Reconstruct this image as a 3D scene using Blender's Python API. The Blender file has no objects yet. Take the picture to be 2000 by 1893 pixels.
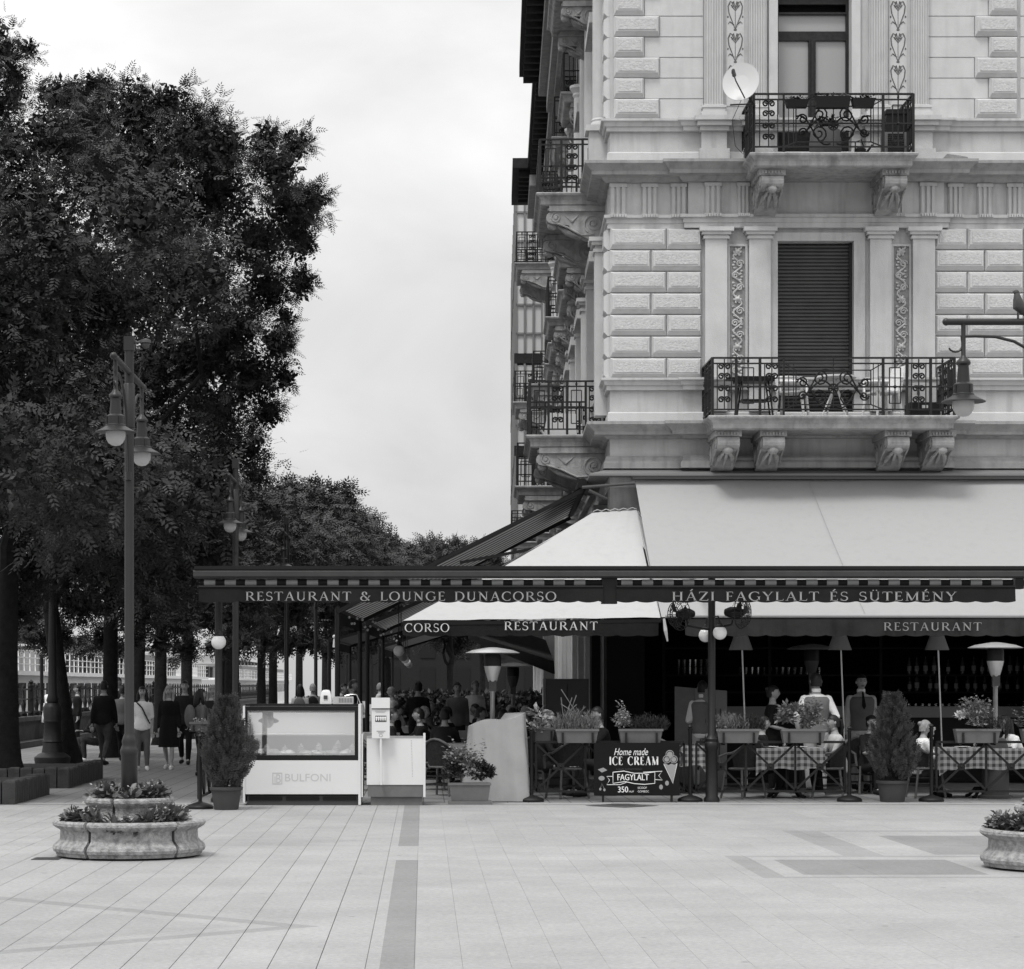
import bpy, math, random
import numpy as np
from mathutils import Vector, Matrix
R = math.radians
PI = math.pi
rnd = random.Random(7)
scene = bpy.context.scene
COL = scene.collection

# ------------------------------------------------------------------ camera
FPX, CX, CY, CH = 4500.0, 827.0, 1337.0, 1.68      # focal length and principal point in photo pixels, eye height
cam_d = bpy.data.cameras.new('camera')
cam = bpy.data.objects.new('camera', cam_d)
COL.objects.link(cam)
cam.location = (0, 0, CH)
cam.rotation_euler = (PI / 2, 0, 0)
cam_d.sensor_width = 36
cam_d.lens = 36 * FPX / 2000
cam_d.shift_x = (1000 - CX) / 2000
cam_d.shift_y = (CY - 946.5) / 2000
cam_d.clip_start = 0.5
cam_d.clip_end = 5000
scene.camera = cam

# ------------------------------------------------------------------ world (overcast sky)
SUN_EL, SUN_AZ = R(62), R(212)       # azimuth clockwise from +Y: behind and left of the camera
world = bpy.data.worlds.new('World')
scene.world = world
world.use_nodes = True
nt = world.node_tree
nt.nodes.clear()
N = nt.nodes.new
L = nt.links.new
out = N('ShaderNodeOutputWorld'); bg = N('ShaderNodeBackground')
sky = N('ShaderNodeTexSky'); sky.sky_type = 'NISHITA'; sky.sun_disc = False
sky.sun_elevation = SUN_EL; sky.sun_rotation = SUN_AZ
bw = N('ShaderNodeRGBToBW'); L(sky.outputs[0], bw.inputs[0])
tc = N('ShaderNodeTexCoord'); sep = N('ShaderNodeSeparateXYZ'); L(tc.outputs['Generated'], sep.inputs[0])
def wm(op, a, b=None, clamp=False):
    n = N('ShaderNodeMath'); n.operation = op; n.use_clamp = clamp
    for i, v in enumerate((a, b)):
        if v is None: continue
        if isinstance(v, (int, float)): n.inputs[i].default_value = v
        else: L(v, n.inputs[i])
    return n.outputs[0]
zc = wm('MAXIMUM', sep.outputs[2], 0.0)
cie = wm('DIVIDE', wm('ADD', 1.0, wm('MULTIPLY', zc, 2.0)), 3.0)
mp = N('ShaderNodeMapping'); mp.inputs['Scale'].default_value = (1.0, 1.0, 1.7)
L(tc.outputs['Generated'], mp.inputs[0])
n1 = N('ShaderNodeTexNoise'); n1.inputs['Scale'].default_value = 6; n1.inputs['Detail'].default_value = 7
n1.inputs['Roughness'].default_value = 0.5; n1.inputs['Distortion'].default_value = 0.4
L(mp.outputs[0], n1.inputs[0])
cloud = wm('ADD', 0.55, wm('MULTIPLY', n1.outputs[0], 0.90))
over = wm('MULTIPLY', wm('MULTIPLY', cie, cloud), 15.1)        # x strength 0.1
mixv = wm('ADD', wm('MULTIPLY', over, 0.92), wm('MULTIPLY', wm('MINIMUM', bw.outputs[0], 12.0), 0.08))
L(mixv, bg.inputs[0]); bg.inputs[1].default_value = 0.1
L(bg.outputs[0], out.inputs[0])

sun_d = bpy.data.lights.new('sun', 'SUN'); sun = bpy.data.objects.new('sun', sun_d); COL.objects.link(sun)
sun_d.energy = 1.5; sun_d.angle = R(14); sun_d.color = (1, 0.99, 0.98)
sv = Vector((math.sin(SUN_AZ) * math.cos(SUN_EL), math.cos(SUN_AZ) * math.cos(SUN_EL), math.sin(SUN_EL)))
sun.rotation_euler = sv.to_track_quat('Z', 'Y').to_euler()
sun.location = sv * 60
vs = scene.view_settings
scene.display_settings.display_device = 'sRGB'
vs.view_transform = 'Standard'; vs.look = 'None'; vs.gamma = 1.0; vs.exposure = 0.34
vs.use_curve_mapping = False
try:
    scene.cycles.max_bounces = 6; scene.cycles.diffuse_bounces = 2; scene.cycles.transparent_max_bounces = 16
except Exception: pass

# ------------------------------------------------------------------ helpers
def P(x, y, d): return Vector(((x - CX) * d / FPX, d, CH + (CY - y) * d / FPX))
def wx(x, d): return (x - CX) * d / FPX
def wz(y, d): return CH + (CY - y) * d / FPX

MATS = {}
def mat(name, v, rough=.75, var=0., scale=4., bump=0., bscale=40., spec=.3, metal=0., stretch=(1, 1, 1), streak=0., world_co=False, extra=None):
    m = bpy.data.materials.new(name); m.use_nodes = True
    t = m.node_tree; b = t.nodes['Principled BSDF']
    b.inputs['Base Color'].default_value = (v, v, v, 1)
    b.inputs['Roughness'].default_value = rough
    b.inputs['Metallic'].default_value = metal
    b.inputs['Specular IOR Level'].default_value = spec
    co = None
    if var or bump or streak:
        if world_co:
            g = t.nodes.new('ShaderNodeNewGeometry'); co = g.outputs['Position']
        else:
            g = t.nodes.new('ShaderNodeTexCoord'); co = g.outputs['Object']
    if var or streak:
        mpn = t.nodes.new('ShaderNodeMapping'); mpn.inputs['Scale'].default_value = stretch
        t.links.new(co, mpn.inputs[0])
        n = t.nodes.new('ShaderNodeTexNoise'); n.inputs['Scale'].default_value = scale; n.inputs['Detail'].default_value = 6
        n.inputs['Roughness'].default_value = .62
        t.links.new(mpn.outputs[0], n.inputs[0])
        r = t.nodes.new('ShaderNodeMapRange'); r.inputs[1].default_value = .3; r.inputs[2].default_value = .7
        r.inputs[3].default_value = v * (1 - var); r.inputs[4].default_value = v * (1 + var)
        t.links.new(n.outputs[0], r.inputs[0])
        val = r.outputs[0]
        if streak:
            mp2 = t.nodes.new('ShaderNodeMapping'); mp2.inputs['Scale'].default_value = (5, 5, .55)
            t.links.new(co, mp2.inputs[0])
            n2 = t.nodes.new('ShaderNodeTexNoise'); n2.inputs['Scale'].default_value = 1.6; n2.inputs['Detail'].default_value = 7
            t.links.new(mp2.outputs[0], n2.inputs[0])
            r2 = t.nodes.new('ShaderNodeMapRange'); r2.inputs[1].default_value = .5; r2.inputs[2].default_value = .72
            r2.inputs[3].default_value = 1; r2.inputs[4].default_value = 1 - streak
            t.links.new(n2.outputs[0], r2.inputs[0])
            mu = t.nodes.new('ShaderNodeMath'); mu.operation = 'MULTIPLY'
            t.links.new(val, mu.inputs[0]); t.links.new(r2.outputs[0], mu.inputs[1]); val = mu.outputs[0]
        t.links.new(val, b.inputs['Base Color'])
    if bump:
        nb = t.nodes.new('ShaderNodeTexNoise'); nb.inputs['Scale'].default_value = bscale; nb.inputs['Detail'].default_value = 5
        t.links.new(co, nb.inputs[0])
        bp = t.nodes.new('ShaderNodeBump'); bp.inputs['Strength'].default_value = bump; bp.inputs['Distance'].default_value = .02
        t.links.new(nb.outputs[0], bp.inputs['Height']); t.links.new(bp.outputs[0], b.inputs['Normal'])
    if extra: extra(m, t, b)
    MATS[name] = m
    return m

def mnode(t, op, a, b=None, clamp=False):
    n = t.nodes.new('ShaderNodeMath'); n.operation = op; n.use_clamp = clamp
    for i, v in enumerate((a, b)):
        if v is None: continue
        if isinstance(v, (int, float)): n.inputs[i].default_value = v
        else: t.links.new(v, n.inputs[i])
    return n.outputs[0]

class MB:
    def __init__(s, T=None): s.v = []; s.f = []; s.mi = []; s.T = T; s.m = 0
    def add(s, vs, fs):
        o = len(s.v)
        if s.T is not None: vs = [s.T @ Vector(p) for p in vs]
        s.v.extend([tuple(p) for p in vs]); s.f.extend([tuple(i + o for i in f) for f in fs]); s.mi.extend([s.m] * len(fs))
    def bx(s, x0, x1, y0, y1, z0, z1):
        s.add([(x0, y0, z0), (x1, y0, z0), (x1, y1, z0), (x0, y1, z0), (x0, y0, z1), (x1, y0, z1), (x1, y1, z1), (x0, y1, z1)],
              [(0, 3, 2, 1), (4, 5, 6, 7), (0, 1, 5, 4), (1, 2, 6, 5), (2, 3, 7, 6), (3, 0, 4, 7)])
    def box(s, c, sz, rot=None):
        hx, hy, hz = sz[0] / 2, sz[1] / 2, sz[2] / 2
        pts = [Vector((a * hx, b * hy, d * hz)) for d in (-1, 1) for a, b in ((-1, -1), (1, -1), (1, 1), (-1, 1))]
        if rot is not None: pts = [rot @ p for p in pts]
        s.add([p + Vector(c) for p in pts], [(0, 3, 2, 1), (4, 5, 6, 7), (0, 1, 5, 4), (1, 2, 6, 5), (2, 3, 7, 6), (3, 0, 4, 7)])
    def bar(s, a, b, w, h=None):
        a = Vector(a); b = Vector(b); d = b - a; h = h or w
        q = d.to_track_quat('X', 'Z').to_matrix()
        s.box((a + b) / 2, (d.length, w, h), q)
    def poly(s, pts): s.add(pts, [tuple(range(len(pts)))])
    def prism(s, pts, ext):
        n = len(pts); ext = Vector(ext)
        vs = [Vector(p) for p in pts] + [Vector(p) + ext for p in pts]
        s.add(vs, [tuple(range(n))[::-1], tuple(range(n, 2 * n))] + [(i, (i + 1) % n, n + (i + 1) % n, n + i) for i in range(n)])
    def frus(s, x0, x1, z0, z1, yb, out, bev, low=None):       # raised bevelled block on a wall that faces -y
        y1 = yb - out
        b = bev; lo = b if low is None else low
        s.add([(x0, yb, z0), (x1, yb, z0), (x1, yb, z1), (x0, yb, z1),
               (x0, yb - out * .35, z0), (x1, yb - out * .35, z0), (x1, yb - out * .35, z1), (x0, yb - out * .35, z1),
               (x0 + b, y1, z0 + lo), (x1 - b, y1, z0 + lo), (x1 - b, y1, z1 - b), (x0 + b, y1, z1 - b)],
              [(0, 1, 5, 4), (1, 2, 6, 5), (2, 3, 7, 6), (3, 0, 4, 7), (4, 5, 9, 8), (5, 6, 10, 9), (6, 7, 11, 10), (7, 4, 8, 11), (8, 9, 10, 11), (3, 2, 1, 0)])
    def tube(s, pts, r, n=8, cap=True):
        pts = [Vector(p) for p in pts]; k = len(pts)
        rs = r if isinstance(r, (list, tuple)) else [r] * k
        tan = []
        for i in range(k):
            a = pts[max(0, i - 1)]; b = pts[min(k - 1, i + 1)]
            d = b - a
            tan.append(d.normalized() if d.length > 1e-9 else Vector((0, 0, 1)))
        ref = Vector((0, 0, 1)) if abs(tan[0].z) < .9 else Vector((1, 0, 0))
        u = tan[0].cross(ref).normalized(); vs = []
        for i in range(k):
            u = u - tan[i] * u.dot(tan[i])
            if u.length < 1e-6: u = tan[i].orthogonal()
            u.normalize(); w = tan[i].cross(u)
            for j in range(n):
                a = 2 * PI * j / n
                vs.append(pts[i] + (u * math.cos(a) + w * math.sin(a)) * rs[i])
        fs = [(i * n + j, i * n + (j + 1) % n, (i + 1) * n + (j + 1) % n, (i + 1) * n + j) for i in range(k - 1) for j in range(n)]
        if cap: fs += [tuple(range(n))[::-1], tuple(range((k - 1) * n, k * n))]
        s.add(vs, fs)
    def lathe(s, prof, n=24, c=(0, 0, 0), a0=0., a1=2 * PI, flat=None):
        full = abs(a1 - a0 - 2 * PI) < 1e-6; m = n if full else n + 1; vs = []
        for r, z in prof:
            for j in range(m):
                a = a0 + (a1 - a0) * j / n
                vs.append((c[0] + r * math.cos(a), c[1] + r * math.sin(a), c[2] + z))
        fs = []
        for i in range(len(prof) - 1):
            for j in range(n):
                k = (j + 1) % m
                fs.append((i * m + j, i * m + k, (i + 1) * m + k, (i + 1) * m + j))
        if full and prof[0][0] > 1e-6: fs.append(tuple(range(m))[::-1])
        if full and prof[-1][0] > 1e-6: fs.append(tuple(range((len(prof) - 1) * m, len(prof) * m)))
        s.add(vs, fs)
    def sph(s, c, r, nu=12, nv=8, rot=None, z0=-1.):
        rr = r if isinstance(r, (list, tuple)) else (r, r, r); vs = []
        for i in range(nv + 1):
            t = -PI / 2 + PI * i / nv
            for j in range(nu):
                a = 2 * PI * j / nu
                p = Vector((rr[0] * math.cos(t) * math.cos(a), rr[1] * math.cos(t) * math.sin(a), rr[2] * max(z0, math.sin(t))))
                if rot is not None: p = rot @ p
                vs.append(p + Vector(c))
        s.add(vs, [(i * nu + j, i * nu + (j + 1) % nu, (i + 1) * nu + (j + 1) % nu, (i + 1) * nu + j) for i in range(nv) for j in range(nu)])
    def sweep(s, path, prof, cap=True):              # moulding: prof is (out, z) closed polygon, path in plan, outward = right of travel
        k = len(path); n = len(prof); vs = []
        dirs = [(Vector(path[i + 1]) - Vector(path[i])).normalized() for i in range(k - 1)]
        for i in range(k):
            d0 = dirs[max(0, i - 1)]; d1 = dirs[min(k - 2, i)]
            n0 = Vector((d0.y, -d0.x)); n1_ = Vector((d1.y, -d1.x))
            m = n0 + n1_; m = m / max(.2, m.dot(n0)) if m.length > 1e-6 else n0
            for o, z in prof: vs.append((path[i][0] + m.x * o, path[i][1] + m.y * o, z))
        fs = [(i * n + j, i * n + (j + 1) % n, (i + 1) * n + (j + 1) % n, (i + 1) * n + j) for i in range(k - 1) for j in range(n)]
        if cap: fs += [tuple(range(n))[::-1], tuple(range((k - 1) * n, k * n))]
        s.add(vs, fs)
    def build(s, name, m, parent=None, loc=None, smooth=False, world=True, ang=40):
        me = bpy.data.meshes.new(name)
        if parent is not None: o = Vector(parent.get('_o', (0, 0, 0))) if world else Vector((0, 0, 0))
        else: o = Vector(loc) if loc is not None else Vector((0, 0, 0))
        me.from_pydata([(p[0] - o.x, p[1] - o.y, p[2] - o.z) for p in s.v], [], s.f)
        for mm in (m if isinstance(m, (list, tuple)) else [m]): me.materials.append(mm)
        if isinstance(m, (list, tuple)): me.polygons.foreach_set('material_index', s.mi)
        if smooth:
            me.polygons.foreach_set('use_smooth', [True] * len(me.polygons))
            try: me.set_sharp_from_angle(angle=R(ang))
            except Exception: pass
        me.update()
        return link(name, me, parent, loc, o if parent is not None else None)

def islands(mb):
    par = list(range(len(mb.v)))
    def fd(i):
        while par[i] != i: par[i] = par[par[i]]; i = par[i]
        return i
    for f in mb.f:
        r = fd(f[0])
        for i in f[1:]: par[fd(i)] = r
    g = {}
    for k, f in enumerate(mb.f): g.setdefault(fd(f[0]), []).append(k)
    out = []
    for ks in g.values():
        q = MB(); ix = {}
        for k in ks:
            for i in mb.f[k]:
                if i not in ix: ix[i] = len(q.v); q.v.append(mb.v[i])
            q.f.append(tuple(ix[i] for i in mb.f[k])); q.mi.append(mb.mi[k])
        out.append(q)
    return out
def pieces(mb, name, m, parent, **k):            # every loose piece becomes an object of its own
    return [q.build(name, m, parent, **k) for q in islands(mb)]
ORIG = []
def link(name, me, parent=None, loc=None, o=None):
    ob = bpy.data.objects.new(name, me); COL.objects.link(ob)
    if parent is not None:
        ob.parent = parent
        if '_o' in parent: ob['_o'] = parent['_o']; ORIG.append(ob)
    elif loc is not None: ob.location = loc
    return ob
def tag(o, label=None, cat=None, group=None, kind=None):
    if label: o['label'] = label
    if cat: o['category'] = cat
    if group: o['group'] = group
    if kind: o['kind'] = kind
    return o
def thing(name, label, cat, loc=(0, 0, 0), rz=0., group=None):
    o = bpy.data.objects.new(name, None); COL.objects.link(o)
    o.location = loc; o.rotation_euler = (0, 0, rz); o.empty_display_size = .2
    o['_o'] = [float(c) for c in loc]; ORIG.append(o)
    return tag(o, label, cat, group)
def kids(o): return [c for c in o.children]
def copy_tree(o, loc=None, rz=None, label=None, parent=None, scale=None):
    c = o.copy(); COL.objects.link(c)
    if parent is not None: c.parent = parent
    if loc is not None: c.location = loc
    if rz is not None: c.rotation_euler = (0, 0, rz)
    if scale is not None: c.scale = (scale, scale, scale) if isinstance(scale, (int, float)) else scale
    if label: c['label'] = label
    for ch in kids(o): copy_tree(ch, parent=c)
    return c

def arcpts(cx, cy, rx, ry, a0, a1, n=12):
    return [(cx + rx * math.cos(R(a0 + (a1 - a0) * i / n)), cy + ry * math.sin(R(a0 + (a1 - a0) * i / n))) for i in range(n + 1)]
def spiral(cx, cy, r0, r1, a0, turns, n=26):
    return [(cx + (r0 + (r1 - r0) * i / n) * math.cos(a0 + turns * 2 * PI * i / n), cy + (r0 + (r1 - r0) * i / n) * math.sin(a0 + turns * 2 * PI * i / n)) for i in range(n + 1)]

# ------------------------------------------------------------------ lettering
TK, TN = .125, .055
def _stem(x, y0=0, y1=1, w=TK): return ('s', [(x, y0), (x, y1)], [w, w])
def _ser(x, y, l=.11): return ('s', [(x - l, y), (x + l, y)], [.035, .035])
def _ln(a, b, w=TN): return ('s', [a, b], [w, w])
def _arc(cx, cy, rx, ry, a0, a1, n=14, th=TK, tn=TN):
    p = arcpts(cx, cy, rx, ry, a0, a1, n)
    return ('s', p, [tn + (th - tn) * abs(math.cos(R(a0 + (a1 - a0) * i / n))) ** 1.3 for i in range(n + 1)])
GL = {
 'I': (.36, [_stem(.18), _ser(.18, .02), _ser(.18, .98)]),
 'L': (.62, [_stem(.17), _ser(.17, .98), _ln((.06, .025), (.56, .025)), _ln((.56, 0), (.6, .2), .04)]),
 'E': (.64, [_stem(.17), _ln((.06, .025), (.54, .025)), _ln((.06, .975), (.52, .975)), _ln((.17, .52), (.44, .52)), _ln((.55, 0), (.59, .2), .04), _ln((.51, 1), (.53, .82), .04), _ln((.44, .44), (.44, .6), .035)]),
 'F': (.58, [_stem(.17), _ser(.17, .02), _ln((.06, .975), (.52, .975)), _ln((.17, .5), (.44, .5)), _ln((.51, 1), (.53, .8), .04), _ln((.44, .42), (.44, .58), .035)]),
 'T': (.72, [_stem(.36), _ser(.36, .02), _ln((.04, .975), (.68, .975)), _ln((.05, 1), (.03, .8), .04), _ln((.67, 1), (.69, .8), .04)]),
 'H': (.86, [_stem(.18), _stem(.68), _ser(.18, .02), _ser(.68, .02), _ser(.18, .98), _ser(.68, .98), _ln((.18, .52), (.68, .52))]),
 'N': (.88, [_stem(.18, w=TN), _stem(.7, w=TN), _ln((.14, .98), (.72, .03), TK), _ser(.18, .02), _ser(.12, .98, .08), _ser(.7, .98)]),
 'M': (1.04, [_stem(.17, w=TN), _stem(.86, w=TK), _ln((.16, .98), (.51, .04), TK), _ln((.51, .04), (.86, .98)), _ser(.17, .02), _ser(.86, .02), _ser(.13, .98, .07), _ser(.9, .98, .07)]),
 'A': (.82, [_ln((.12, 0), (.41, 1)), _ln((.41, 1), (.7, 0), TK), _ln((.22, .35), (.6, .35)), _ser(.12, .02, .1), _ser(.7, .02, .11)]),
 'Y': (.76, [_ln((.09, .98), (.38, .46), TK), _ln((.38, .46), (.66, .98)), _stem(.38, 0, .48), _ser(.38, .02), _ser(.1, .98, .1), _ser(.66, .98, .09)]),
 'Z': (.7, [_ln((.08, .975), (.62, .975)), _ln((.61, .98), (.1, .02), TK), _ln((.08, .025), (.64, .025)), _ln((.08, 1), (.06, .8), .04), _ln((.64, 0), (.67, .2), .04)]),
 'O': (.92, [_arc(.46, .5, .37, .49, 0, 360, 28)]),
 'C': (.8, [_arc(.46, .5, .37, .49, 48, 312, 22), _ln((.7, .98), (.72, .74), .045), _ln((.71, .17), (.73, .24), .04)]),
 'G': (.88, [_arc(.46, .5, .37, .49, 48, 320, 22), _ln((.71, .98), (.73, .74), .045), _stem(.74, .08, .45, .11), _ser(.72, .45, .12)]),
 'D': (.86, [_stem(.17), _ln((.06, .025), (.4, .025)), _ln((.06, .975), (.4, .975)), _arc(.38, .5, .38, .475, -90, 90, 16)]),
 'U': (.84, [_stem(.18, .3, 1), _stem(.66, .3, 1, TN), _arc(.42, .32, .24, .3, 180, 360, 14, TK, .06), _ser(.18, .98), _ser(.66, .98, .09)]),
 'R': (.8, [_stem(.17), _ser(.17, .02), _ln((.06, .975), (.38, .975)), _arc(.36, .74, .23, .235, -90, 90, 12), _ln((.17, .5), (.38, .5)), _ln((.38, .5), (.72, .02), TK), _ser(.74, .02, .07)]),
 'S': (.6, [_arc(.3, .74, .2, .235, 40, 270, 14, .07, .07), _arc(.3, .26, .22, .245, 90, -140, 14, .1, .07), _ln((.48, .98), (.49, .76), .04), _ln((.09, .02), (.08, .25), .04)]),
 '&': (.9, [_arc(.36, .78, .16, .2, -30, 250, 14), _ln((.27, .62), (.74, .02), TK), _arc(.34, .26, .26, .26, 75, 330, 14), _ln((.56, .16), (.76, .52), TN), _ser(.76, .54, .09)]),
 ' ': (.5, []),
}
ACC = {'Á': ('A', .41), 'É': ('E', .32), 'Ü': ('U', .42)}
def serif(mb, text, x0, x1, z0, h, y, dz=0., wt=1.):
    tot = sum(GL[ACC.get(c, (c,))[0]][0] + .1 for c in text) - .1
    sx = (x1 - x0) / tot; cur = 0.
    def put(strokes, ox):
        for _, pts, ws in strokes:
            n = len(pts); vs = []
            for i in range(n):
                a = pts[max(0, i - 1)]; b = pts[min(n - 1, i + 1)]
                dx, dy = b[0] - a[0], b[1] - a[1]; l = math.hypot(dx, dy) or 1
                g_ = ws[i] * (wt if ws[i] > .1 else 1.); nx, ny = -dy / l * g_ / 2, dx / l * g_ / 2
                for sgn in (1, -1):
                    gx, gy = pts[i][0] + sgn * nx, pts[i][1] + sgn * ny
                    X = x0 + (ox + gx) * sx
                    vs.append((X, y, z0 + gy * h + dz * (X - x0) / (x1 - x0)))
            mb.add(vs, [(2 * i, 2 * i + 1, 2 * i + 3, 2 * i + 2) for i in range(n - 1)])
    for c in text:
        g = ACC.get(c, (c, None)); w, st = GL[g[0]]
        put(st, cur)
        if c in 'ÁÉ': put([_ln((g[1] - .06, 1.08), (g[1] + .1, 1.28), .09)], cur)
        if c == 'Ü': put([_ln((.27, 1.16), (.36, 1.16), .1), _ln((.5, 1.16), (.59, 1.16), .1)], cur)
        cur += w + .1
def fonttext(mb, text, x0, x1, z0, z1, y, shear=0., T=None):
    cu = bpy.data.curves.new('lettering', 'FONT'); cu.body = text; cu.resolution_u = 3; cu.shear = shear
    ob = bpy.data.objects.new('lettering', cu)
    me = bpy.data.meshes.new_from_object(ob)
    vs = [v.co.copy() for v in me.vertices]; fs = [tuple(p.vertices) for p in me.polygons]
    bpy.data.objects.remove(ob); bpy.data.curves.remove(cu); bpy.data.meshes.remove(me)
    if not vs: return
    ax0 = min(v.x for v in vs); ax1 = max(v.x for v in vs); az0 = min(v.y for v in vs); az1 = max(v.y for v in vs)
    mb.add([(x0 + (v.x - ax0) / (ax1 - ax0) * (x1 - x0), y, z0 + (v.y - az0) / (az1 - az0) * (z1 - z0)) for v in vs], fs)

# ------------------------------------------------------------------ materials
M = {}
M['plaster'] = mat('plaster', .52, .85, .10, 2.2, .3, 60, streak=.20, world_co=True)
M['plaster2'] = mat('plaster_pale', .57, .85, .07, 3.0, .25, 60, streak=.09, world_co=True)
M['stone_rough'] = mat('rough_stucco', .545, .9, .13, 24, .8, 34, world_co=True)
M['cornice'] = mat('cornice_stone', .33, .85, .15, 3.5, .35, 50, streak=.26, world_co=True)
M['slabst'] = mat('balcony_stone', .34, .85, .26, 5, .5, 45, streak=.34, world_co=True)
M['relief'] = mat('relief_plaster', .50, .85, .25, 14, .3, 60, world_co=True)
M['relief_panel'] = mat('relief_panel', .27, .85, .2, 14, world_co=True)
M['relief_dark'] = mat('relief_dark', .13, .85, .2, 14, world_co=True)
M['brick'] = mat('bare_brick', .28, .9, .2, 12, .5, 50, world_co=True)
M['iron'] = mat('black_iron', .0070, .5, .3, 12, spec=.4)
M['lampmetal'] = mat('lamp_paint', .014, .42, .12, 8, spec=.45)
M['lampmetal_dark'] = mat('lamp_paint_dark', .0101, .42, .12, 8, spec=.45)
M['milk'] = mat('milk_glass', .42, .25, spec=.5)
M['globe'] = mat('globe_glass', .80, .3, spec=.5)
M['dark'] = mat('dark_interior', .0086, .9)  # near-black colour stands in for the darkness indoors
M['dark2'] = mat('dark_wood', .0101, .7, .3, 6)
M['black'] = mat('black_paint', .0058, .5)
M['eave'] = mat('eave_wood', .0202, .8, .4, 6)
M['shutter'] = mat('roller_shutter', .0824, .5, .15, 3, spec=.3)
M['frame'] = mat('window_frame', .0180, .5, .5, 18)
M['pane'] = mat('window_pane', .34, .08, spec=.6)
M['glassbay'] = mat('bay_glass', .6, .06, spec=.7)
M['dish'] = mat('dish_white', .56, .4)
M['grey'] = mat('mid_grey', .2, .6)
M['canvas'] = mat('pale_canvas', .35, .9, .015, .7, .12, 3, streak=.04, world_co=True)
M['canvas_w'] = mat('white_canvas', .45, .9, .02, 2, .3, 5, streak=.05, world_co=True)
M['canvas_d'] = mat('dark_valance', .0107, .9, .2, 5, .3, 12, streak=.12, world_co=True)
M['canvas_m'] = mat('grey_valance', .0285, .9, .2, 5, .3, 12, streak=.35, world_co=True)
M['letter'] = mat('letter_print', .62, .9, .15, 5)
M['letter_dim'] = mat('letter_print_dim', .30, .9, .2, 5)
M['stripe'] = mat('stripe_pale', .24, .9, .1, 8)
M['white'] = mat('white_enamel', .68, .35, .02, 3, spec=.4)
M['white2'] = mat('white_plastic', .68, .5)
M['steel'] = mat('steel', .55, .28, .1, 8, metal=.9)
M['steel_d'] = mat('heater_alu', .62, .35, .08, 6, metal=.6)
M['greyp'] = mat('grey_panel', .0648, .6)
M['cover'] = mat('grey_cover', .33, .6, .06, 3, .5, 4, spec=.4)
M['pot'] = mat('grey_pot', .0539, .7, .12, 6)
M['boxp'] = mat('planter_plastic', .1440, .7, .1, 6)
M['soil'] = mat('soil', .0216, .95, .3, 20)
M['stonep'] = mat('planter_stone', .33, .9, .45, 16, .9, 70, streak=.35)
M['joint'] = mat('dark_joint', .06, .9)
M['block'] = mat('palisade_block', .0444, .9, .3, 6, .5, 40, world_co=True)
M['wallst'] = mat('quay_stone', .0864, .9, .3, 3, .4, 30, world_co=True)
M['bark'] = mat('bark', .0101, .95, .5, 7, 1.0, 12)
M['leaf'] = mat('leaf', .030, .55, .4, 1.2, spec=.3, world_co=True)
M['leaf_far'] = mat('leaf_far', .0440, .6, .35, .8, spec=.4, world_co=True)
M['thuja'] = mat('conifer_leaf', .062, .6, .35, 9, spec=.4, world_co=True)
M['herb'] = mat('herb_leaf', .20, .6, .3, 14, world_co=True)
M['herb_pale'] = mat('pale_leaf', .36, .6, .3, 20, world_co=True)
M['herb_dark'] = mat('dark_leaf', .0360, .5, .4, 10, world_co=True)
M['flower_leaf'] = mat('flower_leaf', .085, .45, .4, 14, spec=.5, world_co=True)
M['flower'] = mat('petal', .75, .6)
M['skin'] = mat('skin', .34, .55)
M['hair'] = mat('dark_hair', .0127, .5, .3, 30)
M['hair_l'] = mat('fair_hair', .28, .5, .3, 30)
M['hair_g'] = mat('grey_hair', .22, .6, .3, 30)
M['cl_black'] = mat('black_cloth', .0051, .9)
M['cl_dark'] = mat('dark_cloth', .0152, .9, .1, 10)
M['cl_mid'] = mat('grey_cloth', .12, .9, .1, 10)
M['cl_vest'] = mat('vest_cloth', .17, .9, .08, 10)
M['cl_lite'] = mat('light_cloth', .45, .9, .08, 6)
M['cl_white'] = mat('white_cloth', .78, .9, .03, 6)
M['cl_jean'] = mat('jeans', .0432, .9, .35, 9)
M['rattan'] = mat('rattan', .0216, .7, .5, 30)
M['rattan_l'] = mat('rattan_pale', .1080, .6, .3, 30)
M['cushion'] = mat('cushion', .6, .9)
M['plate'] = mat('china', .8, .3)
M['shade'] = mat('lampshade', .30, .9)
M['print_dark'] = mat('print_dark', .05, .6)
M['print_grey'] = mat('print_grey', .3, .6)
M['print_faint'] = mat('print_faint', .52, .5)
M['ship'] = mat('ship_white', .80, .5, .04, .3)
M['ship_dk'] = mat('ship_window', .05, .15, spec=.6)
M['water'] = mat('river_water', .10, .12, spec=.6, bump=.3, bscale=.6)
M['pigeon'] = mat('pigeon_feather', .05, .6, .3, 20)
M['manhole'] = mat('manhole_iron', .0720, .6, .3, 30)
M['sign'] = mat('sign_board', .0058, .7, .2, 6, spec=.2)
M['chalk'] = mat('sign_white', .78, .8)
M['chalk_g'] = mat('sign_grey', .30, .8)
M['chalk_d'] = mat('sign_faint', .07, .8)
M['bank'] = mat('far_bank', .08, .9, .3, .02)
M['bottle'] = mat('bottle_glass', .05, .15, spec=.6)
M['label'] = mat('bottle_label', .28, .7)
M['bulb'] = mat('bulb_glass', .8, .3)

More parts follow.
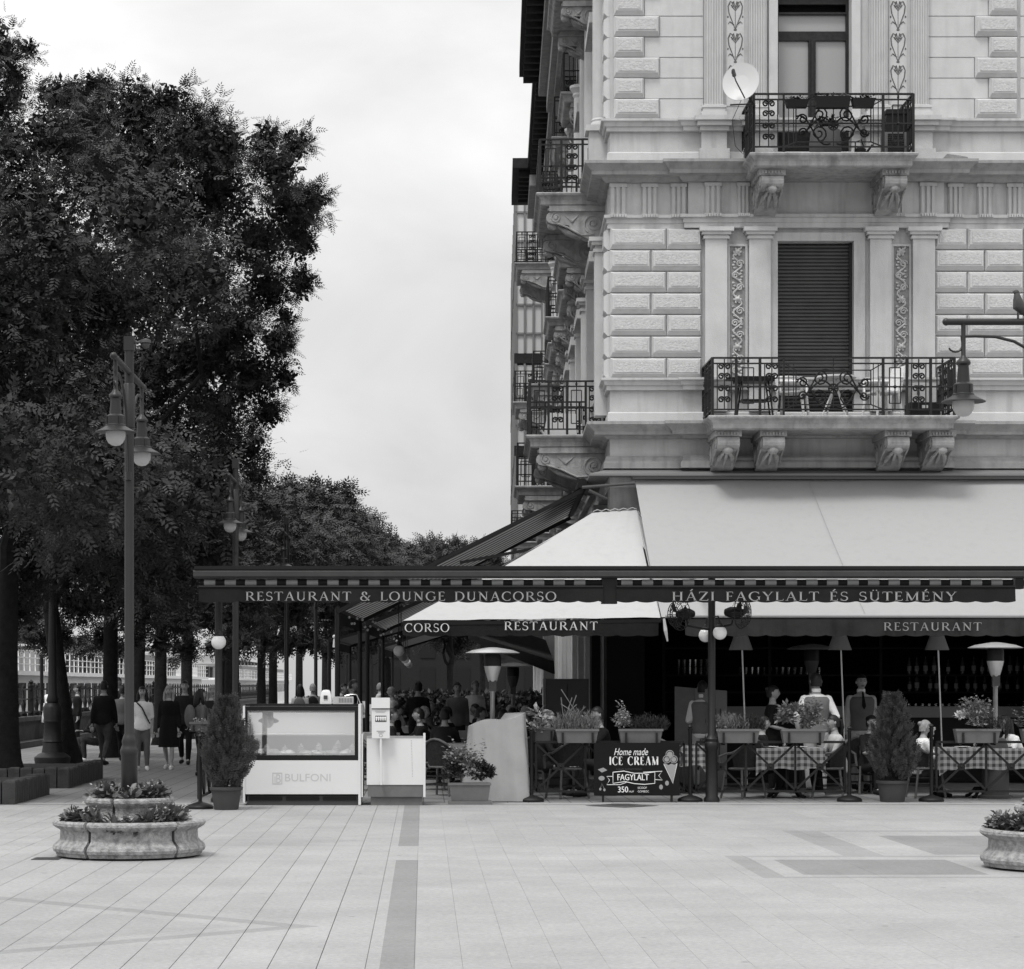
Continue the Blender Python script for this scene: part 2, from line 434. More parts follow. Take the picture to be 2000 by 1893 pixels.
def gingham(m, t, b):
    g = t.nodes.new('ShaderNodeTexCoord'); s = t.nodes.new('ShaderNodeSeparateXYZ'); t.links.new(g.outputs['Object'], s.inputs[0])
    a = mnode(t, 'GREATER_THAN', mnode(t, 'FRACT', mnode(t, 'MULTIPLY', s.outputs[0], 10.5)), .5)
    c = mnode(t, 'GREATER_THAN', mnode(t, 'FRACT', mnode(t, 'MULTIPLY', mnode(t, 'ADD', s.outputs[1], s.outputs[2]), 10.5)), .5)
    v = mnode(t, 'ADD', mnode(t, 'MULTIPLY', mnode(t, 'ADD', a, c), .19), .07)
    t.links.new(v, b.inputs['Base Color'])
def translucent(m, t, b):
    tr = t.nodes.new('ShaderNodeBsdfTranslucent'); mx = t.nodes.new('ShaderNodeMixShader'); o = t.nodes['Material Output']
    v = b.inputs['Base Color'].default_value; tr.inputs[0].default_value = (v[0], v[1], v[2], 1); mx.inputs[0].default_value = .5
    t.links.new(b.outputs[0], mx.inputs[1]); t.links.new(tr.outputs[0], mx.inputs[2]); t.links.new(mx.outputs[0], o.inputs[0])
M['gingham'] = mat('gingham_cloth', .4, .9, extra=gingham)

def glass_shader(name, fac, rough=.0, tint=.95):
    m = bpy.data.materials.new(name); m.use_nodes = True; t = m.node_tree; t.nodes.clear()
    o = t.nodes.new('ShaderNodeOutputMaterial'); mx = t.nodes.new('ShaderNodeMixShader')
    a = t.nodes.new('ShaderNodeBsdfTransparent'); a.inputs[0].default_value = (tint, tint, tint, 1)
    g = t.nodes.new('ShaderNodeBsdfGlossy'); g.inputs['Roughness'].default_value = rough
    mx.inputs[0].default_value = fac
    t.links.new(a.outputs[0], mx.inputs[1]); t.links.new(g.outputs[0], mx.inputs[2]); t.links.new(mx.outputs[0], o.inputs[0])
    return m
M['clear'] = glass_shader('clear_glass', .42)
M['clear_top'] = glass_shader('clear_top_glass', .08)
M['tumbler'] = glass_shader('tumbler_glass', .25, .05, .9)
# ------------------------------------------------------------------ ground, pavement, river
def paving_extra(m, t, b):
    g = t.nodes.new('ShaderNodeNewGeometry'); s = t.nodes.new('ShaderNodeSeparateXYZ'); t.links.new(g.outputs['Position'], s.inputs[0])
    X, Y = s.outputs[0], s.outputs[1]
    def band(v, a, c): return mnode(t, 'MULTIPLY', mnode(t, 'GREATER_THAN', v, a), mnode(t, 'LESS_THAN', v, c))
    def rect(x0, x1, y0, y1): return mnode(t, 'MULTIPLY', band(X, x0, x1), band(Y, y0, y1))
    def sm(*a):
        r = a[0]
        for q in a[1:]: r = mnode(t, 'ADD', r, q)
        return r
    strip = sm(rect(-.262, -.05, 5, 22.05), rect(-.262, -.05, 23.95, 32.6))
    light = rect(-12, 14, 22.05, 23.95)
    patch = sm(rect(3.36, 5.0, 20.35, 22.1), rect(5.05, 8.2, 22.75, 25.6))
    frame = sm(rect(2.95, 3.16, 20.0, 22.6), rect(4.12, 4.52, 22.6, 26.5), rect(3.16, 8, 22.42, 22.6), rect(3.16, 8, 20.0, 20.14), rect(4.52, 8.5, 26.3, 26.5))
    dm = mnode(t, 'ADD', mnode(t, 'ABSOLUTE', mnode(t, 'SUBTRACT', Y, 16.0)), mnode(t, 'MULTIPLY', X, .86))   # diamond on the left
    dbord = mnode(t, 'MULTIPLY', band(dm, -.86, -.62), mnode(t, 'LESS_THAN', X, -.6))
    dbord2 = mnode(t, 'MULTIPLY', mnode(t, 'LESS_THAN', dm, -1.1), mnode(t, 'LESS_THAN', X, -.6))
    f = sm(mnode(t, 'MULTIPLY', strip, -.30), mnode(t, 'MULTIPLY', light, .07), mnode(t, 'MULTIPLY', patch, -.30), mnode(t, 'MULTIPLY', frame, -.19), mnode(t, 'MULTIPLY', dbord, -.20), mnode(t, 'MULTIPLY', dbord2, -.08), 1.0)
    sp = t.nodes.new('ShaderNodeTexNoise'); sp.inputs['Scale'].default_value = 1; sp.inputs['Detail'].default_value = 6; sp.inputs['Roughness'].default_value = .8
    smp = t.nodes.new('ShaderNodeMapping'); smp.inputs['Scale'].default_value = (22, 34, 20); t.links.new(g.outputs['Position'], smp.inputs[0]); t.links.new(smp.outputs[0], sp.inputs[0])
    spk = t.nodes.new('ShaderNodeMapRange'); spk.inputs[1].default_value = .25; spk.inputs[2].default_value = .75; spk.inputs[3].default_value = .70; spk.inputs[4].default_value = 1.28
    t.links.new(sp.outputs[0], spk.inputs[0])
    src = b.inputs['Base Color'].links[0].from_socket
    vo = t.nodes.new('ShaderNodeTexVoronoi'); vo.inputs['Scale'].default_value = 1.7; t.links.new(g.outputs['Position'], vo.inputs[0])   # gum and small spots
    gum = t.nodes.new('ShaderNodeMapRange'); gum.inputs[1].default_value = .03; gum.inputs[2].default_value = .055; gum.inputs[3].default_value = .66; gum.inputs[4].default_value = 1.; t.links.new(vo.outputs[0], gum.inputs[0])
    st = t.nodes.new('ShaderNodeTexNoise'); st.inputs['Scale'].default_value = .55; st.inputs['Detail'].default_value = 8; st.inputs['Roughness'].default_value = .7; t.links.new(g.outputs['Position'], st.inputs[0])
    sr = t.nodes.new('ShaderNodeMapRange'); sr.inputs[1].default_value = .35; sr.inputs[2].default_value = .7; sr.inputs[3].default_value = 1.06; sr.inputs[4].default_value = .86; t.links.new(st.outputs[0], sr.inputs[0])
    src = mnode(t, 'MULTIPLY', mnode(t, 'MULTIPLY', src, gum.outputs[0]), sr.outputs[0])
    v = mnode(t, 'MULTIPLY', mnode(t, 'MULTIPLY', src, f), spk.outputs[0])
    t.links.new(v, b.inputs['Base Color'])
for i, v in enumerate((.315, .321, .309, .325)):
    M['slab%d' % i] = mat('paving_stone', v, .8, .05, 1.3, .25, 90, world_co=True, extra=paving_extra)
M['bed'] = mat('paving_joint', .17, .95, .85, 1.1, world_co=True)

def farpave(m, t, b):
    g = t.nodes.new('ShaderNodeNewGeometry')
    br = t.nodes.new('ShaderNodeTexBrick'); br.inputs['Scale'].default_value = 1.0
    br.inputs['Color1'].default_value = (.235, .235, .235, 1); br.inputs['Color2'].default_value = (.205, .205, .205, 1); br.inputs['Mortar'].default_value = (.09, .09, .09, 1)  # slab stone with the tree shade put into a darker colour
    br.inputs['Mortar Size'].default_value = .008; br.inputs['Brick Width'].default_value = .6; br.inputs['Row Height'].default_value = .3
    mp = t.nodes.new('ShaderNodeMapping'); mp.inputs['Rotation'].default_value = (0, 0, R(90))
    t.links.new(g.outputs['Position'], mp.inputs[0]); t.links.new(mp.outputs[0], br.inputs[0]); t.links.new(br.outputs[0], b.inputs['Base Color'])
M['farpave'] = mat('far_paving', .28, .85, extra=farpave)

mb = MB()
mb.bx(-11.5, 900, -60, 2500, -6, -.03)
ground = tag(mb.build('ground', M['farpave']), kind='structure')
mb = MB(); mb.add([(-11.3, 32.62, 0), (-6.4, 32.62, 0), (14, 32.62, 0), (14, 170, 0), (-11.3, 170, 0)], [(0, 1, 2, 3, 4)])
tag(mb.build('promenade', M['farpave']), kind='structure')
mb = MB(); mb.add([(-2500, -400, -4.2), (-11.5, -400, -4.2), (-11.5, 2500, -4.2), (-2500, 2500, -4.2)], [(0, 1, 2, 3)])
tag(mb.build('river_water', M['water']), kind='structure')
mb = MB(); bp = []
for i in range(61):
    y = -200 + i * 45
    bp.append((y, 14 + 18 * abs(math.sin(i * .37)) + 14 * abs(math.sin(i * .151 + 1))))
for (ya, ha), (yb, hb) in zip(bp[:-1], bp[1:]):
    mb.add([(-420, ya, -5), (-420, yb, -5), (-520, yb, hb), (-520, ya, ha), (-900, yb, hb * .8), (-900, ya, ha * .8)], [(0, 1, 2, 3), (3, 2, 4, 5)])
tag(mb.build('far_bank_hills', M['bank'], smooth=True), kind='structure')

mb = MB(); mb.add([(-9, 8, -.012), (13, 8, -.012), (13, 32.62, -.012), (-9, 32.62, -.012)], [(0, 1, 2, 3)])
pav = tag(mb.build('pavement', M['bed']), kind='structure')
SW, SL = .29, .98
def slab_mesh(w, l, m, c):
    me = bpy.data.meshes.new('paving_slab')
    a, b = w / 2, l / 2
    me.from_pydata([(-a, -b, -.012), (a, -b, -.012), (a, b, -.012), (-a, b, -.012), (-a, -b, -c), (a, -b, -c), (a, b, -c), (-a, b, -c),
                    (-a + c, -b + c, 0), (a - c, -b + c, 0), (a - c, b - c, 0), (-a + c, b - c, 0)], [],
                   [(0, 1, 5, 4), (1, 2, 6, 5), (2, 3, 7, 6), (3, 0, 4, 7), (4, 5, 9, 8), (5, 6, 10, 9), (6, 7, 11, 10), (7, 4, 8, 11), (8, 9, 10, 11)])
    me.materials.append(m); return me
variants = {}
slabs = []
col = 0
x = -8.9
while x < 13.0:
    off = (col * .37) % 1 * SL
    y = 8.3 + off
    gap = .0048 if x < -.3 else .001
    while y - SL / 2 < 32.19:
        vx0, vx1 = wx(0, y), wx(2000, y)
        ln = min(SL, 32.195 - (y - SL / 2)); yc = y - SL / 2 + ln / 2
        if ln > .03: slabs.append((yc, x, gap, vx0 - .2 < x < vx1 + .2 and y > 13.2 and ln == SL, ln))
        y += SL
    x += SW; col += 1
seen = sorted([s for s in slabs if s[3]])
near = set(seen[:300])
stuff = MB()
for s in slabs:
    y, x, gap, _, ln = s; k = rnd.randrange(4); dz = -rnd.random() * .0012
    if s in near:
        key = (gap, k)
        if key not in variants: variants[key] = slab_mesh(SW - gap, SL - (.003 if gap > .005 else gap), M['slab%d' % k], .003 if gap > .005 else .0012)
        o = link('paving_slab', variants[key], pav); o.location = (x, y, dz)
    else:
        a, b = (SW - gap) / 2, (ln - (.003 if gap > .005 else gap)) / 2; stuff.m = k
        stuff.add([(x - a, y - b, -.012), (x + a, y - b, -.012), (x + a, y + b, -.012), (x - a, y + b, -.012),
                   (x - a, y - b, dz), (x + a, y - b, dz), (x + a, y + b, dz), (x - a, y + b, dz)],
                  [(0, 1, 5, 4), (1, 2, 6, 5), (2, 3, 7, 6), (3, 0, 4, 7), (4, 5, 6, 7)])
mb = MB(); mb.add([(-9, 32.2, .0025), (13, 32.2, .0025), (13, 32.66, .0025), (-9, 32.66, .0025)], [(0, 1, 2, 3)]); mb.build('edge_strip', M['slab1'], pav)
tag(stuff.build('paving_slabs', [M['slab%d' % k] for k in range(4)], pav), kind='stuff')

# ------------------------------------------------------------------ corner building
D = 38.8
fx = lambda p: wx(p, D)
fz = lambda p: wz(p, D)
XC = 3.14                                     # building corner
U = Vector((.0318, 1)).normalized(); Nn = Vector((-U.y, U.x))
def S(u, o, z=None):
    p = Vector((XC, D)) + U * u + Nn * o
    return (p.x, p.y) if z is None else (p.x, p.y, z)
SIDE_T = lambda u, z: Matrix(((-U.x, -Nn.x, 0, S(u, 0)[0]), (-U.y, -Nn.y, 0, S(u, 0)[1]), (0, 0, 1, z), (0, 0, 0, 1)))
FRONT_T = lambda x, z: Matrix.Translation((x, D, z))
bld = thing('corner_building', 'ornate pale plaster apartment building with rusticated walls above the restaurant awnings', 'building', (6.6, D, 0))
XR = 14.0
WX0, WX1 = 5.96, 7.24
w = MB()
w.bx(XC, WX0, D, D + .5, 5.0, 18); w.bx(WX1, XR, D, D + .5, 5.0, 18)
w.bx(WX0, WX1, D, D + .5, 5.0, 6.05); w.bx(WX0, WX1, D, D + .5, 9.14, 10.36); w.bx(WX0, WX1, D, D + .5, 13.6, 18)
w.build('front_wall', M['plaster'], bld)
w = MB()
holes = [(2.0, 3.3), (8.3, 9.5), (12.0, 13.2), (16.0, 17.2), (20, 21.2), (24, 25.2), (28.0, 29.2), (32.5, 33.8)]
zs = [(6.1, 9.0), (10.4, 13.2), (14.6, 16.8)]
def sbox(m_, u0, u1, o0, o1, z0, z1):
    pts = [S(u0, o0), S(u0, o1), S(u1, o1), S(u1, o0)]
    m_.prism([(p[0], p[1], z0) for p in pts][::-1], (0, 0, z1 - z0))
pu = .5
sbox(w, pu, 36, -.5, 0, 5.0, 17.4)
w.build('side_wall', M['plaster'], bld)
w = MB(); w.bx(XR, XR + .4, D + .002, D + 36, 0, 18); w.bx(3.9, XR, D + 36, D + 36.4, 0, 18); pieces(w, 'rear_wall', M['plaster'], bld)

# ground floor: pillars, lintel, dark room behind
w = MB(); w.bx(XC + .03, XC + .5, D + .02, D + .5, 0, 4.5); w.bx(11.2, 11.9, D + .02, D + .5, 0, 4.5)
for z in (3.2, 3.9): w.bx(XC - .02, XC + .55, D - .03, D + .52, z, z + .09)
pieces(w, 'pillar', M['plaster'], bld)
w = MB(); w.bx(XC, XR, D + .003, D + .5, 4.5, 4.998); w.build('lintel', M['cornice'], bld)
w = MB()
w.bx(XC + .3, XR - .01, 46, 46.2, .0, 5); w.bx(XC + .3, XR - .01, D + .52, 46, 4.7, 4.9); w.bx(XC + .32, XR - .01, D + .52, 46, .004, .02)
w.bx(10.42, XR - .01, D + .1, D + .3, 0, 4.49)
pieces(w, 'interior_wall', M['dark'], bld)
w = MB()
for u in range(1, 9):
    sbox(w, u * 4.0 - .35, u * 4.0 + .35, -.4, .12, 0, 4.99)
pieces(w, 'side_pillar', M['plaster2'], bld)
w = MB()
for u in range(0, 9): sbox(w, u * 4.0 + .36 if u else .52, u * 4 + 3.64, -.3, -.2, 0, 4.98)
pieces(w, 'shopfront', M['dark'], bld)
w = MB(); w.bx(XC - .06, XC + .58, D - .06, D + .55, .01, 3.15); sbox(w, 3.6, 4.4, .0, .16, .01, 3.3); pieces(w, 'pillar_dark_cover', M['dark'], bld)  # near-black boxes added round the lower part of two pillars

# mouldings swept round the corner, with a step forward round the central bay
def front_path(o_break=.12, xb0=4.42, xb1=8.78, side=30):
    return [S(side, 0), (XC, D), (xb0, D), (xb0, D - o_break), (xb1, D - o_break), (xb1, D), (XR, D)]
def moulding(name, prof, ztop, m='cornice', **k):
    b = MB(); b.sweep(front_path(**k), [(o, ztop + z) for o, z in prof]); return b.build(name, M[m], bld, smooth=True, ang=25)
big = [(-.05, 0), (.44, .012), (.44, -.035), (.40, -.06), (.34, -.12), (.32, -.14), (.32, -.20), (.15, -.215), (.12, -.25), (.07, -.285), (-.05, -.285)]
moulding('main_cornice', big, 10.40)
moulding('cornice', [(-.05, 0), (.40, .01), (.40, -.04), (.35, -.07), (.29, -.13), (.27, -.15), (.27, -.2), (.10, -.21), (.06, -.25), (-.05, -.25)], 6.06)
band = [(-.05, 0), (.15, .008), (.15, -.03), (.11, -.05), (.09, -.11), (.06, -.12), (.06, -.19), (-.05, -.19)]
moulding('dado_moulding', band, 11.17, 'plaster', o_break=.06)
moulding('dado_moulding', band, 6.82, 'plaster', o_break=.06)
moulding('architrave', [(-.05, 0), (.10, .0), (.10, -.05), (.06, -.06), (.06, -.13), (.04, -.14), (.04, -.22), (-.05, -.22)], 9.57, 'plaster', o_break=.08)
moulding('base_moulding', [(-.05, 0), (.05, 0), (.08, -.04), (.08, -.08), (.11, -.12), (.11, -.21), (-.05, -.21)], 5.52)
moulding('dado_foot', [(-.05, 0), (.02, 0), (.045, -.02), (.05, -.22), (-.05, -.22)], 10.64, 'plaster2', o_break=.03)
moulding('dado_foot', [(-.05, 0), (.015, 0), (.035, -.02), (.04, -.2), (-.05, -.2)], 6.265, 'plaster2', o_break=.03)
b = MB(); b.sweep([S(1.2, .1), (XC - .1, D - .1), (XR, D - .1)], [(-.08, 5.302), (.26, 5.20), (.26, 5.165), (-.08, 5.165)])
b.build('flashing', M['grey'], bld)

# rusticated blocks, first floor
rows1 = [(447 + i * 42.1, 447 + i * 42.1 + 41.2) for i in range(7)]
def block(x0, x1, y0, y1, out_=.105, bev=.036):
    o = MB(); z0, z1 = fz(y1), fz(y0)
    o.frus(x0 + .004, x1 - .004, z0 + .004, z1 - .004, D, out_, bev, .072)
    q = MB(); i = bev + .035
    ob = o.build('rustic_block', M['plaster2'], bld)
    q.bx(x0 + i, x1 - i, D - out_ - .010, D - out_ + .01, z0 + i + .03, z1 - i)
    q.build('rough_face', M['stone_rough'], ob)
for i, (a, c) in enumerate(rows1):
    j = 1301 if i % 2 == 0 else 1271
    block(fx(1191), fx(j), a, c); block(fx(j), fx(1370), a, c)
    j = 1888 if i % 2 == 0 else 1922
    block(fx(1824), fx(j), a, c); block(fx(j), fx(1998), a, c)
    for jj in (2040, 2130): block(fx(1998 if jj == 2040 else 2040), fx(jj), a, c)
# quoins and ashlar, second floor
qb = [-8 + 40.35 * i for i in range(7)]
for i in range(0, 9):
    a, c = 234 - 40.3 * (i + 1), 234 - 40.3 * i
    long_ = i % 2 == 0
    for (q0, q1, f0, f1) in ((1198, 1288 if long_ else 1258, None, 1374), (1903 if long_ else 1930, 1987, 1811, None)):
        block(fx(q0), fx(q1), a, c, .105, .036)
        s_ = MB()
        x0, x1 = (fx(q1), fx(f1)) if f1 else (fx(f0), fx(q0))
        s_.frus(x0 + .004, x1 - .004, fz(c) + .004, fz(a) - .004, D, .02, .006); s_.build('ashlar_block', M['plaster2'], bld)
    s_ = MB(); s_.frus(fx(1992), fx(2100), fz(c) + .004, fz(a) - .004, D, .02, .006); s_.build('ashlar_block', M['plaster2'], bld)
# the corner blocks seen edge-on on the side wall
side_mesh = {}
def sblock(u0, u1, z0, z1):
    o = MB(Matrix(((-U.x, -Nn.x, 0, S(0, 0)[0]), (-U.y, -Nn.y, 0, S(0, 0)[1]), (0, 0, 1, 0), (0, 0, 0, 1))))
    o.frus(-u1, -u0, z0 + .004, z1 - .004, 0, .10, .036, .072); o.build('rustic_block', M['plaster2'], bld)
for a, c in rows1: sblock(.02, .62, fz(c), fz(a))
for i in range(0, 9): sblock(.02, .62 if i % 2 else .5, fz(234 - 40.3 * i), fz(234 - 40.3 * (i + 1)))

# frieze: triglyphs with guttae
def triglyph(x0, x1, yb):
    o = MB(); z0, z1 = fz(419), fz(360); wd = x1 - x0
    o.bx(x0, x1, yb - .03, yb + .05, z0, z1)
    for k in range(3): o.bx(x0 + wd * (.06 + .33 * k), x0 + wd * (.06 + .33 * k) + wd * .2, yb - .06, yb - .03, z0, z1 - .06)
    o.bx(x0 - .01, x1 + .01, yb - .07, yb + .04, z1 - .06, z1)
    o.bx(x0 - .01, x1 + .01, yb - .07, yb + .04, z0 - .025, z0)
    for k in range(6): o.bx(x0 + wd * (k + .15) / 6, x0 + wd * (k + .85) / 6, yb - .15, yb - .02, z0 - .07, z0 - .026)
    o.build('triglyph', M['plaster'], bld)
for a, c in ((1191, 1223), (1253, 1284), (1310, 1340), (1851, 1879), (1908, 1937), (1966, 1995)): triglyph(fx(a), fx(c), D)
for a, c in ((1374, 1405), (1437, 1460), (1740, 1763), (1793, 1824)): triglyph(fx(a) + .01, fx(c) + .01, D - .08)
w = MB(); w.bx(4.45, 8.75, D - .08, D + .02, 9.571, 10.15); w.build('frieze', M['plaster'], bld)

# first-floor pilasters, relief panels
def pilaster(x0, x1, z0, z1):
    o = MB(); o.bx(x0, x1, D - .13, D + .02, z0, z1 - .22)
    for k, (e, za, zb) in enumerate(((.0, .22, .19), (.035, .19, .15), (.02, .15, .12), (.06, .12, .07), (.10, .07, .0))):
        o.bx(x0 - e, x1 + e, D - .13 - e, D + .02, z1 - za, z1 - zb - .0005)
    o.build('pilaster', M['plaster2'], bld)
PILS = [(4.73, 5.10), (5.47, 5.83), (7.50, 7.86), (8.22, 8.59)]
for a, c in PILS: pilaster(a, c, 6.27, 9.35)
def relief(xc, z0, z1):
    o = MB(); o.bx(xc - .14, xc + .14, D - .012, D + .01, z0, z1); pn = o.build('relief_panel', M['relief_panel'], bld)
    fr = MB()
    for s_ in (-1, 1): fr.bx(xc + s_ * .15 - .02, xc + s_ * .15 + .02, D - .05, D, z0, z1)
    fr.bx(xc - .17, xc + .17, D - .05, D, z1 + .001, z1 + .04); fr.build('frame', M['plaster'], pn)
    o = MB(); n = 90
    o.tube([(xc + .07 * math.sin(i / n * 14.5 * PI), D - .03, z0 + (z1 - z0) * i / n) for i in range(n + 1)], .016, 5)
    for k in range(int((z1 - z0) / .2)):
        z = z1 - .09 - k * .2; s_ = 1 if k % 2 else -1
        if k % 4 == 0:
            o.sph((xc, D - .035, z), (.05, .035, .05), 8, 5); o.sph((xc, D - .07, z), .018, 6, 4)
            for q in range(6): o.sph((xc + .055 * math.cos(q * PI / 3), D - .03, z + .055 * math.sin(q * PI / 3)), .024, 5, 4)
        else:
            o.tube([(px_, D - .035, pz_) for px_, pz_ in spiral(xc + s_ * .04, z, .065, .012, 0, 1.5, 16)], .013, 4)
            for q in range(4): o.sph((xc - s_ * (.05 + .02 * (q % 2)), D - .025, z + .05 * q - .07), (.03, .02, .02), 5, 4)
    o.build('vine_relief', M['relief'], pn, smooth=True)
relief(5.285, 6.75, 9.05); relief(8.04, 6.75, 9.05)
# second-floor fluted pilasters with pedestals, painted ornament
def fluted(x0, x1, z0, z1, yb, depth=.12, nf=7):
    pts = [(x0, yb + .02), (x0, yb - depth)]
    wd = (x1 - x0) / nf
    for k in range(nf):
        a = x0 + k * wd
        pts += [(a + wd * .18, yb - depth), (a + wd * .32, yb - depth + .022), (a + wd * .68, yb - depth + .022), (a + wd * .82, yb - depth)]
    pts += [(x1, yb - depth), (x1, yb + .02)]
    o = MB(); o.prism([(a, b_, z0) for a, b_ in pts], (0, 0, z1 - z0)); return o
P2 = [(4.725, 5.03), (5.47, 5.76), (7.49, 7.79), (8.195, 8.48)]
for a, c in P2:
    o = fluted(a, c, 11.42, 16.5, D); ob = o.build('fluted_pilaster', M['plaster2'], bld)
    o = MB()
    for e, za, zb in ((.06, 11.2, 11.29), (.035, 11.29, 11.36), (.05, 11.36, 11.40), (.015, 11.40, 11.42)): o.bx(a - e, c + e, D - .12 - e, D, za, zb - .0005)
    o.build('base', M['plaster2'], ob)
    o = MB(); o.bx(a - .06, c + .06, D - .16, D, 10.66, 10.96)
    for e, za, zb in ((.10, 10.45, 10.66), (.09, 10.96, 11.04), (.14, 11.04, 11.12), (.18, 11.12, 11.198)): o.bx(a - e, c + e, D - .13 - e, D, za + .0005, zb)
    o.build('pedestal', M['plaster'], ob)
def arabesque(xc, z0, z1):
    o = MB(); o.bx(xc - .15, xc + .15, D - .01, D + .01, z0, z1); pn = o.build('ornament_panel', M['plaster2'], bld)
    o = MB(); y = D - .013; z = z1 - .1; k = 0
    while z > z0 + .5:
        for s_ in (-1, 1):
            heart = [(xc + s_ * q, y, z + p) for q, p in ((.0, -.5), (.05, -.36), (.105, -.22), (.12, -.1), (.085, -.02), (.04, -.04), (.035, -.1), (.06, -.12))]
            o.tube(heart, [.006, .008, .010, .010, .009, .008, .007, .004], 5)
            for q in range(3): o.tube([(xc, y, z - .12 - q * .03), (xc + s_ * (.03 + q * .02), y, z - .02 - q * .03)], [.004, .010], 4)
            o.tube([(xc + s_ * .02, y, z - .42), (xc + s_ * .09, y, z - .36), (xc + s_ * .12, y, z - .40)], [.009, .009, .004], 4)
            o.sph((xc + s_ * .125, y, z - .28), (.014, .006, .02), 5, 4); o.sph((xc + s_ * .10, y, z - .06), (.014, .006, .02), 5, 4)
        o.tube([(xc, y, z - .5), (xc, y, z - .1)], .005, 4)
        o.sph((xc, y, z - .5), (.03, .006, .018), 6, 4)
        z -= .54; k += 1
    o.build('ornament', M['relief_dark'], pn)
arabesque(5.25, 11.42, 16); arabesque(7.99, 11.42, 16)
# windows
o = MB()
for a, c in ((WX0 - .19, WX0), (WX1, WX1 + .19)): o.bx(a, c, D - .05, D + .02, 6.27, 9.14)
o.bx(WX0 - .19, WX1 + .19, D - .05, D + .02, 9.141, 9.28); o.build('window_surround', M['plaster'], bld)
o = MB(); n = 50
for k in range(n):
    z = 6.06 + (9.12 - 6.06) * k / n; h = (9.12 - 6.06) / n
    o.prism([(WX0 + .01, D + .20, z), (WX0 + .01, D + .165, z + h * .25), (WX0 + .01, D + .16, z + h * .6), (WX0 + .01, D + .19, z + h * .97), (WX0 + .01, D + .22, z + h * .97), (WX0 + .01, D + .22, z)], (WX1 - WX0 - .02, 0, 0))
sh = o.build('roller_shutter', M['shutter'], bld)
o = MB(); o.bx(WX0, WX0 + .03, D + .1, D + .16, 6.06, 9.13); o.bx(WX1 - .05, WX1, D + .1, D + .16, 6.06, 9.13); pieces(o, 'guide_rail', M['frame'], sh)
o = MB(); yy = D + .2; x0, x1, zt = WX0, 7.20, 13.6
o.bx(x0 + .001, x0 + .05, yy, yy + .1, 10.36, zt); o.bx(x1 - .05, x1, yy, yy + .1, 10.36, zt)
o.bx(x0 + .05, x1 - .05, yy, yy + .1, fz(73), fz(55)); o.bx(x0 + .05, x1 - .05, yy - .02, yy + .1, fz(22), fz(18))
xm = (x0 + x1) / 2
o.bx(xm - .06, xm + .06, yy - .01, yy + .1, 10.36, fz(73) - .001); o.bx(xm - .02, xm + .02, yy - .035, yy - .011, 10.36, fz(73) - .001)
for a, c in ((x0 + .05, xm - .06), (xm + .06, x1 - .05)): o.bx(a, c, yy + .005, yy + .095, 10.36, 11.12)
o.bx(x0 + .05, x1 - .05, yy, yy + .1, fz(2), zt)
wf = o.build('window_frame', M['frame'], bld)
for a, c, za, zb in ((x0 + .051, xm - .061, 11.13, fz(73) - .002), (xm + .061, x1 - .051, 11.13, fz(73) - .002), (x0 + .051, x1 - .051, fz(55) + .002, fz(22) - .002)):
    q = MB(); q.bx(a, c, yy + .05, yy + .06, za, zb); q.build('pane', M['pane'], wf)
o = MB()
for a, c in ((WX0 - .15, WX0), (7.201, 7.35)): o.bx(a, c, D - .06, D + .3, 10.45, 16)
pieces(o, 'window_surround', M['plaster2'], bld)
w = MB(); w.bx(WX0 - .05, WX1 + .05, D + .45, D + .49, 6, 14); w.build('window_backing', M['dark2'], bld)
o = MB(); o.prism([(8.66, D - .085, fz(320)), (9.15, D - .085, fz(320)), (9.15, D - .085, fz(309)), (8.95, D - .085, fz(305)), (8.8, D - .085, fz(303))], (0, .05, 0)); o.build('exposed_brick', M['brick'], bld)

# side wall dressing: engaged columns, pilasters, window surrounds
for k, u in enumerate((.95, 4.7, 7.2, 10.6, 14.4, 18.6, 22.6, 26.6, 31.2, 35.2)):
    o = MB(); sbox(o, u - .2, u + .2, 0, .22, 6.3, 9.1)
    for e, za, zb in ((.03, 9.1, 9.16), (.0, 9.16, 9.22), (.06, 9.22, 9.28), (.1, 9.28, 9.35)): sbox(o, u - .2 - e, u + .2 + e, 0, .22 + e, za, zb)
    o.build('pilaster', M['plaster2'], bld)
    o = MB(); n = 44; p = S(u, .12)
    prof = [(.135 * (1 - .012 * k2), z) for k2, z in ((0, 11.42), (1, 13), (3, 14.25))]
    ring = lambda r: [(r * (1 - .10 * max(0, math.sin(j / n * 22 * 2 * PI))) * math.cos(2 * PI * j / n), r * (1 - .10 * max(0, math.sin(j / n * 22 * 2 * PI))) * math.sin(2 * PI * j / n)) for j in range(n)]
    vs = []
    for r, z in prof: vs += [(p[0] + a, p[1] + b_, z) for a, b_ in ring(r)]
    o.add(vs, [(i * n + j, i * n + (j + 1) % n, (i + 1) * n + (j + 1) % n, (i + 1) * n + j) for i in range(2) for j in range(n)])
    o.lathe([(.17, 0), (.17, .05), (.15, .09), (.16, .12), (.14, .15)], 20, (p[0], p[1], 11.28))
    o.lathe([(.13, 0), (.16, .06), (.15, .1), (.2, .18), (.22, .2), (.22, .26)], 20, (p[0], p[1], 14.24))
    sbox(o, u - .2, u + .2, 0, .32, 10.45, 11.275); sbox(o, u - .26, u + .26, 0, .38, 11.18, 11.279)
    o.build('engaged_column', M['plaster2'], bld, smooth=True, ang=30)
    if k > 1:
        o = MB()
        for j in range(7): sbox(o, u + .35, u + .9, 0, .07, 6.83 + j * .36, 6.83 + j * .36 + .33)
        for j in range(7): sbox(o, u + .35, u + .8, 0, .07, 11.2 + j * .36, 11.2 + j * .36 + .33)
        pieces(o, 'side_quoin', M['plaster2'], bld)
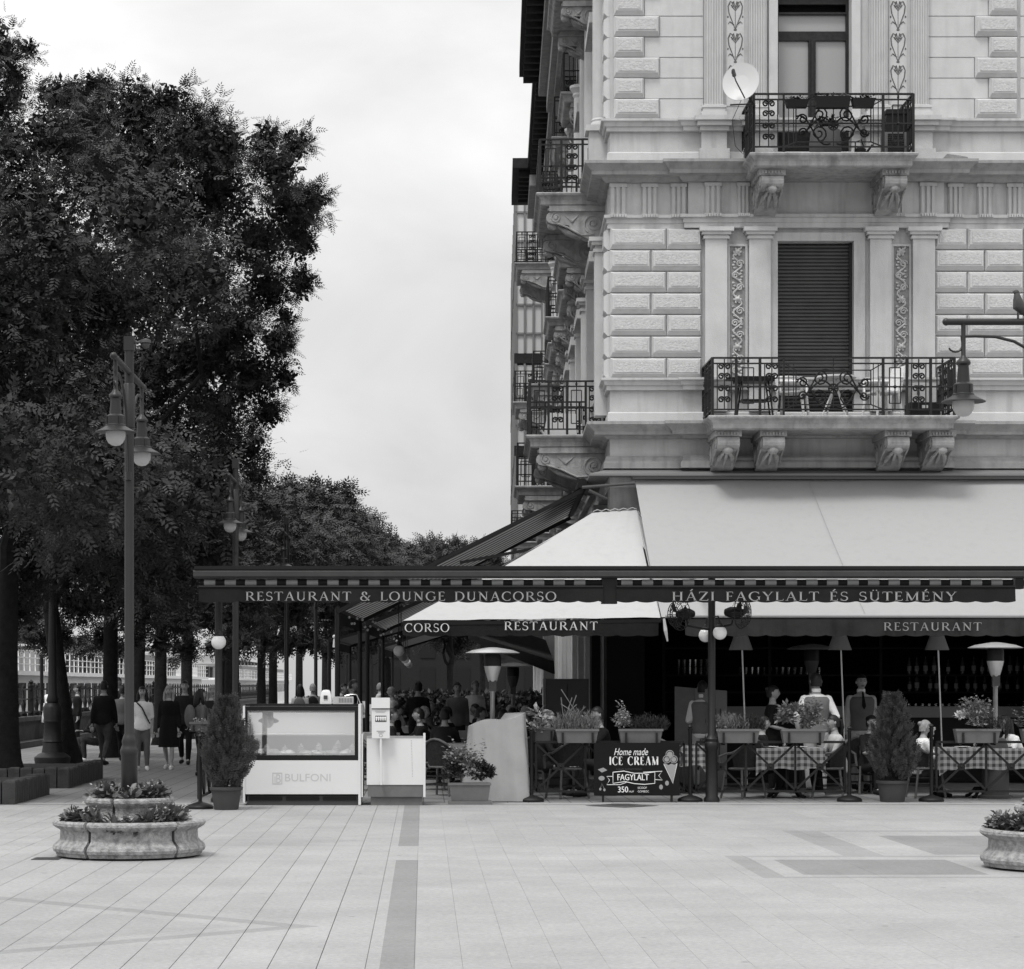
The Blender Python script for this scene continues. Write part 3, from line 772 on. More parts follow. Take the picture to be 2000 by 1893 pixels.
for u0, u1 in holes:
    for z0, z1 in zs:
        o = MB(); sbox(o, u0 - .18, u0, 0, .1, z0, z1); sbox(o, u1, u1 + .18, 0, .1, z0, z1)
        sbox(o, u0 - .3, u1 + .3, 0, .28, z1 + .12, z1 + .3); sbox(o, u0 - .2, u1 + .2, 0, .12, z1, z1 + .119)
        wf = o.build('window', M['plaster'], bld)
        o = MB(); sbox(o, u0, u1, .002, .03, z0, z1); o.build('pane', M['ship_dk'], wf)
        o = MB(); um = (u0 + u1) / 2
        for a in (u0 + .03, um, u1 - .03): sbox(o, a - .03, a + .03, .031, .06, z0, z1)
        o.build('frame', M['frame'], wf)
# eaves with brackets, roof
o = MB(); sbox(o, -1.2, 21, -.3, 1.32, 17.45, 17.75); sbox(o, 21.002, 31.5, -.3, .96, 17.45, 17.75); sbox(o, 31.502, 37, -.3, 1.42, 17.45, 17.75)
o.bx(XC - 1.0, XR + 1, D - 1.3, D + .3, 17.76, 18.0)
pieces(o, 'eaves', M['eave'], bld)
o = MB()
for k in range(60):
    u = -1 + k * .62; oo = 1.22 if u < 21 or u > 31.6 else .88
    sbox(o, u, u + .16, .6 if oo > 1 else .4, oo, 17.25, 17.449)
pieces(o, 'eave_bracket', M['eave'], bld)
o = MB()
for ua, ub, k_ in ((-.3, 20.9, .82), (21.05, 31.4, .5), (31.55, 36.6, .9)):
    sbox(o, ua, ub, .0, k_, 16.92, 17.249); sbox(o, ua, ub, .0, k_ * .75, 16.5, 16.918); sbox(o, ua, ub, .0, k_ * .5, 16.05, 16.498); sbox(o, ua, ub, 0, k_ * .62, 16.0, 16.048)
o.build('side_frieze', M['cornice'], bld)
o = MB(); q = [S(0, .4), S(36, .4), (XR, D + 36), (XR, D)]
zr = 18.05
o.add([(q[0][0], q[0][1], zr), (q[1][0], q[1][1], zr), (q[2][0], q[2][1], zr), (q[3][0], q[3][1], zr), (8.5, 43, zr + 2.5), (8.8, 71, zr + 2.5)],
      [(0, 1, 5, 4), (1, 2, 5), (2, 3, 4, 5), (3, 0, 4)])
o.build('roof', M['dark2'], bld)

# ---------------- balconies
def console(T, x, p, h, wd, name_parent, m='slabst'):
    mats = (M[m],)
    o = MB(T)
    prof = [(0, 0), (-p, 0)]
    r1 = h * .20; r2 = h * .36
    prof += [(-p - .02 + r1 * (1 - math.cos(R(a))) - r1 * .9, -r1 + r1 * math.sin(R(a))) for a in (60, 30, 0, -30, -60, -90)]
    prof += [(-p + .28, -h * .46), (-p * .62, -h * .64), (-p * .4, -h * .86), (-p * .22, -h * .98), (0, -h)]
    o.prism([(x - wd / 2, y, z) for y, z in prof], (wd, 0, 0))
    ob = o.build('console', M[m], name_parent)
    q = MB(T)
    for s_ in (-1, 1):
        xx = x + s_ * (wd / 2 + .004)
        q.tube([(xx, a, b_) for a, b_ in spiral(-p + r1 * .6, -r1, r1 * .92, .01, PI * .5, 1.7, 22)], .016, 5)
        q.tube([(xx, a, b_) for a, b_ in spiral(-r2 * 1.05, -r2 * 1.15, r2 * 1.0, .02, -PI * .5, -2.0, 30)], .018, 5)
        q.tube([(xx, -p + r1 * .6, -r1 * 1.95), (xx, -p * .7, -h * .55), (xx, -p * .45, -h * .8), (xx, -r2 * 1.05, -r2 * 2.15)], .018, 5)
        q.sph((xx, -p + r1 * .6, -r1), (.015, r1 * .3, r1 * .3), 8, 5); q.sph((xx, -r2 * 1.05, -r2 * 1.15), (.018, r2 * .28, r2 * .28), 8, 5)
        for k in range(4): q.tube([(xx, -p * .62, -h * .34), (xx, -p * (.5 + .09 * k), -h * (.12 + .1 * (k % 3)))], [.02, .006], 5)
    q.build('volute', M[m], ob, smooth=True)
    q = MB(T)
    for s_ in (-.5, -.17, .17, .5): q.tube([(x + wd * s_ * .8, -p - .015, -.03), (x + wd * s_ * .8, -p - .045, -r1), (x + wd * s_ * .8, -p + .01, -r1 * 1.9)], .02, 6)
    q.sph((x, -p + .0, -r1 * 2.2), (wd * .26, .09, .07), 8, 6)
    for s_ in (-1, 0, 1):
        q.tube([(x + s_ * wd * .1, -p + .1, -h * .44), (x + s_ * wd * .30, -p * .72, -h * .66), (x + s_ * wd * .4, -p * .45, -h * .88)], [.02, .035, .01], 5)
        q.tube([(x, -p + .22, -h * .52), (x + s_ * wd * .36, -p * .8, -h * .6)], [.02, .01], 5)
    q.build('acanthus_leaf', M[m], ob, smooth=True)
    q = MB(T); q.bx(x - wd / 2 - .04, x + wd / 2 + .04, -p - .06, 0, .001, .1)
    for k in range(7): q.bx(x - wd / 2 + wd * (k + .15) / 7, x - wd / 2 + wd * (k + .75) / 7, -p - .085, -p - .06, .02, .07)
    q.build('console_cap', M[m], ob)
    return ob
def rail_side(mb, a, b, style, H=.94):
    a = Vector(a); b = Vector(b); Ln = (b - a).length; d = (b - a) / Ln
    Q = lambda s_, z: (a.x + d.x * s_, a.y + d.y * s_, z)
    mb.bar(Q(0, H), Q(Ln, H), .04, .028)
    for z in (H - .09, H * .5, .10): mb.bar(Q(0, z), Q(Ln, z), .024, .024)
    def scroll(cx, cz, r, a0, tr, tk=.008): mb.tube([Q(*q) for q in spiral(cx, cz, r, r * .2, a0, tr, 16)], tk * 1.75, 4)
    if style == 'center':
        c = Ln / 2
        for s_ in (.08, .16): 
            for q in (s_, Ln - s_): mb.bar(Q(q, .1), Q(q, H - .09), .013)
        for e in ((.2, .18), ):
            i, j = e
            for p0, p1 in (((i, j), (Ln - i, j)), ((i, H - .2), (Ln - i, H - .2)), ((i, j), (i, H - .2)), ((Ln - i, j), (Ln - i, H - .2))): mb.bar(Q(*p0), Q(*p1), .018)
        for p0, p1 in (((.02, .11), (.2, .18)), ((.02, H - .1), (.2, H - .2)), ((Ln - .02, .11), (Ln - .2, .18)), ((Ln - .02, H - .1), (Ln - .2, H - .2))): mb.bar(Q(*p0), Q(*p1), .018)
        z = H * .47
        mb.tube([Q(*q) for q in arcpts(c, z, .075, .075, 0, 360, 16)], .014, 5); mb.sph(Q(c, z), .035, 8, 6)
        for q in range(8): mb.tube([Q(c + .03 * math.cos(q * PI / 4), z + .03 * math.sin(q * PI / 4)), Q(c + .07 * math.cos(q * PI / 4), z + .07 * math.sin(q * PI / 4))], .012, 4)
        mb.bar(Q(c, z + .08), Q(c, H + .03), .014); mb.bar(Q(c, .1), Q(c, z - .08), .014)
        for s_ in (-1, 1):
            scroll(c + s_ * .22, z + .17, .13, PI / 2 if s_ > 0 else PI / 2, s_ * 1.6); scroll(c + s_ * .24, z - .13, .14, -PI / 2, -s_ * 1.6)
            scroll(c + s_ * .50, z + .10, .09, PI, s_ * 1.5); scroll(c + s_ * .50, z - .12, .08, 0, -s_ * 1.5)
            mb.tube([Q(c + s_ * t_ * .5, z + .13 * math.sin(t_ * PI * 1.4)) for t_ in [i / 10 for i in range(11)]], .015, 4)
            mb.tube([Q(c + s_ * (.08 + t_ * .5), z + .3 - .42 * t_ + .1 * math.sin(t_ * 6)) for t_ in [i / 10 for i in range(11)]], .014, 4)
            mb.tube([Q(c + s_ * (.05 + t_ * .55), z - .3 + .42 * t_ - .1 * math.sin(t_ * 6)) for t_ in [i / 10 for i in range(11)]], .014, 4)
    else:
        n = max(1, round(Ln / .36)); wd = Ln / n
        for k in range(n):
            s0 = k * wd; c = s0 + wd / 2
            mb.bar(Q(s0, 0), Q(s0, H), .042)
            if (k + style) % 2 == 0:
                for q in (c - wd * .3, c + wd * .3): mb.bar(Q(q, .1), Q(q, H - .09), .017)
                for zz in (.26, .44, .64, .8):
                    scroll(c - .05, zz, .055, 0, 1.4); scroll(c + .05, zz, .055, PI, -1.4)
                mb.bar(Q(c, .1), Q(c, H - .02), .018)
            else:
                for p0, p1 in (((c - .09, .2), (c + .09, .2)), ((c - .09, .78), (c + .09, .78)), ((c - .09, .2), (c - .09, .78)), ((c + .09, .2), (c + .09, .78))): mb.bar(Q(*p0), Q(*p1), .017)
                mb.bar(Q(c, .1), Q(c, H), .018); mb.tube([Q(c, H - .09), Q(c, H - .05), Q(c, H + .02)], [.008, .022, .002], 6)
                mb.sph(Q(c, H * .5), .03, 6, 4)
        mb.bar(Q(Ln, 0), Q(Ln, H), .032)
def balcony(T, w_, p, cons, name='balcony', ch=.5, cw=.36, center=True, H=.94, cap=True):
    o = MB(T)
    path = [(-w_ / 2 + .1, 0), (-w_ / 2 + .1, -p + .1), (w_ / 2 - .1, -p + .1), (w_ / 2 - .1, 0)]
    o.sweep(path, [(-.12, .0), (.10, .0), (.12, -.02), (.11, -.05), (.06, -.08), (.03, -.13), (.03, -.20), (0, -.22), (-.12, -.22)])
    o.bx(-w_ / 2 + .2, w_ / 2 - .2, -p + .2, 0, -.215, -.003)
    ob = o.build(name, M['slabst'], bld)
    for x in cons: console(T @ Matrix.Translation((0, 0, -.32)), x, p - .28, ch, cw, ob)
    r = MB(T); e = .06; a = w_ / 2 - e
    if center:
        sidew = (w_ - 2 * e - 1.62) / 2 if w_ > 3 else (w_ - 2 * e - 1.62) / 2
        rail_side(r, (-a, -p + e, 0), (-.81, -p + e, 0), 0, H); rail_side(r, (-.81, -p + e, 0), (.81, -p + e, 0), 'center', H); rail_side(r, (.81, -p + e, 0), (a, -p + e, 0), 1, H)
    else:
        rail_side(r, (-a, -p + e, 0), (a, -p + e, 0), 0, H)
    rail_side(r, (-a, -.02, 0), (-a, -p + e, 0), 0, H); rail_side(r, (a, -p + e, 0), (a, -.02, 0), 1, H)
    r.build('railing', M['iron'], ob)
    return ob
B1 = 6.06; B2 = 10.34
balcony(FRONT_T(6.68, B1), 4.06, 1.32, [-1.69, -.95, 1.09, 1.82])
balcony(FRONT_T(6.68, B2), 2.72, 1.32, [-.97, 1.05], H=.96)
for u, z, w_, p in ((3.1, B1, 3.1, 1.38), (3.3, B2, 3.2, 1.2), (5.2, 14.6, 2.6, .9), (13.0, B2, 2.6, .55), (12.6, 14.6, 2.4, .5), (13.2, B1, 2.6, 1.5), (20.8, B2, 2.6, .6), (24.6, B2, 2.6, .6), (20.6, B1, 2.6, .6), (33.2, B2, 3.0, 1.4), (33.2, 14.6, 3.0, 1.35), (33.2, B1, 3.0, 1.5), (8.9, B2, 2.2, .7), (8.9, B1, 2.4, .75), (16.6, B2, 2.4, .75), (16.6, B1, 2.4, .7), (16.6, 14.6, 2.2, .6), (24.6, 14.6, 2.4, .7), (28.6, B2, 2.2, .9), (28.6, B1, 2.2, .8)):
    balcony(SIDE_T(u, z), w_, p, [-w_ / 2 + .3, w_ / 2 - .3], ch=.52 if p > 1 else .4, center=False)
# ------------------------------------------------------------------ neighbouring building beyond
nb = thing('glass_bay_building', 'distant modern building with projecting glazed bays beyond the ornate one', 'building', S(52, 0, 0))
o = MB(); sbox(o, 40, 66, -6, .25, 0, 19); o.build('wall', M['plaster'], nb)
for fl in range(5):
    z = 3.2 + fl * 3.2
    for k in range(3):
        u0 = 41 + k * 8
        o = MB(); sbox(o, u0, u0 + 6, .25, 1.3, z, z + .35); by = o.build('bay', M['frame'], nb)
        o = MB(); sbox(o, u0 + .05, u0 + 5.95, .252, 1.23, z + .351, z + 3.15); o.build('pane', M['glassbay'], by)
        o = MB()
        for q in range(4): sbox(o, u0 + q * 1.95, u0 + q * 1.95 + .1, 1.21, 1.29, z + .351, z + 3.19)
        for zq in (1.0, 2.0): sbox(o, u0 - .02, u0 + .06, .3, 1.25, z + zq, z + zq + .07)
        for q in (.3, .6, .9, 1.2): sbox(o, u0 - .02, u0 + .06, q, q + .07, z + .351, z + 3.19)
        pieces(o, 'mullion', M['grey'], by)

# ------------------------------------------------------------------ scatter leaves with numpy
nr = np.random.default_rng(11)
def scatter(name, tv, tf, pos, dr, up, sc, m, parent, kind=None):
    n = len(pos); k = len(tv)
    d = dr / np.linalg.norm(dr, axis=1)[:, None]
    s = np.cross(up, d); s /= np.linalg.norm(s, axis=1)[:, None] + 1e-9
    u = np.cross(d, s)
    t = np.asarray(tv, float)
    V = (t[None, :, 0, None] * d[:, None, :] + t[None, :, 1, None] * s[:, None, :] + t[None, :, 2, None] * u[:, None, :]) * sc[:, None, None] + pos[:, None, :]
    o = np.array(parent.get('_o', (0, 0, 0))) if parent is not None else np.zeros(3)
    V = V.reshape(-1, 3) - o
    f = np.asarray(tf); q = f.shape[1]
    Fc = (f[None] + (np.arange(n) * k)[:, None, None]).reshape(-1)
    me = bpy.data.meshes.new(name); nf = n * len(f)
    me.vertices.add(len(V)); me.vertices.foreach_set('co', V.ravel())
    me.loops.add(len(Fc)); me.loops.foreach_set('vertex_index', Fc.astype(np.int32))
    me.polygons.add(nf); me.polygons.foreach_set('loop_start', (np.arange(nf) * q).astype(np.int32))
    try: me.polygons.foreach_set('loop_total', np.full(nf, q, np.int32))
    except Exception: pass
    me.update(calc_edges=True); me.materials.append(m)
    return link(name, me, parent, None, parent)
def frond(np_=5, w=.2):
    v = []; f = []
    def leaf(x, y0, ang, l, dz):
        b = len(v); c, s = math.cos(ang), math.sin(ang)
        for a, e in ((0, 0), (l * .45, w * l * .9), (l, 0), (l * .45, -w * l * .9)): v.append((x + a * c - e * s, y0 + a * s + e * c, dz - .12 * x * x - .15 * a * abs(s)))
        f.append((b, b + 1, b + 2, b + 3))
    for i in range(np_):
        x = .12 + .78 * i / np_
        for s in (1, -1): leaf(x, 0, s * R(58 - 3 * i), .40 - .02 * i, 0)
    leaf(.86, 0, 0, .3, 0)
    return v, f
FR = frond(4, .15); FR_F = frond(3, .24)
LEAF = ([(0, 0, 0), (.45, .26, .05), (1, 0, -.08), (.45, -.26, .05)], [(0, 1, 2, 3)])
BROAD = ([(0, 0, 0), (.3, .24, .06), (.7, .25, .05), (1, 0, -.12), (.7, -.25, .05), (.3, -.24, .06), (.5, 0, -.03)], [(0, 1, 6, 5), (1, 2, 3, 6), (6, 3, 4, 5)])
NEEDLE = ([(0, .02, 0), (.5, .06, .01), (1, 0, 0), (.5, -.06, .01)], [(0, 1, 2, 3)])
def rdir(n):
    v = nr.normal(size=(n, 3)); return v / np.linalg.norm(v, axis=1)[:, None]
def crown(parent, clumps, size, dens, tmpl, m):
    PP, DD, UU, IN = [], [], [], []
    for (px, py, rp, d) in clumps:
        c = np.array(P(px, py, d)); r = rp * d / FPX
        ns = max(8, int(16 * r * r / .8)); ns = min(ns, 40)
        sd = rdir(ns); sub = c + sd * r * nr.uniform(.45, 1.0, (ns, 1)) * np.array([1, 1.05, .9])
        n = int(4 * PI * r * r * dens * 1.35)
        w = nr.uniform(.4, 1.6, ns); idx = nr.choice(ns, n, p=w / w.sum())
        off = nr.normal(size=(n, 3)) * r * .15 * np.array([1.25, 1.25, .75])
        p = sub[idx] + off
        dv = (p - c) / r * .55 + off / r * .8 + nr.normal(size=(n, 3)) * .62 + np.array([0, 0, -.10])
        PP.append(p); DD.append(dv); UU.append(np.array([0, -.15, 1.]) + nr.normal(size=(n, 3)) * .38)
        k = int(4 * PI * r * r * dens * 2.8)                # big leaves deep inside keep the crown dense
        q = c + rdir(k) * r * nr.uniform(0, .72, (k, 1)); IN.append(q)
    p = np.concatenate(PP); n = len(p); q = np.concatenate(IN); k = len(q)
    inner = scatter('inner_foliage', LEAF[0], LEAF[1], q, rdir(k), rdir(k), size * .62 * nr.uniform(.6, 1.3, k), m, parent)
    return scatter('crown', tmpl[0], tmpl[1], p, np.concatenate(DD), np.concatenate(UU), size * nr.uniform(.7, 1.3, n), m, parent)
def limb(mb, a, b, r0, r1, n=6, wob=.12):
    a = Vector(a); b = Vector(b); L_ = (b - a).length; pts = []
    for i in range(n + 1):
        t = i / n; p = a.lerp(b, t)
        if 0 < i < n: p += Vector((rnd.uniform(-1, 1), rnd.uniform(-1, 1), rnd.uniform(-.5, .5))) * L_ * wob * .5
        pts.append(p)
    mb.tube(pts, [r0 + (r1 - r0) * i / n for i in range(n + 1)], 8)
def tree(base, label, clumps, size=.3, dens=60, tmpl=FR, m='leaf', tr=.19, fork=3.4, lean=0., name='promenade_tree', nl=7):
    t = thing(name, label, 'tree', base, 0, 'trees along the promenade')
    crown(t, clumps, size * .62, dens, tmpl, M[m])
    if base[1] < 52:                       # the far side of the crown, hidden from the front, shades the walk
        ex = []
        for k in range(12):
            a = k * 2.4; q = Vector(base) + Vector((2.9 * math.cos(a) * (.5 + .5 * (k % 3) / 2) + .3, 1.2 + 3.3 * math.sin(a), 4.6 + (k % 5) * 1.35))
            if q.x > -4.4: q.x = -4.4
            ex.append((CX + q.x * FPX / q.y, CY - (q.z - CH) * FPX / q.y, 1.35 * FPX / q.y, q.y))
        crown(t, ex, size * 1.0, dens * .22, FR_F, M[m])
    o = MB(); b = Vector(base); top = b + Vector((lean, .1, fork))
    o.tube([b + Vector((0, 0, -.05)), b + Vector((.0, 0, .15)), b + Vector((lean * .2, .02, .6)), b + Vector((lean * .55, .0, fork * .55)), top], [tr * 1.55, tr * 1.25, tr, tr * .9, tr * .85], 12)
    cl = sorted(clumps, key=lambda c: -c[2])[:nl]
    mid = top + Vector((0, 0, 2.4)); limb(o, top - Vector((0, 0, .15)), mid, tr * .8, tr * .55, 5, .1)
    for k, c in enumerate(cl):
        e = P(c[0], c[1], c[3]); s_ = top if k % 2 else mid
        if e.z > s_.z: limb(o, s_ - Vector((0, 0, .1)), e, tr * .42, .03, 6)
        else: limb(o, s_, e + Vector((0, 0, .3)), tr * .3, .02, 6)
    o.build('trunk', M['bark'], t, smooth=True)
    return t
def cl(lst, d, jit=1.6, bulge=0.): return [(x, y, r, d + rnd.uniform(-jit, jit) + bulge * max(-1., min(1., (y - 640) / 320.))) for x, y, r in lst]
tree((-7.3, 33.7, .25), 'nearest promenade tree, only its tip showing at the top left edge of the picture', cl([(8, 105, 50), (-60, 150, 95), (58, 98, 26), (0, 205, 45), (-90, 300, 120), (30, 150, 34), (-10, 60, 40), (25, 190, 34)], 34, .6), .24, 80, nl=0)
tree((-7.1, 39.3, .25), 'thick trunked tree rising from the palisade bed beside the ornate cast iron lamp', cl([(60, 400, 120), (-20, 560, 140), (150, 520, 110), (100, 650, 110), (200, 610, 90), (-20, 800, 140), (100, 830, 110), (180, 760, 80), (0, 1000, 110), (110, 985, 80), (60, 1120, 80), (150, 900, 66), (-40, 1150, 80), (95, 270, 85), (20, 290, 80), (40, 1190, 50), (180, 330, 80), (110, 190, 52)], 40.2, 1.0, 2.0), .30, 62, tr=.2)
tree((-7.27, 47.5, 0), 'big round crowned tree with the slim leaning trunk behind the cast iron lamp', cl([(150, 190, 52), (170, 250, 92), (260, 215, 82), (370, 270, 86), (300, 330, 100), (430, 290, 76), (420, 380, 100), (520, 275, 45), (575, 285, 42), (545, 330, 62), (575, 400, 76), (500, 470, 90), (590, 480, 48), (300, 450, 105), (220, 350, 100), (400, 540, 80), (520, 560, 66), (590, 555, 38), (270, 590, 60), (450, 640, 76), (540, 670, 46), (370, 700, 76), (500, 740, 70), (556, 740, 30), (280, 740, 86), (420, 800, 80), (520, 810, 40), (330, 850, 90), (250, 900, 90), (620, 395, 28), (560, 620, 26), (190, 170, 40), (330, 200, 52)], 47.2, 1.4, 2.6), .34, 58, lean=-.45, nl=12)
tree((-7.2, 53, 0), 'dark promenade tree third in the row behind the man in the black sweater', cl([(440, 890, 66), (490, 880, 42), (498, 930, 32), (380, 950, 90), (250, 1000, 100), (330, 1080, 90), (200, 1100, 90), (110, 1090, 90), (150, 1180, 60), (260, 1190, 55), (60, 1235, 36), (120, 1240, 34), (200, 1248, 36), (260, 1252, 34)], 53), .36, 40, FR_F)
tree((-7.25, 58, 0), 'slim dark trunk standing right behind the tall lamp post', cl([(430, 990, 66), (420, 1100, 80), (300, 1150, 80), (180, 1180, 60), (350, 1210, 45), (60, 1180, 70), (10, 1235, 38), (90, 1256, 30), (310, 1256, 32), (370, 1262, 28)], 58), .38, 38, FR_F, lean=.1)
tree((-7.3, 64, 0), 'slim promenade tree behind the woman in the white shirt', cl([(470, 1060, 66), (490, 1150, 66), (390, 1190, 60), (450, 1215, 40), (520, 1000, 40), (420, 1264, 28), (350, 1262, 28), (480, 1258, 28), (160, 1262, 30), (230, 1268, 28)], 64), .4, 36, FR_F)
tree((-7.3, 71, 0), 'promenade tree behind the two women walking side by side', cl([(540, 1130, 80), (550, 1060, 66), (480, 1200, 55), (570, 1190, 60)], 72), .42, 34, FR_F)
LBL = ['paler tree behind the hanging string lights, left of the pair of backpackers', 'tree in the middle of the receding row above the glass display freezer', 'tree beyond the striped awnings above the white counter', 'far tree deep under the side awnings', 'small far tree with its crown just above the beam', 'low far tree where the crowns meet the striped awning']
FAR = [([(545, 985, 50), (572, 955, 26), (600, 1060, 70), (545, 1050, 55), (520, 1090, 60), (560, 1180, 60), (560, 1258, 30), (600, 1252, 30), (520, 1258, 28), (460, 1258, 28)], 84, -6.9), ([(620, 1000, 50), (662, 985, 42), (680, 1050, 62), (640, 1110, 80), (610, 960, 22), (640, 1190, 60), (640, 1255, 30), (690, 1250, 32), (735, 1255, 28)], 98, -6.4),
       ([(705, 1020, 34), (730, 1070, 45), (690, 1120, 70), (700, 1200, 50)], 115, -6.2), ([(765, 1065, 30), (790, 1085, 35), (750, 1110, 50), (745, 1055, 20)], 140, -6), ([(830, 1075, 28), (860, 1080, 30), (820, 1110, 50), (850, 1062, 16)], 170, -5.6), ([(890, 1075, 28), (930, 1085, 34), (900, 1110, 50), (960, 1100, 30)], 200, -4.5)]
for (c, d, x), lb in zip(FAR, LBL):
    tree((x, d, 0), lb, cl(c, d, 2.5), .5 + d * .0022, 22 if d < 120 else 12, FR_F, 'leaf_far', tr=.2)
for k, (x, d) in enumerate([(-9.6, 78), (-9.4, 92), (-6.6, 78.5), (-9.2, 106), (-6.4, 91)]):
    px, py = CX + x * FPX / d, 1337 - 5.2 * FPX / d
    tree((x, d, 0), ['far trunk close to the iron railing, leftmost of the distant pair', 'far trunk beyond the railing lamp, right behind the first distant one', 'dark trunk just right of the second twin lantern lamp post', 'farthest trunk by the railing near the white boats', 'slim trunk between the two backpackers and the railing'][k], cl([(px, py, 3.3 * FPX / d), (px - 60, py + 20, 2.4 * FPX / d), (px + 50, py + 40, 2.2 * FPX / d)], d), .5, 16, FR_F, tr=.19, fork=3.0)

for c, d, x, lb in (([(880, 1170, 55), (850, 1220, 45), (905, 1230, 45), (870, 1110, 40), (820, 1200, 40)], 112, 1.3, 'low dark tree behind the patio heater in the depth of the side terrace'),
                    ([(950, 1190, 50), (985, 1230, 40), (930, 1140, 40), (1000, 1180, 35)], 125, 3.2, 'low dark tree right of the heater in the depth of the side terrace'),
                    ([(780, 1180, 45), (750, 1210, 45), (800, 1225, 40), (740, 1150, 40)], 105, -1.6, 'low dark tree behind the hanging globe lamps')):
    tree((x, d, 0), lb, cl(c, d, 2.5), .7, 26, FR_F, 'leaf', tr=.2, fork=2.6)
t = thing('filler_hedge', 'added dark hedge hiding the bright ground beyond the side terrace', 'hedge', (1.6, 84, 0))  # made-up hedge, added to darken the view and cover bright ground
pp_ = np.stack([nr.uniform(-1.6, 4.6, 9000), nr.uniform(83.4, 84.6, 9000), nr.uniform(.05, 1.35, 9000)], 1)
scatter('foliage', LEAF[0], LEAF[1], pp_, rdir(9000), rdir(9000), nr.uniform(.16, .28, 9000), M['leaf'], t)
db_ = thing('distant_building', 'plain distant building closing the promenade beyond the trees', 'building', (4, 240, 0))
o = MB(); o.bx(-9, 30, 238, 250, 0, 7.5); o.build('wall', M['dark2'], db_)
o = MB(); o.bx(-9.5, 30.5, 237.5, 250.5, 7.502, 8.2); o.build('roof', M['dark2'], db_)
for k in range(9):
    q = MB(); q.bx(-7.5 + k * 3.6, -6 + k * 3.6, 237.9, 237.99, 1.0, 3.4); q.build('window', M['black'], db_)
    q = MB(); q.bx(-7.5 + k * 3.6, -6 + k * 3.6, 237.9, 237.99, 4.4, 6.4); q.build('window', M['black'], db_)

# palisade beds
def bed(x0, x1, y0, y1, label):
    t = thing('tree_bed', label, 'tree bed', ((x0 + x1) / 2, (y0 + y1) / 2, 0), 0, 'palisade tree beds'); w_ = .21
    def blk(cx, cy, ax):
        o = MB(); h = .33 + rnd.uniform(-.015, .02); a, b = (.1, .1)
        o.lathe([(.128, 0), (.128, h - .03), (.115, h - .008), (.08, h)], 4, (cx, cy, 0), PI / 4, PI / 4 + 2 * PI)
        o.build('palisade_block', M['block'], t)
    n = int((x1 - x0) / .2)
    for i in range(n): blk(x1 - .1 - i * .2, y0 + .1, 0)
    for i in range(1, int((y1 - y0) / .2)): blk(x1 - .1, y0 + .1 + i * .2, 1)
    o = MB(); o.bx(x0 + .05, x1 - .21, y0 + .21, y1 - .02, .0, .26); o.build('soil', M['soil'], t)
bed(-9.6, -5.7, 32.2, 35.3, 'palisade bordered tree bed at the left edge, the nearer one')
bed(-9.4, -5.72, 37.2, 41.4, 'palisade bordered tree bed round the thick trunk, the farther one')

# quay wall, iron fence
qw = thing('quay_wall', 'low stone parapet wall under the iron fence along the river', 'wall', (-10.9, 90, 0))
o = MB(); o.bx(-11.25, -10.8, 50, 168, 0, .68); o.build('wall_base', M['wallst'], qw)
o = MB()
for k in range(79): o.bx(-11.32, -10.72, 50 + k * 1.5, 51.49 + k * 1.5, .682, .80)
o.build('coping', M['wallst'], qw)
o = MB(); o.bx(-10.79, -10.45, 50, 168, .002, .16); o.build('step', M['wallst'], qw)
BAL = []
FENCE_L = ['nearest section of the black iron baluster fence, at the left edge', 'iron fence section behind the person in the pale coat', 'iron fence section right of the leaning trunk', 'iron fence section behind the tall lamp post', 'iron fence section behind the women walking', 'iron fence section behind the small conifer', 'iron fence section above the display freezer', 'farthest section of the black iron fence']
for k in range(8):
    y0 = 50 + k * 14.7
    t = thing('iron_fence', FENCE_L[k], 'fence', (-11.02, y0 + 7, .8), 0, 'iron fence sections along the river')
    o = MB(); o.bx(-11.05, -10.99, y0, y0 + 14.65, 1.52, 1.57); o.bx(-11.06, -10.98, y0, y0 + 14.65, .88, .93); o.bx(-11.04, -11.0, y0, y0 + 14.65, 1.25, 1.29); o.build('rail', M['iron'], t)
    if not BAL:
        o = MB(); o.lathe([(.10, .80), (.11, .85), (.07, .92), (.05, .96), (.065, 1.06), (.075, 1.12), (.04, 1.2), (.028, 1.27), (.035, 1.33), (.024, 1.36), (.022, 1.52), (.045, 1.6), (.02, 1.66), (.0, 1.72)], 10); o.v = [(a, b, c - .8) for a, b, c in o.v]
        ob = o.build('baluster', M['iron'], t, world=False, smooth=True); BAL.append(ob.data); ob.location = (0, -6.1, 0)
        st = 1
    else: st = 0
    for j in range(st, 13): ob = link('baluster', BAL[0], t); ob.location = (0, -6.1 + j * 1.05, 0)
    o = MB(); o.bx(-11.1, -10.94, y0 - .06, y0 + .06, .8, 1.62); o.lathe([(.1, 1.62), (.1, 1.66), (.04, 1.68), (.07, 1.76), (.0, 1.83)], 8, (-11.02, y0, 0)); o.build('post', M['iron'], t)

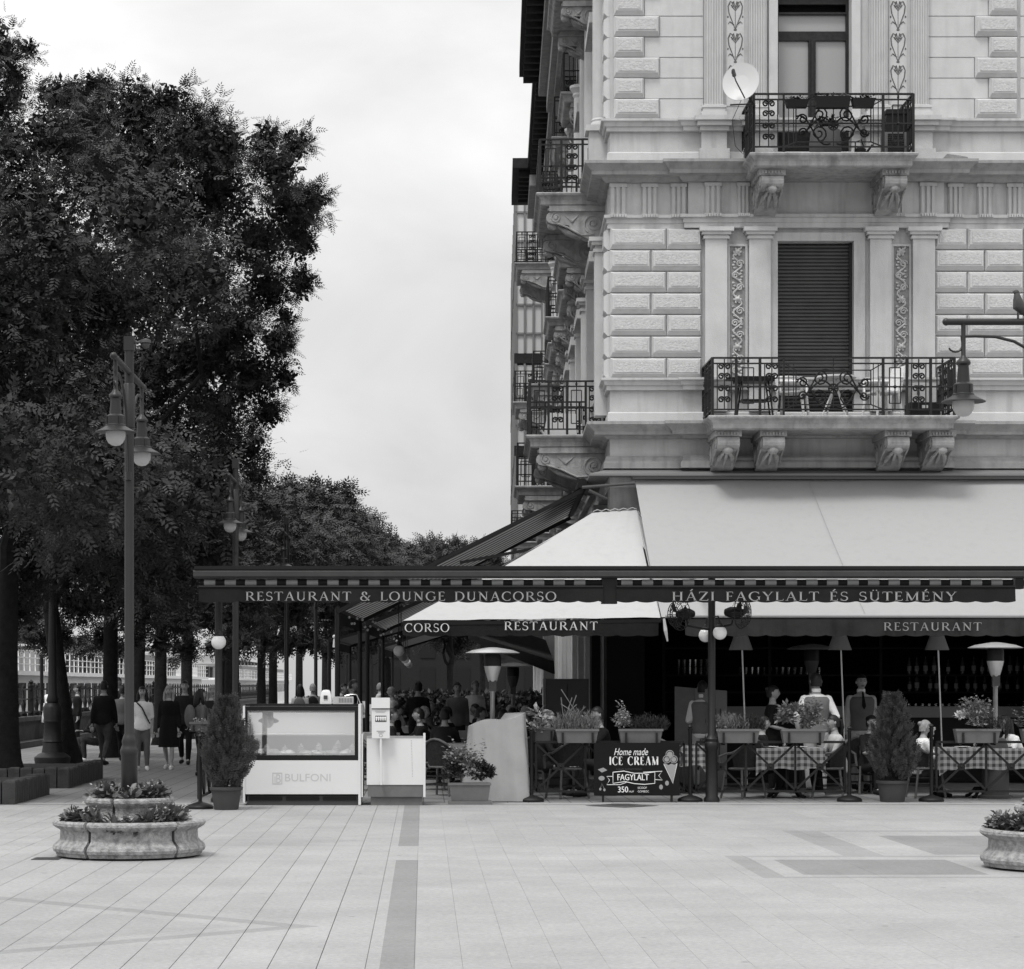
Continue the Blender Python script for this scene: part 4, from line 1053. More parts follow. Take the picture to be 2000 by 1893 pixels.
# river boats
def boat(x, y0, y1, label, z=0):
    t = thing('river_cruise_boat', label, 'boat', (x - 5, (y0 + y1) / 2, -4.2), 0, 'white river boats')
    o = MB()
    hull = [(x - 10, y0 + 6), (x - 5, y0 - 4), (x, y0 + 6), (x, y1 - 3), (x - 1, y1), (x - 9, y1), (x - 10, y1 - 3)]
    o.prism([(a, b, -4.6) for a, b in hull], (0, 0, 3.9)); o.build('hull', M['ship'], t)
    o = MB(); o.bx(x - 9.6, x - .5, y0 + 8, y1 - 4, -.7, 2.1); cb = o.build('cabin', M['ship'], t)
    n = int((y1 - y0 - 14) / 2.6)
    for k in range(n):
        y = y0 + 9 + k * 2.6
        q = MB(); q.bx(x - .52, x - .46, y, y + 1.9, .75, 1.75); q.build('window', M['ship_dk'], cb)
    o = MB(); o.bx(x - 10, x - .1, y0 + 6, y1 - 2, 2.102, 2.3); o.build('roof_deck', M['ship'], t)
    o = MB()
    for k in range(int((y1 - y0 - 8) / 1.5)): o.bx(x - .22, x - .17, y0 + 6 + k * 1.5, y0 + 6.05 + k * 1.5, 2.3, 3.25)
    for z_ in (2.6, 2.9, 3.22): o.bx(x - .22, x - .17, y0 + 6, y1 - 2, z_, z_ + .04)
    o.build('deck_railing', M['ship'], t)
    o = MB(); o.bx(x - 8, x - 2, y0 + 22, y0 + 34, 2.302, 4.6); o.bx(x - 8.5, x - 1.5, y0 + 21, y0 + 35, 4.602, 4.75)
    for k in range(9): o.bx(x - 1.6, x - 1.5, y0 + 42 + k * 5, y0 + 42.1 + k * 5, 2.302, 4.3)
    o.bx(x - 8, x - 1.4, y0 + 41, y1 - 10, 4.302, 4.45)
    pieces(o, 'wheelhouse', M['ship'], t)
    o = MB(); o.bx(x - 9, x - .8, y0 + 8, y0 + 19, 3.35, 3.6); o.bx(x - 9, x - .8, y0 + 44, y1 - 12, 3.3, 3.7); pieces(o, 'deck_canopy', M['grey'], t)
    o = MB()
    for k in range(26): o.bx(x - 2.2 - rnd.random(), x - 1.9, y0 + 9 + k * 3.9, y0 + 10 + k * 3.9, 2.302, 2.302 + rnd.uniform(.7, 1.5))
    pieces(o, 'deck_locker', M['grey'], t)
    o = MB(); o.tube([(x - 5, y0 + 18, 2.3), (x - 5, y0 + 18, 7)], .08, 6); o.tube([(x - 5, y0 + 17, 6), (x - 5, y0 + 19, 6)], .05, 5); o.build('mast', M['ship'], t)
boat(-18, 78, 196, 'white river boat with dark cabin windows, the nearer one moored behind the iron fence')
boat(-18.5, 206, 330, 'white river boat moored farther up the river beyond the nearer one')

# ------------------------------------------------------------------ lamps
def twin_lamp(loc, rz, label, m='lampmetal', camera=False):
    t = thing('street_lamp', label, 'street lamp', loc, rz, 'twin lantern street lamps'); mm = M[m]; b = lambda mb, nm, mt=mm, p=t: mb.build(nm, mt, p, smooth=True, world=False)
    o = MB()
    o.lathe([(.082, 0), (.082, .98), (.086, .99), (.092, 1.03), (.08, 1.06), (.07, 1.09), (.076, 1.12), (.06, 1.17), (.047, 1.2), (.0455, 4.95)], 16)
    o.lathe([(.056, 4.2), (.056, 4.62), (.048, 4.63)], 16)
    b(o, 'post')
    o = MB(); o.box((0, 0, 5.02), (.10, .10, .14)); b(o, 'post_cap')
    if camera:
        o = MB(); o.tube([(.05, 0, 5.03), (.14, 0, 5.05)], .012, 6); o.lathe([(.055, 0), (.05, .03), (.0, .045)], 12, (.16, 0, 5.03)); o.sph((.16, 0, 5.01), .04, 10, 6); b(o, 'camera_dome', M['greyp'])
    o = MB(); o.tube([(0, -1.15, 4.74), (0, 1.15, 4.74)], .030, 10); o.sph((0, -1.15, 4.74), .034, 8, 6); o.sph((0, 1.15, 4.74), .034, 8, 6); b(o, 'arm')
    o = MB()
    for s_ in (-1, 1):
        st = [(0, s_ * (1.07 + .065 * math.cos(a)), 4.545 + .065 * math.sin(a)) for a in [R(-30 - 20 * k) for k in range(10)]][:9]
        st += [(0, s_ * y, z) for y, z in ((1.02, 4.612), (.9, 4.615), (.72, 4.61), (.56, 4.57), (.4, 4.48), (.25, 4.33), (.14, 4.12), (.07, 3.9), (.055, 3.75))]
        o.tube(st, [.008 + .006 * min(1, k / 8) for k in range(len(st))], 6)
        o.tube([(0, s_ * .05, 3.76), (0, s_ * .05, 3.68)], .03, 8)
    b(o, 'brace')
    for s_ in (-1, 1):
        o = MB(); c = (0, s_ * 1.0, 0)
        o.lathe([(.0, 4.445), (.02, 4.74), (.02, 4.45), (.03, 4.43), (.058, 4.40), (.064, 4.385), (.062, 4.372), (.047, 4.36), (.047, 4.35), (.056, 4.215), (.075, 4.205), (.084, 4.195), (.086, 4.12), (.095, 4.112), (.096, 4.10), (.14, 4.075), (.19, 4.05), (.192, 4.043), (.13, 4.052), (.09, 4.05)][1:], 20, c)
        ln = b(o, 'lantern')
        o = MB(); o.lathe([(.094, 4.05), (.094, 4.015), (.088, 3.98), (.07, 3.945), (.04, 3.922), (.0, 3.915)], 18, c); o.build('globe', M['milk'], ln, smooth=True, world=False)
        o = MB()
        for a in range(4): o.tube([(.088 * math.cos(a * PI / 2 + .5), s_ + .088 * math.sin(a * PI / 2 + .5), 4.12), (.088 * math.cos(a * PI / 2 + .5), s_ + .088 * math.sin(a * PI / 2 + .5), 4.19)], .006, 4)
        o.build('clip', mm, ln, world=False)
    return t
LX = -2.885
twin_lamp((LX, 22.6, 0), 0, 'tall lamp post with two bell lanterns standing in the tiered stone planter', camera=True)
twin_lamp((6.0, 21.1, 0), PI / 2, 'lamp on the right whose arm carries a single visible lantern and a pigeon').scale = (1.055, 1.055, 1.055)
twin_lamp((LX + .04, 34.9, 0), 0, 'second twin lantern lamp post, darker, rising behind the left end of the awning beam', 'lampmetal_dark')
twin_lamp((LX + .08, 47.2, 0), 0, 'third twin lantern lamp post with lantern tops just above the beam', 'lampmetal_dark')
twin_lamp((LX + .1, 59.6, 0), 0, 'fourth twin lantern lamp post under the awnings, smallest', 'lampmetal_dark')
t = thing('ornate_lamp', 'black cast iron lamp column with stepped round foot beside the leaning trunk', 'street lamp', (-7.55, 46.9, 0))
o = MB(); o.lathe([(.36, 0), (.36, .1), (.37, .14), (.37, .2), (.30, .26), (.22, .3), (.2, .42), (.19, .5), (.21, .52), (.19, .56), (.17, .9), (.19, .93), (.18, .98), (.2, 1.2), (.17, 1.25), (.15, 1.3)], 20, (-7.55, 46.9, 0)); o.build('foot', M['iron'], t, smooth=True)
o = MB(); o.lathe([(.11, 1.3), (.13, 1.36), (.1, 1.45), (.085, 2.2), (.06, 4.6)], 14, (-7.55, 46.9, 0)); o.build('column', M['iron'], t, smooth=True)
o = MB(); o.sph((-7.55, 46.9, 4.8), .22, 14, 10); o.build('globe', M['globe'], t, smooth=True)
t = thing('railing_lamp', 'round white globe lamp on the river fence between trunks', 'street lamp', (-11.02, 66.5, .8))
o = MB(); o.tube([(-11.02, 66.5, .8), (-11.02, 66.5, 2.55)], .05, 8); o.build('post', M['iron'], t)
o = MB(); o.sph((-11.02, 66.5, 2.72), .19, 14, 10); o.build('globe', M['globe'], t, smooth=True)

# pigeon on the right lamp's arm
t = thing('pigeon', 'dark pigeon perched on the arm of the right lamp', 'bird', (5.45, 21.1, 5.03))
o = MB(); x, y, z = 5.45, 21.1, 5.03
o.tube([(x + .10, y, z + .02), (x + .05, y, z + .07), (x, y, z + .12), (x - .01, y, z + .18), (x - .015, y, z + .225), (x - .015, y, z + .255)], [.02, .045, .058, .04, .026, .008], 12); o.sph((x - .02, y, z + .24), (.028, .024, .026), 10, 8)
o.build('body', M['pigeon'], t, smooth=True)
o = MB(); o.lathe([(.008, 0), (.0, .03)], 6, (x - .05, y, z + .235)); o.tube([(x - .045, y, z + .238), (x - .07, y, z + .232)], [.007, .001], 5); o.build('beak', M['greyp'], t)
o = MB(); 
for s_ in (-1, 1): o.tube([(x - .005, y + s_ * .018, z + .06), (x - .005, y + s_ * .018, z + .0)], .006, 5)
pieces(o, 'leg', M['greyp'], t)
o = MB(); o.prism([(x + .07, y - .03, z + .06), (x + .19, y - .04, z - .03), (x + .19, y + .04, z - .03), (x + .07, y + .03, z + .06)], (0.01, 0, .015)); o.build('tail', M['pigeon'], t)

# ------------------------------------------------------------------ tiered stone planters
def lprof(mb, prof, a0, a1, n, c):
    """closed profile revolved through an arc, with end caps"""
    k = len(prof); vs = []
    for j in range(n + 1):
        a = a0 + (a1 - a0) * j / n
        for r, z in prof: vs.append((c[0] + r * math.cos(a), c[1] + r * math.sin(a), c[2] + z))
    fs = [(j * k + i, (j + 1) * k + i, (j + 1) * k + (i + 1) % k, j * k + (i + 1) % k) for j in range(n) for i in range(k)]
    fs += [tuple(range(k)), tuple(range(n * k, n * k + k))[::-1]]
    mb.add(vs, fs)
def foliage(parent, name, centers, n, size, m, tmpl=BROAD, spread=.1, up=.6, world=True):
    PP, DD = [], []
    for c in centers:
        c = np.array(c); r = c[3] if len(c) > 3 else spread; c = c[:3]
        k = n; d = rdir(k); d[:, 2] = np.abs(d[:, 2]) * .9 + .05
        p = c + d * r * nr.uniform(.15, 1, (k, 1)); PP.append(p); DD.append(d + np.array([0, 0, -.25]) + nr.normal(size=(k, 3)) * .35)
    p = np.concatenate(PP); dv = np.concatenate(DD)
    par = parent
    ob = scatter(name, tmpl[0], tmpl[1], p, dv, np.array([0, 0, 1.]) + nr.normal(size=p.shape) * .5, size * nr.uniform(.6, 1.3, len(p)), M[m], par)
    return ob
def stone_planter(c, label, gaps, igaps, plants, iplants):
    t = thing('stone_planter', label, 'planter', c)
    prof = [(.62, .02), (.705, .02), (.715, .05), (.735, .06), (.745, .09), (.735, .12), (.70, .15), (.672, .18), (.672, .185), (.668, .26), (.672, .27), (.70, .285), (.725, .30), (.745, .32), (.745, .345), (.73, .362), (.70, .366), (.62, .36)]
    prof = [(r, z * .99) for r, z in prof]
    for tier, (gp, sc, z0) in enumerate(((gaps, 1, 0), (igaps, .615, .235))):
        g = .05 / sc
        for i in range(4):
            a0 = R(gp[i]) + g / 2; a1 = R(gp[(i + 1) % 4]) - g / 2
            if a1 < a0: a1 += 2 * PI
            o = MB(); lprof(o, [(r * sc - (0 if sc == 1 else .02), z + z0 - (.0 if sc == 1 else .02)) for r, z in prof], a0, a1, 22, c)
            o.build('planter_stone', M['stonep'], t, smooth=True, ang=24)
    o = MB(); o.lathe([(.66, 0), (.66, .27), (.0, .28)], 32, c); o.lathe([(.38, .27), (.38, .50), (.0, .51)], 32, c); o.build('soil', M['soil'], t)
    o = MB(); o.lathe([(.655, .0), (.655, .33)], 40, c); o.lathe([(.375, .2), (.375, .55)], 32, c); o.build('inner_wall', M['joint'], t)
    pts = [(c[0] + r * math.cos(R(a)), c[1] + r * math.sin(R(a)), .325 + e, .12) for a, r, e in plants]
    ip = [(c[0] + r * math.cos(R(a)), c[1] + r * math.sin(R(a)), .545 + e, .125) for a, r, e in iplants]
    for q in pts + ip:
        ob = foliage(t, 'flowering_plant', [q], 95, .08, 'flower_leaf', BROAD)
        fl = foliage(t, 'blossom', [(q[0], q[1], q[2] + .10, .10)], 14, .030, 'herb_pale', LEAF)
        fl.parent = ob
    return t
stone_planter((LX, 22.6, 0), 'round two tiered stone planter with leafy flowers round the foot of the left lamp', (243, 316, 46, 136), (255, 335, 65, 150),
              [(238, .57, 0), (225, .55, .02), (212, .58, 0), (262, .57, -.05), (280, .57, -.05), (297, .56, 0), (310, .57, .03), (328, .56, .02), (180, .56, 0), (100, .56, 0), (40, .56, 0)],
              [(225, .27, .02), (205, .28, .02), (280, .26, -.02), (330, .24, .04), (345, .28, .03), (30, .26, .02), (130, .27, 0)])
stone_planter((5.86, 21.1, 0), 'round stone planter with leafy flowers cut by the right edge of the picture', (250, 340, 70, 160), (255, 335, 65, 150),
              [(200, .56, .04), (215, .57, .04), (185, .55, .05), (232, .56, .05), (170, .56, .02), (260, .57, 0), (290, .57, 0)], [(200, .25, 0), (230, .26, 0), (300, .26, 0)])

# ------------------------------------------------------------------ awnings
def patch(mb, a, b, c, d, nu, nv, sag=.0, edge=None, nz=0.):
    a, b, c, d = map(Vector, (a, b, c, d)); vs = []
    nrm = (b - a).cross(d - a).normalized()
    for j in range(nv + 1):
        for i in range(nu + 1):
            u, v = i / nu, j / nv
            p = a.lerp(b, u).lerp(d.lerp(c, u), v)
            k = sag * math.sin(PI * v) * (1 + .5 * math.sin(u * 9)) + nz * (math.sin(u * 23 + v * 3) * .5 + math.sin(u * 51 + 1.3) * .3)
            p = p + Vector((0, 0, -1)) * k
            if edge and j == nv: p.z += edge(u)
            vs.append(p)
    mb.add(vs, [(j * (nu + 1) + i, j * (nu + 1) + i + 1, (j + 1) * (nu + 1) + i + 1, (j + 1) * (nu + 1) + i) for j in range(nv) for i in range(nu)])
def valance(x0, x1, y, zt, zb, name, m, parent, pitch=.3, tilt=.05, back=None):
    mb = MB(); n = int((x1 - x0) / pitch * 8); vs = []
    for j in range(5):
        for i in range(n + 1):
            x = x0 + (x1 - x0) * i / n; v = j / 4
            ph = (x - x0) / pitch
            e = .022 * abs(math.sin(ph * PI)) ** .8 - .02 if j == 4 else 0
            vs.append((x, y + v * tilt * .3 * math.sin(x * 2.1) + .012 * v * math.sin(x * 7.3), zt + (zb - zt) * v - e))
    mb.add(vs, [(j * (n + 1) + i, j * (n + 1) + i + 1, (j + 1) * (n + 1) + i + 1, (j + 1) * (n + 1) + i) for j in range(4) for i in range(n)])
    ob = mb.build(name, m, parent, smooth=True)
    return ob
DB = 32.3
hx = lambda p: wx(p, DB); hz = lambda p: wz(p, DB)
fr = thing('terrace_beam', 'long dark steel beam on posts carrying the lettered valances across the terrace front', 'beam', (3.5, DB, 0))
o = MB(); o.bx(hx(380), 11.2, DB - .06, DB + .34, hz(1113), hz(1106)); o.build('gutter', M['black'], fr)
o = MB(); o.prism([(hx(378), DB - .04, hz(1113.5)), (hx(378), DB - .07, hz(1117)), (hx(378), DB - .065, hz(1126)), (hx(378), DB - .02, hz(1129)), (hx(378), DB + .2, hz(1129)), (hx(378), DB + .2, hz(1113.5))], (11.2 - hx(378), 0, 0)); o.build('beam', mat('beam_paint', .04, .45, .2, 4, spec=.45), fr)
o = MB()
for xa in (427, 1390):
    x = wx(xa, 33.0); o.lathe([(.115, 0), (.115, .04), (.09, .08), (.08, .74), (.1, .78), (.1, .84), (.085, .86), (.095, .9), (.055, .96), (.052, 3.2)], 14, (x, 33.0, 0))
pieces(o, 'post', M['iron'], fr, smooth=True)
o = MB(); x = 10.4; o.lathe([(.1, 0), (.09, .74), (.055, .96), (.052, 3.2)], 14, (x, 33.0, 0)); o.build('post', M['iron'], fr, smooth=True)
o = MB()
for x in (hx(385) + .05, wx(1390, 33), 10.9): o.bar((x, DB + .1, hz(1120)), (x, DB + 6.2, hz(1120) + .35), .06, .1)
pieces(o, 'rafter', M['iron'], fr)
o = MB(); o.bx(hx(1176), hx(1206), DB + .025, DB + .22, hz(1179), hz(1129.5)); o.bx(hx(1984.5), hx(2000.5), DB + .01, DB + .22, hz(1150), hz(1129.5)); pieces(o, 'end_bracket', M['black'], fr)
def roll_awning(xa, xb, text, tx, label):
    t = thing('retractable_awning', label, 'awning', ((hx(xa) + hx(xb)) / 2, DB, hz(1150)), 0, 'lettered awnings on the front beam')
    o = MB(); p = 40.2; k = 0; x = xa + 10
    o.m = 1; o.tube([(hx(xa + 2), DB + .08, hz(1138)), (hx(xb - 2), DB + .08, hz(1138))], .047, 10); o.m = 0
    while x + 22 < xb:
        o.tube([(hx(x), DB + .08, hz(1138)), (hx(x + 22), DB + .08, hz(1138))], .0495, 12, False); x += p
    o.build('striped_roll', [M['stripe'], M['canvas_d']], t, smooth=True)
    o = MB(); o.tube([(hx(xa), DB + .0, hz(1146)), (hx(xb), DB + .0, hz(1146))], .018, 8); o.build('front_bar', M['black'], t)
    v = valance(hx(xa), hx(xb), DB, hz(1147), hz(1177), 'valance', M['canvas_d'], t, .28)
    if not text: return
    o = MB(); serif(o, text, hx(tx[0]), hx(tx[1]), hz(1173.5), hz(1156) - hz(1173.5), DB - .022); o.build('lettering', M['letter_dim'], v)
roll_awning(388, 1178, 'RESTAURANT & LOUNGE DUNACORSO', (479, 1087), 'dark scalloped valance reading RESTAURANT & LOUNGE DUNACORSO under the beam')
roll_awning(1204, 1983, 'HÁZI FAGYLALT ÉS SÜTEMÉNY', (1311, 1868), 'dark scalloped valance reading HÁZI FAGYLALT ÉS SÜTEMÉNY under the beam')
roll_awning(2002, 2120, '', (0, 1), 'short end of a dark valance at the right edge under the beam')

# pale awning along the front
DA = 34.45
ax = lambda p: wx(p, DA); az = lambda p: wz(p, DA)
t = thing('pale_awning', 'wide pale canvas awning sloping from the front wall with a grey RESTAURANT valance', 'awning', (7, 36.5, 3.8))
o = MB(); patch(o, (3.55, 38.62, wz(939, 38.62)), (12.5, 38.62, wz(939, 38.62)), (12.5, DA, az(1205)), (ax(1292), DA, az(1205)), 90, 18, .08, None, .012); o.build('canvas', M['canvas'], t, smooth=True)
o = MB(); o.tube([(ax(1300), DA - .01, az(1203.5)), (12.5, DA - .01, az(1203.5))], .03, 10); o.build('hem_bar', M['canvas'], t, smooth=True)
v = valance(ax(1338), 12.5, DA - .02, az(1209), az(1243), 'valance', M['canvas_m'], t, .30, .03)
o = MB(); serif(o, 'RESTAURANT', ax(1724), ax(1916), az(1232), az(1216) - az(1232), DA - .045); o.build('lettering', M['letter_dim'], v)
o = MB()
for x in (4.6, 8.3, 11.5): o.bar((x, 38.6, 3.3), (x, 36.6, 3.0), .05); o.bar((x, 36.6, 3.0), (x + .6, DA + .05, az(1207)), .05)
pieces(o, 'folding_arm', M['black'], t)
o = MB()
for x0_, x1_ in ((6.45, 6.62),):
    q = [Vector((x0_, 38.6, wz(939, 38.62) + .004)).lerp(Vector((x1_, DA, az(1205) + .004)), k / 14) - Vector((0, 0, .05 * math.sin(PI * k / 14) * 1.2 - .012)) for k in range(15)]
    o.tube(q, .004, 4)
pieces(o, 'seam', M['canvas'], t)
t_ = thing('dark_awning', 'dark sloping awning edge in the depth of the side terrace above the diners', 'awning', P(1000, 1280, 47))
o = MB(); a, b = P(915, 1238, 47), P(1082, 1292, 47); o.prism([a, b, b + Vector((.02, 0, -.26)), a + Vector((.0, 0, -.12))], (0, 3.2, .5)); o.build('canvas', M['canvas_m'], t_)
o = MB(); o.bar(a + Vector((0, .05, -.1)), b + Vector((0, .05, -.24)), .04); o.build('edge_bar', M['black'], t_)
o = MB(); o.bx(3.5, 12.6, 38.56, 38.79, wz(936, 38.6), wz(936, 38.6) + .09); o.build('cassette', M['grey'], t)

# corner canopy
t = thing('corner_canopy', 'white hipped canvas canopy at the building corner with CORSO RESTAURANT valance', 'awning', (1.8, 36.5, 3))
A_ = P(1158, 1001, 38.4); B_ = P(1243, 996, 38.3); B2_ = P(1258, 1022, 38.0); C_ = P(1290, 1206, DA); D_ = P(787, 1212, DA)
o = MB(); patch(o, A_, B_, C_, D_, 36, 14, .03, None, .008)
E_ = Vector((D_.x, 39.6, D_.z)); A2 = Vector((A_.x - .05, 39.4, A_.z)); patch(o, A2, A_, D_, E_, 10, 10, .03)
patch(o, B_, B2_, C_, C_, 6, 10, .0, None, .01)
o.build('canvas', M['canvas_w'], t, smooth=True)
v = valance(D_.x, C_.x - .03, DA - .02, D_.z - .005, az(1243), 'valance', M['canvas_d'], t, .32, .06)
o = MB()
o2 = MB(); serif(o2, 'CORSO', ax(790), ax(878), az(1234.5), az(1218) - az(1234.5), DA - .05)
serif(o2, 'RESTAURANT', ax(984), ax(1167), az(1231), az(1214.5) - az(1231), DA - .05); o2.build('lettering', M['letter'], v)
o = MB(); patch(o, (D_.x, DA - .02, D_.z - .005), (D_.x, 39.6, D_.z - .005), (D_.x, 39.6, az(1243)), (D_.x, DA - .02, az(1243)), 16, 3, 0); o.build('side_valance', M['canvas_d'], t)
o = MB()
for a, b in ((A_, D_), (B_, C_), (A2, E_)): o.bar(a - Vector((0, 0, .06)), b - Vector((0, 0, .06)), .05)
o.bar(D_ - Vector((0, 0, .05)), C_ - Vector((0, 0, .05)), .05); o.bar(D_ - Vector((0, 0, .05)), E_ - Vector((0, 0, .05)), .05)
for k in range(3):
    a = Vector((1.2 + .9 * k, DA + .3, az(1240))); o.bar(a, a + Vector((.5 + .1 * k, 3.2, 1.2)), .05)
o.build('canopy_frame', M['black'], t)
o = MB(); q = [A_ + (B_ - A_) * (i / 10) + Vector((0, -.02, .03 * (i % 2) + .01)) for i in range(11)]; o.tube(q, .008, 5); o.tube([B_ + Vector((.02, -.03, -.02)), B_ + Vector((.14, -.1, -.22)), B_ + Vector((.16, -.12, -.28)), B_ + Vector((.02, -.1, -.2))], .01, 5); o.build('rope', M['cl_lite'], t)
o = MB(); o.tube([C_ + Vector((.05, -.02, -.02)), C_ + Vector((.07, -.05, -.2)), C_ + Vector((.10, -.05, -.36))], [.02, .03, .012], 6); o.build('loose_strap', M['cl_lite'], t)

# striped side awnings
def side_awning(u0, u1, xw, zw, xo, zo, label, lite=.27, st=.32):
    t = thing('striped_side_awning', label, 'awning', ((xw + xo) / 2, (u0 + u1) / 2, zo), 0, 'striped awnings along the side street')
    o = MB(); n = int((u1 - u0) / st)
    for k in range(n):
        y0 = u0 + (u1 - u0) * k / n; y1 = u0 + (u1 - u0) * (k + 1) / n; o.m = k % 2
        dx0 = .0318 * (y0 - 39); dx1 = .0318 * (y1 - 39); vs = []; m_ = 8
        for i in range(m_ + 1):
            v_ = i / m_; z = zw + (zo - zw) * v_ - .05 * math.sin(PI * v_)
            vs += [(xw + dx0 + (xo - xw) * v_, y0, z), (xw + dx1 + (xo - xw) * v_, y1, z)]
        o.add(vs, [(2 * i, 2 * i + 1, 2 * i + 3, 2 * i + 2) for i in range(m_)])
    o.build('striped_canvas', [M['canvas_d'], mat('stripe_grey', lite, .9, extra=translucent)], t)
    o = MB(); dx0 = .0318 * (u0 - 39); dx1 = .0318 * (u1 - 39)
    o.tube([(xo + dx0, u0, zo), (xo + dx1, u1, zo)], .04, 8); o.tube([(xw + dx0, u0 - .05, zw + .05), (xw + dx1, u1 + .05, zw + .05)], .09, 10)
    for y, dx in ((u0 + .02, dx0), (u1 - .02, dx1)):
        o.bar((xw + dx, y, zw - .06), (xo + dx, y, zo - .05), .05, .07); o.bar((xw + dx, y + .1, zw - .9), (xw + dx + (xo - xw) * .5, y + .1, (zw + zo) / 2 - .25), .05)
    o.build('arm', M['black'], t)
    o = MB(); patch(o, (xo + dx0, u0, zo), (xo + dx1, u1, zo), (xo + dx1, u1, zo - .24), (xo + dx0, u0, zo - .24), 20, 2, 0); o.build('valance', M['canvas_m'], t)
    o = MB(); 
    for y, dx in ((u0 + .05, dx0), (u1 - .05, dx1)): o.tube([(xo + dx, y, 0), (xo + dx, y, zo)], .045, 8)
    pieces(o, 'post', M['iron'], t)
side_awning(39.6, 46.2, 2.72, 5.08, -1.5, 2.98, 'dark striped awning sloping left from the building corner, seen from below')
side_awning(47.0, 53.4, 2.6, 4.7, -1.4, 2.95, 'second striped side awning, just behind the first', .25, .34)
side_awning(57.0, 65.0, 2.2, 4.3, -2.9, 2.80, 'plain dark side awning farther along with a white tassel at its tip', .05, .4)
side_awning(67.5, 76.0, 2.2, 4.2, -2.2, 2.80, 'farthest striped side awning beside the hanging globe lamps', .10, .4)
o = MB(); x, y, z = wx(653, 57), 57, 2.72; o.lathe([(.0, .1), (.03, .08), (.045, -.12), (.0, -.13)], 8, (x, y, z)); o.sph((x, y, z + .14), .05, 8, 6)
tag(o.build('awning_tassel', M['white2'], loc=(x, y, z)), 'white tassel hanging from the tip of a dark side awning', 'tassel')
# string lights and hanging globes
t = thing('string_lights', 'string of small bulbs looping under the side awnings', 'string lights', P(720, 1220, 44))
o = MB(); w_ = MB(); last = None
for k in range(20):
    u = k / 19; px = 682 + 98 * u; py = 1206 + 38 * u + 11 * math.sin(u * 22); q = P(px, py, 41 + 6 * u)
    o.sph(q, .024, 6, 5)
    if last: w_.bar(last, q, .006)
    last = q
o.build('bulbs', M['bulb'], t, smooth=True); w_.build('cable', M['black'], t)
for k, d in enumerate((44, 48.5, 53.5, 59.5, 67, 76)):
    x = -.47 + .0 * k
    t = thing('globe_pendant', ['nearest white globe lamp hanging at the edge of the side terrace', 'second globe in the receding row of hanging lamps', 'third globe in the receding row of hanging lamps', 'fourth globe in the receding row of hanging lamps', 'fifth globe in the receding row of hanging lamps', 'last and smallest globe in the receding row of hanging lamps'][k], 'globe lamp', (x, d, 2.32), 0, 'hanging globe lamps')
    o = MB(); o.sph((x, d, 2.32), .105, 16, 12); o.build('globe', M['globe'] if k not in (1, 2, 5) else M['shade'], t, smooth=True)
    o = MB(); o.lathe([(.04, .1), (.045, .14), (.02, .2), (.01, .24), (.01, 1.0)], 8, (x, d, 2.32)); o.build('holder', M['iron'], t)
def globe_lamp(px, py, d, r, post, label):
    c = P(px, py, d); t = thing('globe_lamp', label, 'globe lamp', c, 0, 'globe lamps on the awning posts')
    o = MB(); o.sph(c, r, 18, 12); o.build('globe', M['globe'], t, smooth=True)
    o = MB(); o.lathe([(r * .62, r * .72), (r * .66, r * .86), (r * .5, r * 1.1), (r * .3, r * 1.25), (r * .3, r * 1.4), (r * .12, r * 1.5), (.0, r * 1.8)], 14, c)
    if post is not None: o.tube([(c.x, c.y, c.z + r * 1.3), (c.x + (post - c.x) * .3, c.y, c.z + r * 2.4), (post, c.y, c.z + r * 2.2)], .012, 6)
    o.build('cap', M['iron'], t, smooth=True)
globe_lamp(427, 1254, 32.75, .106, None, 'white globe lamp on the left awning post above the small conifer')
globe_lamp(1378, 1241, 33.15, .10, wx(1390, 33), 'white globe lamp half hidden behind the front awning post')
globe_lamp(1406, 1236, 32.8, .10, wx(1390, 33), 'white globe lamp on the right side of the front awning post')
# ------------------------------------------------------------------ terrace: fence, stands, sign, planters
def gd(y): return CH * FPX / (y - CY)
def stand(px, d, h, label):
    x = wx(px, d); t = thing('barrier_post', label, 'post', (x, d, 0), 0, 'round footed barrier posts')
    o = MB(); o.lathe([(.18, 0), (.182, .03), (.165, .05), (.10, .075), (.045, .09), (.03, .10)], 24, (x, d, 0)); o.build('base', M['iron'], t, smooth=True)
    o = MB(); o.lathe([(.026, .095), (.026, h - .07), (.034, h - .06), (.034, h - .045), (.02, h - .04), (.034, h - .015), (.024, h + .005), (.0, h + .02)], 14, (x, d, 0)); o.build('pole', M['iron'], t, smooth=True)
for px, d, h, lb in ((1038, 33.0, 1.05, 'round footed black barrier post beside the draped grey cover'), (1348, 33.05, 1.09, 'round footed black barrier post right of the ice cream sign'), (1659, 33.05, 1.07, 'round footed black barrier post left of the larger conifer'), (1819, 33.05, 1.1, 'round footed black barrier post beside the girl in the white blouse'), (391, 31.15, 1.0, 'round footed black barrier post behind the smaller conifer')):
    stand(px, d, h, lb)
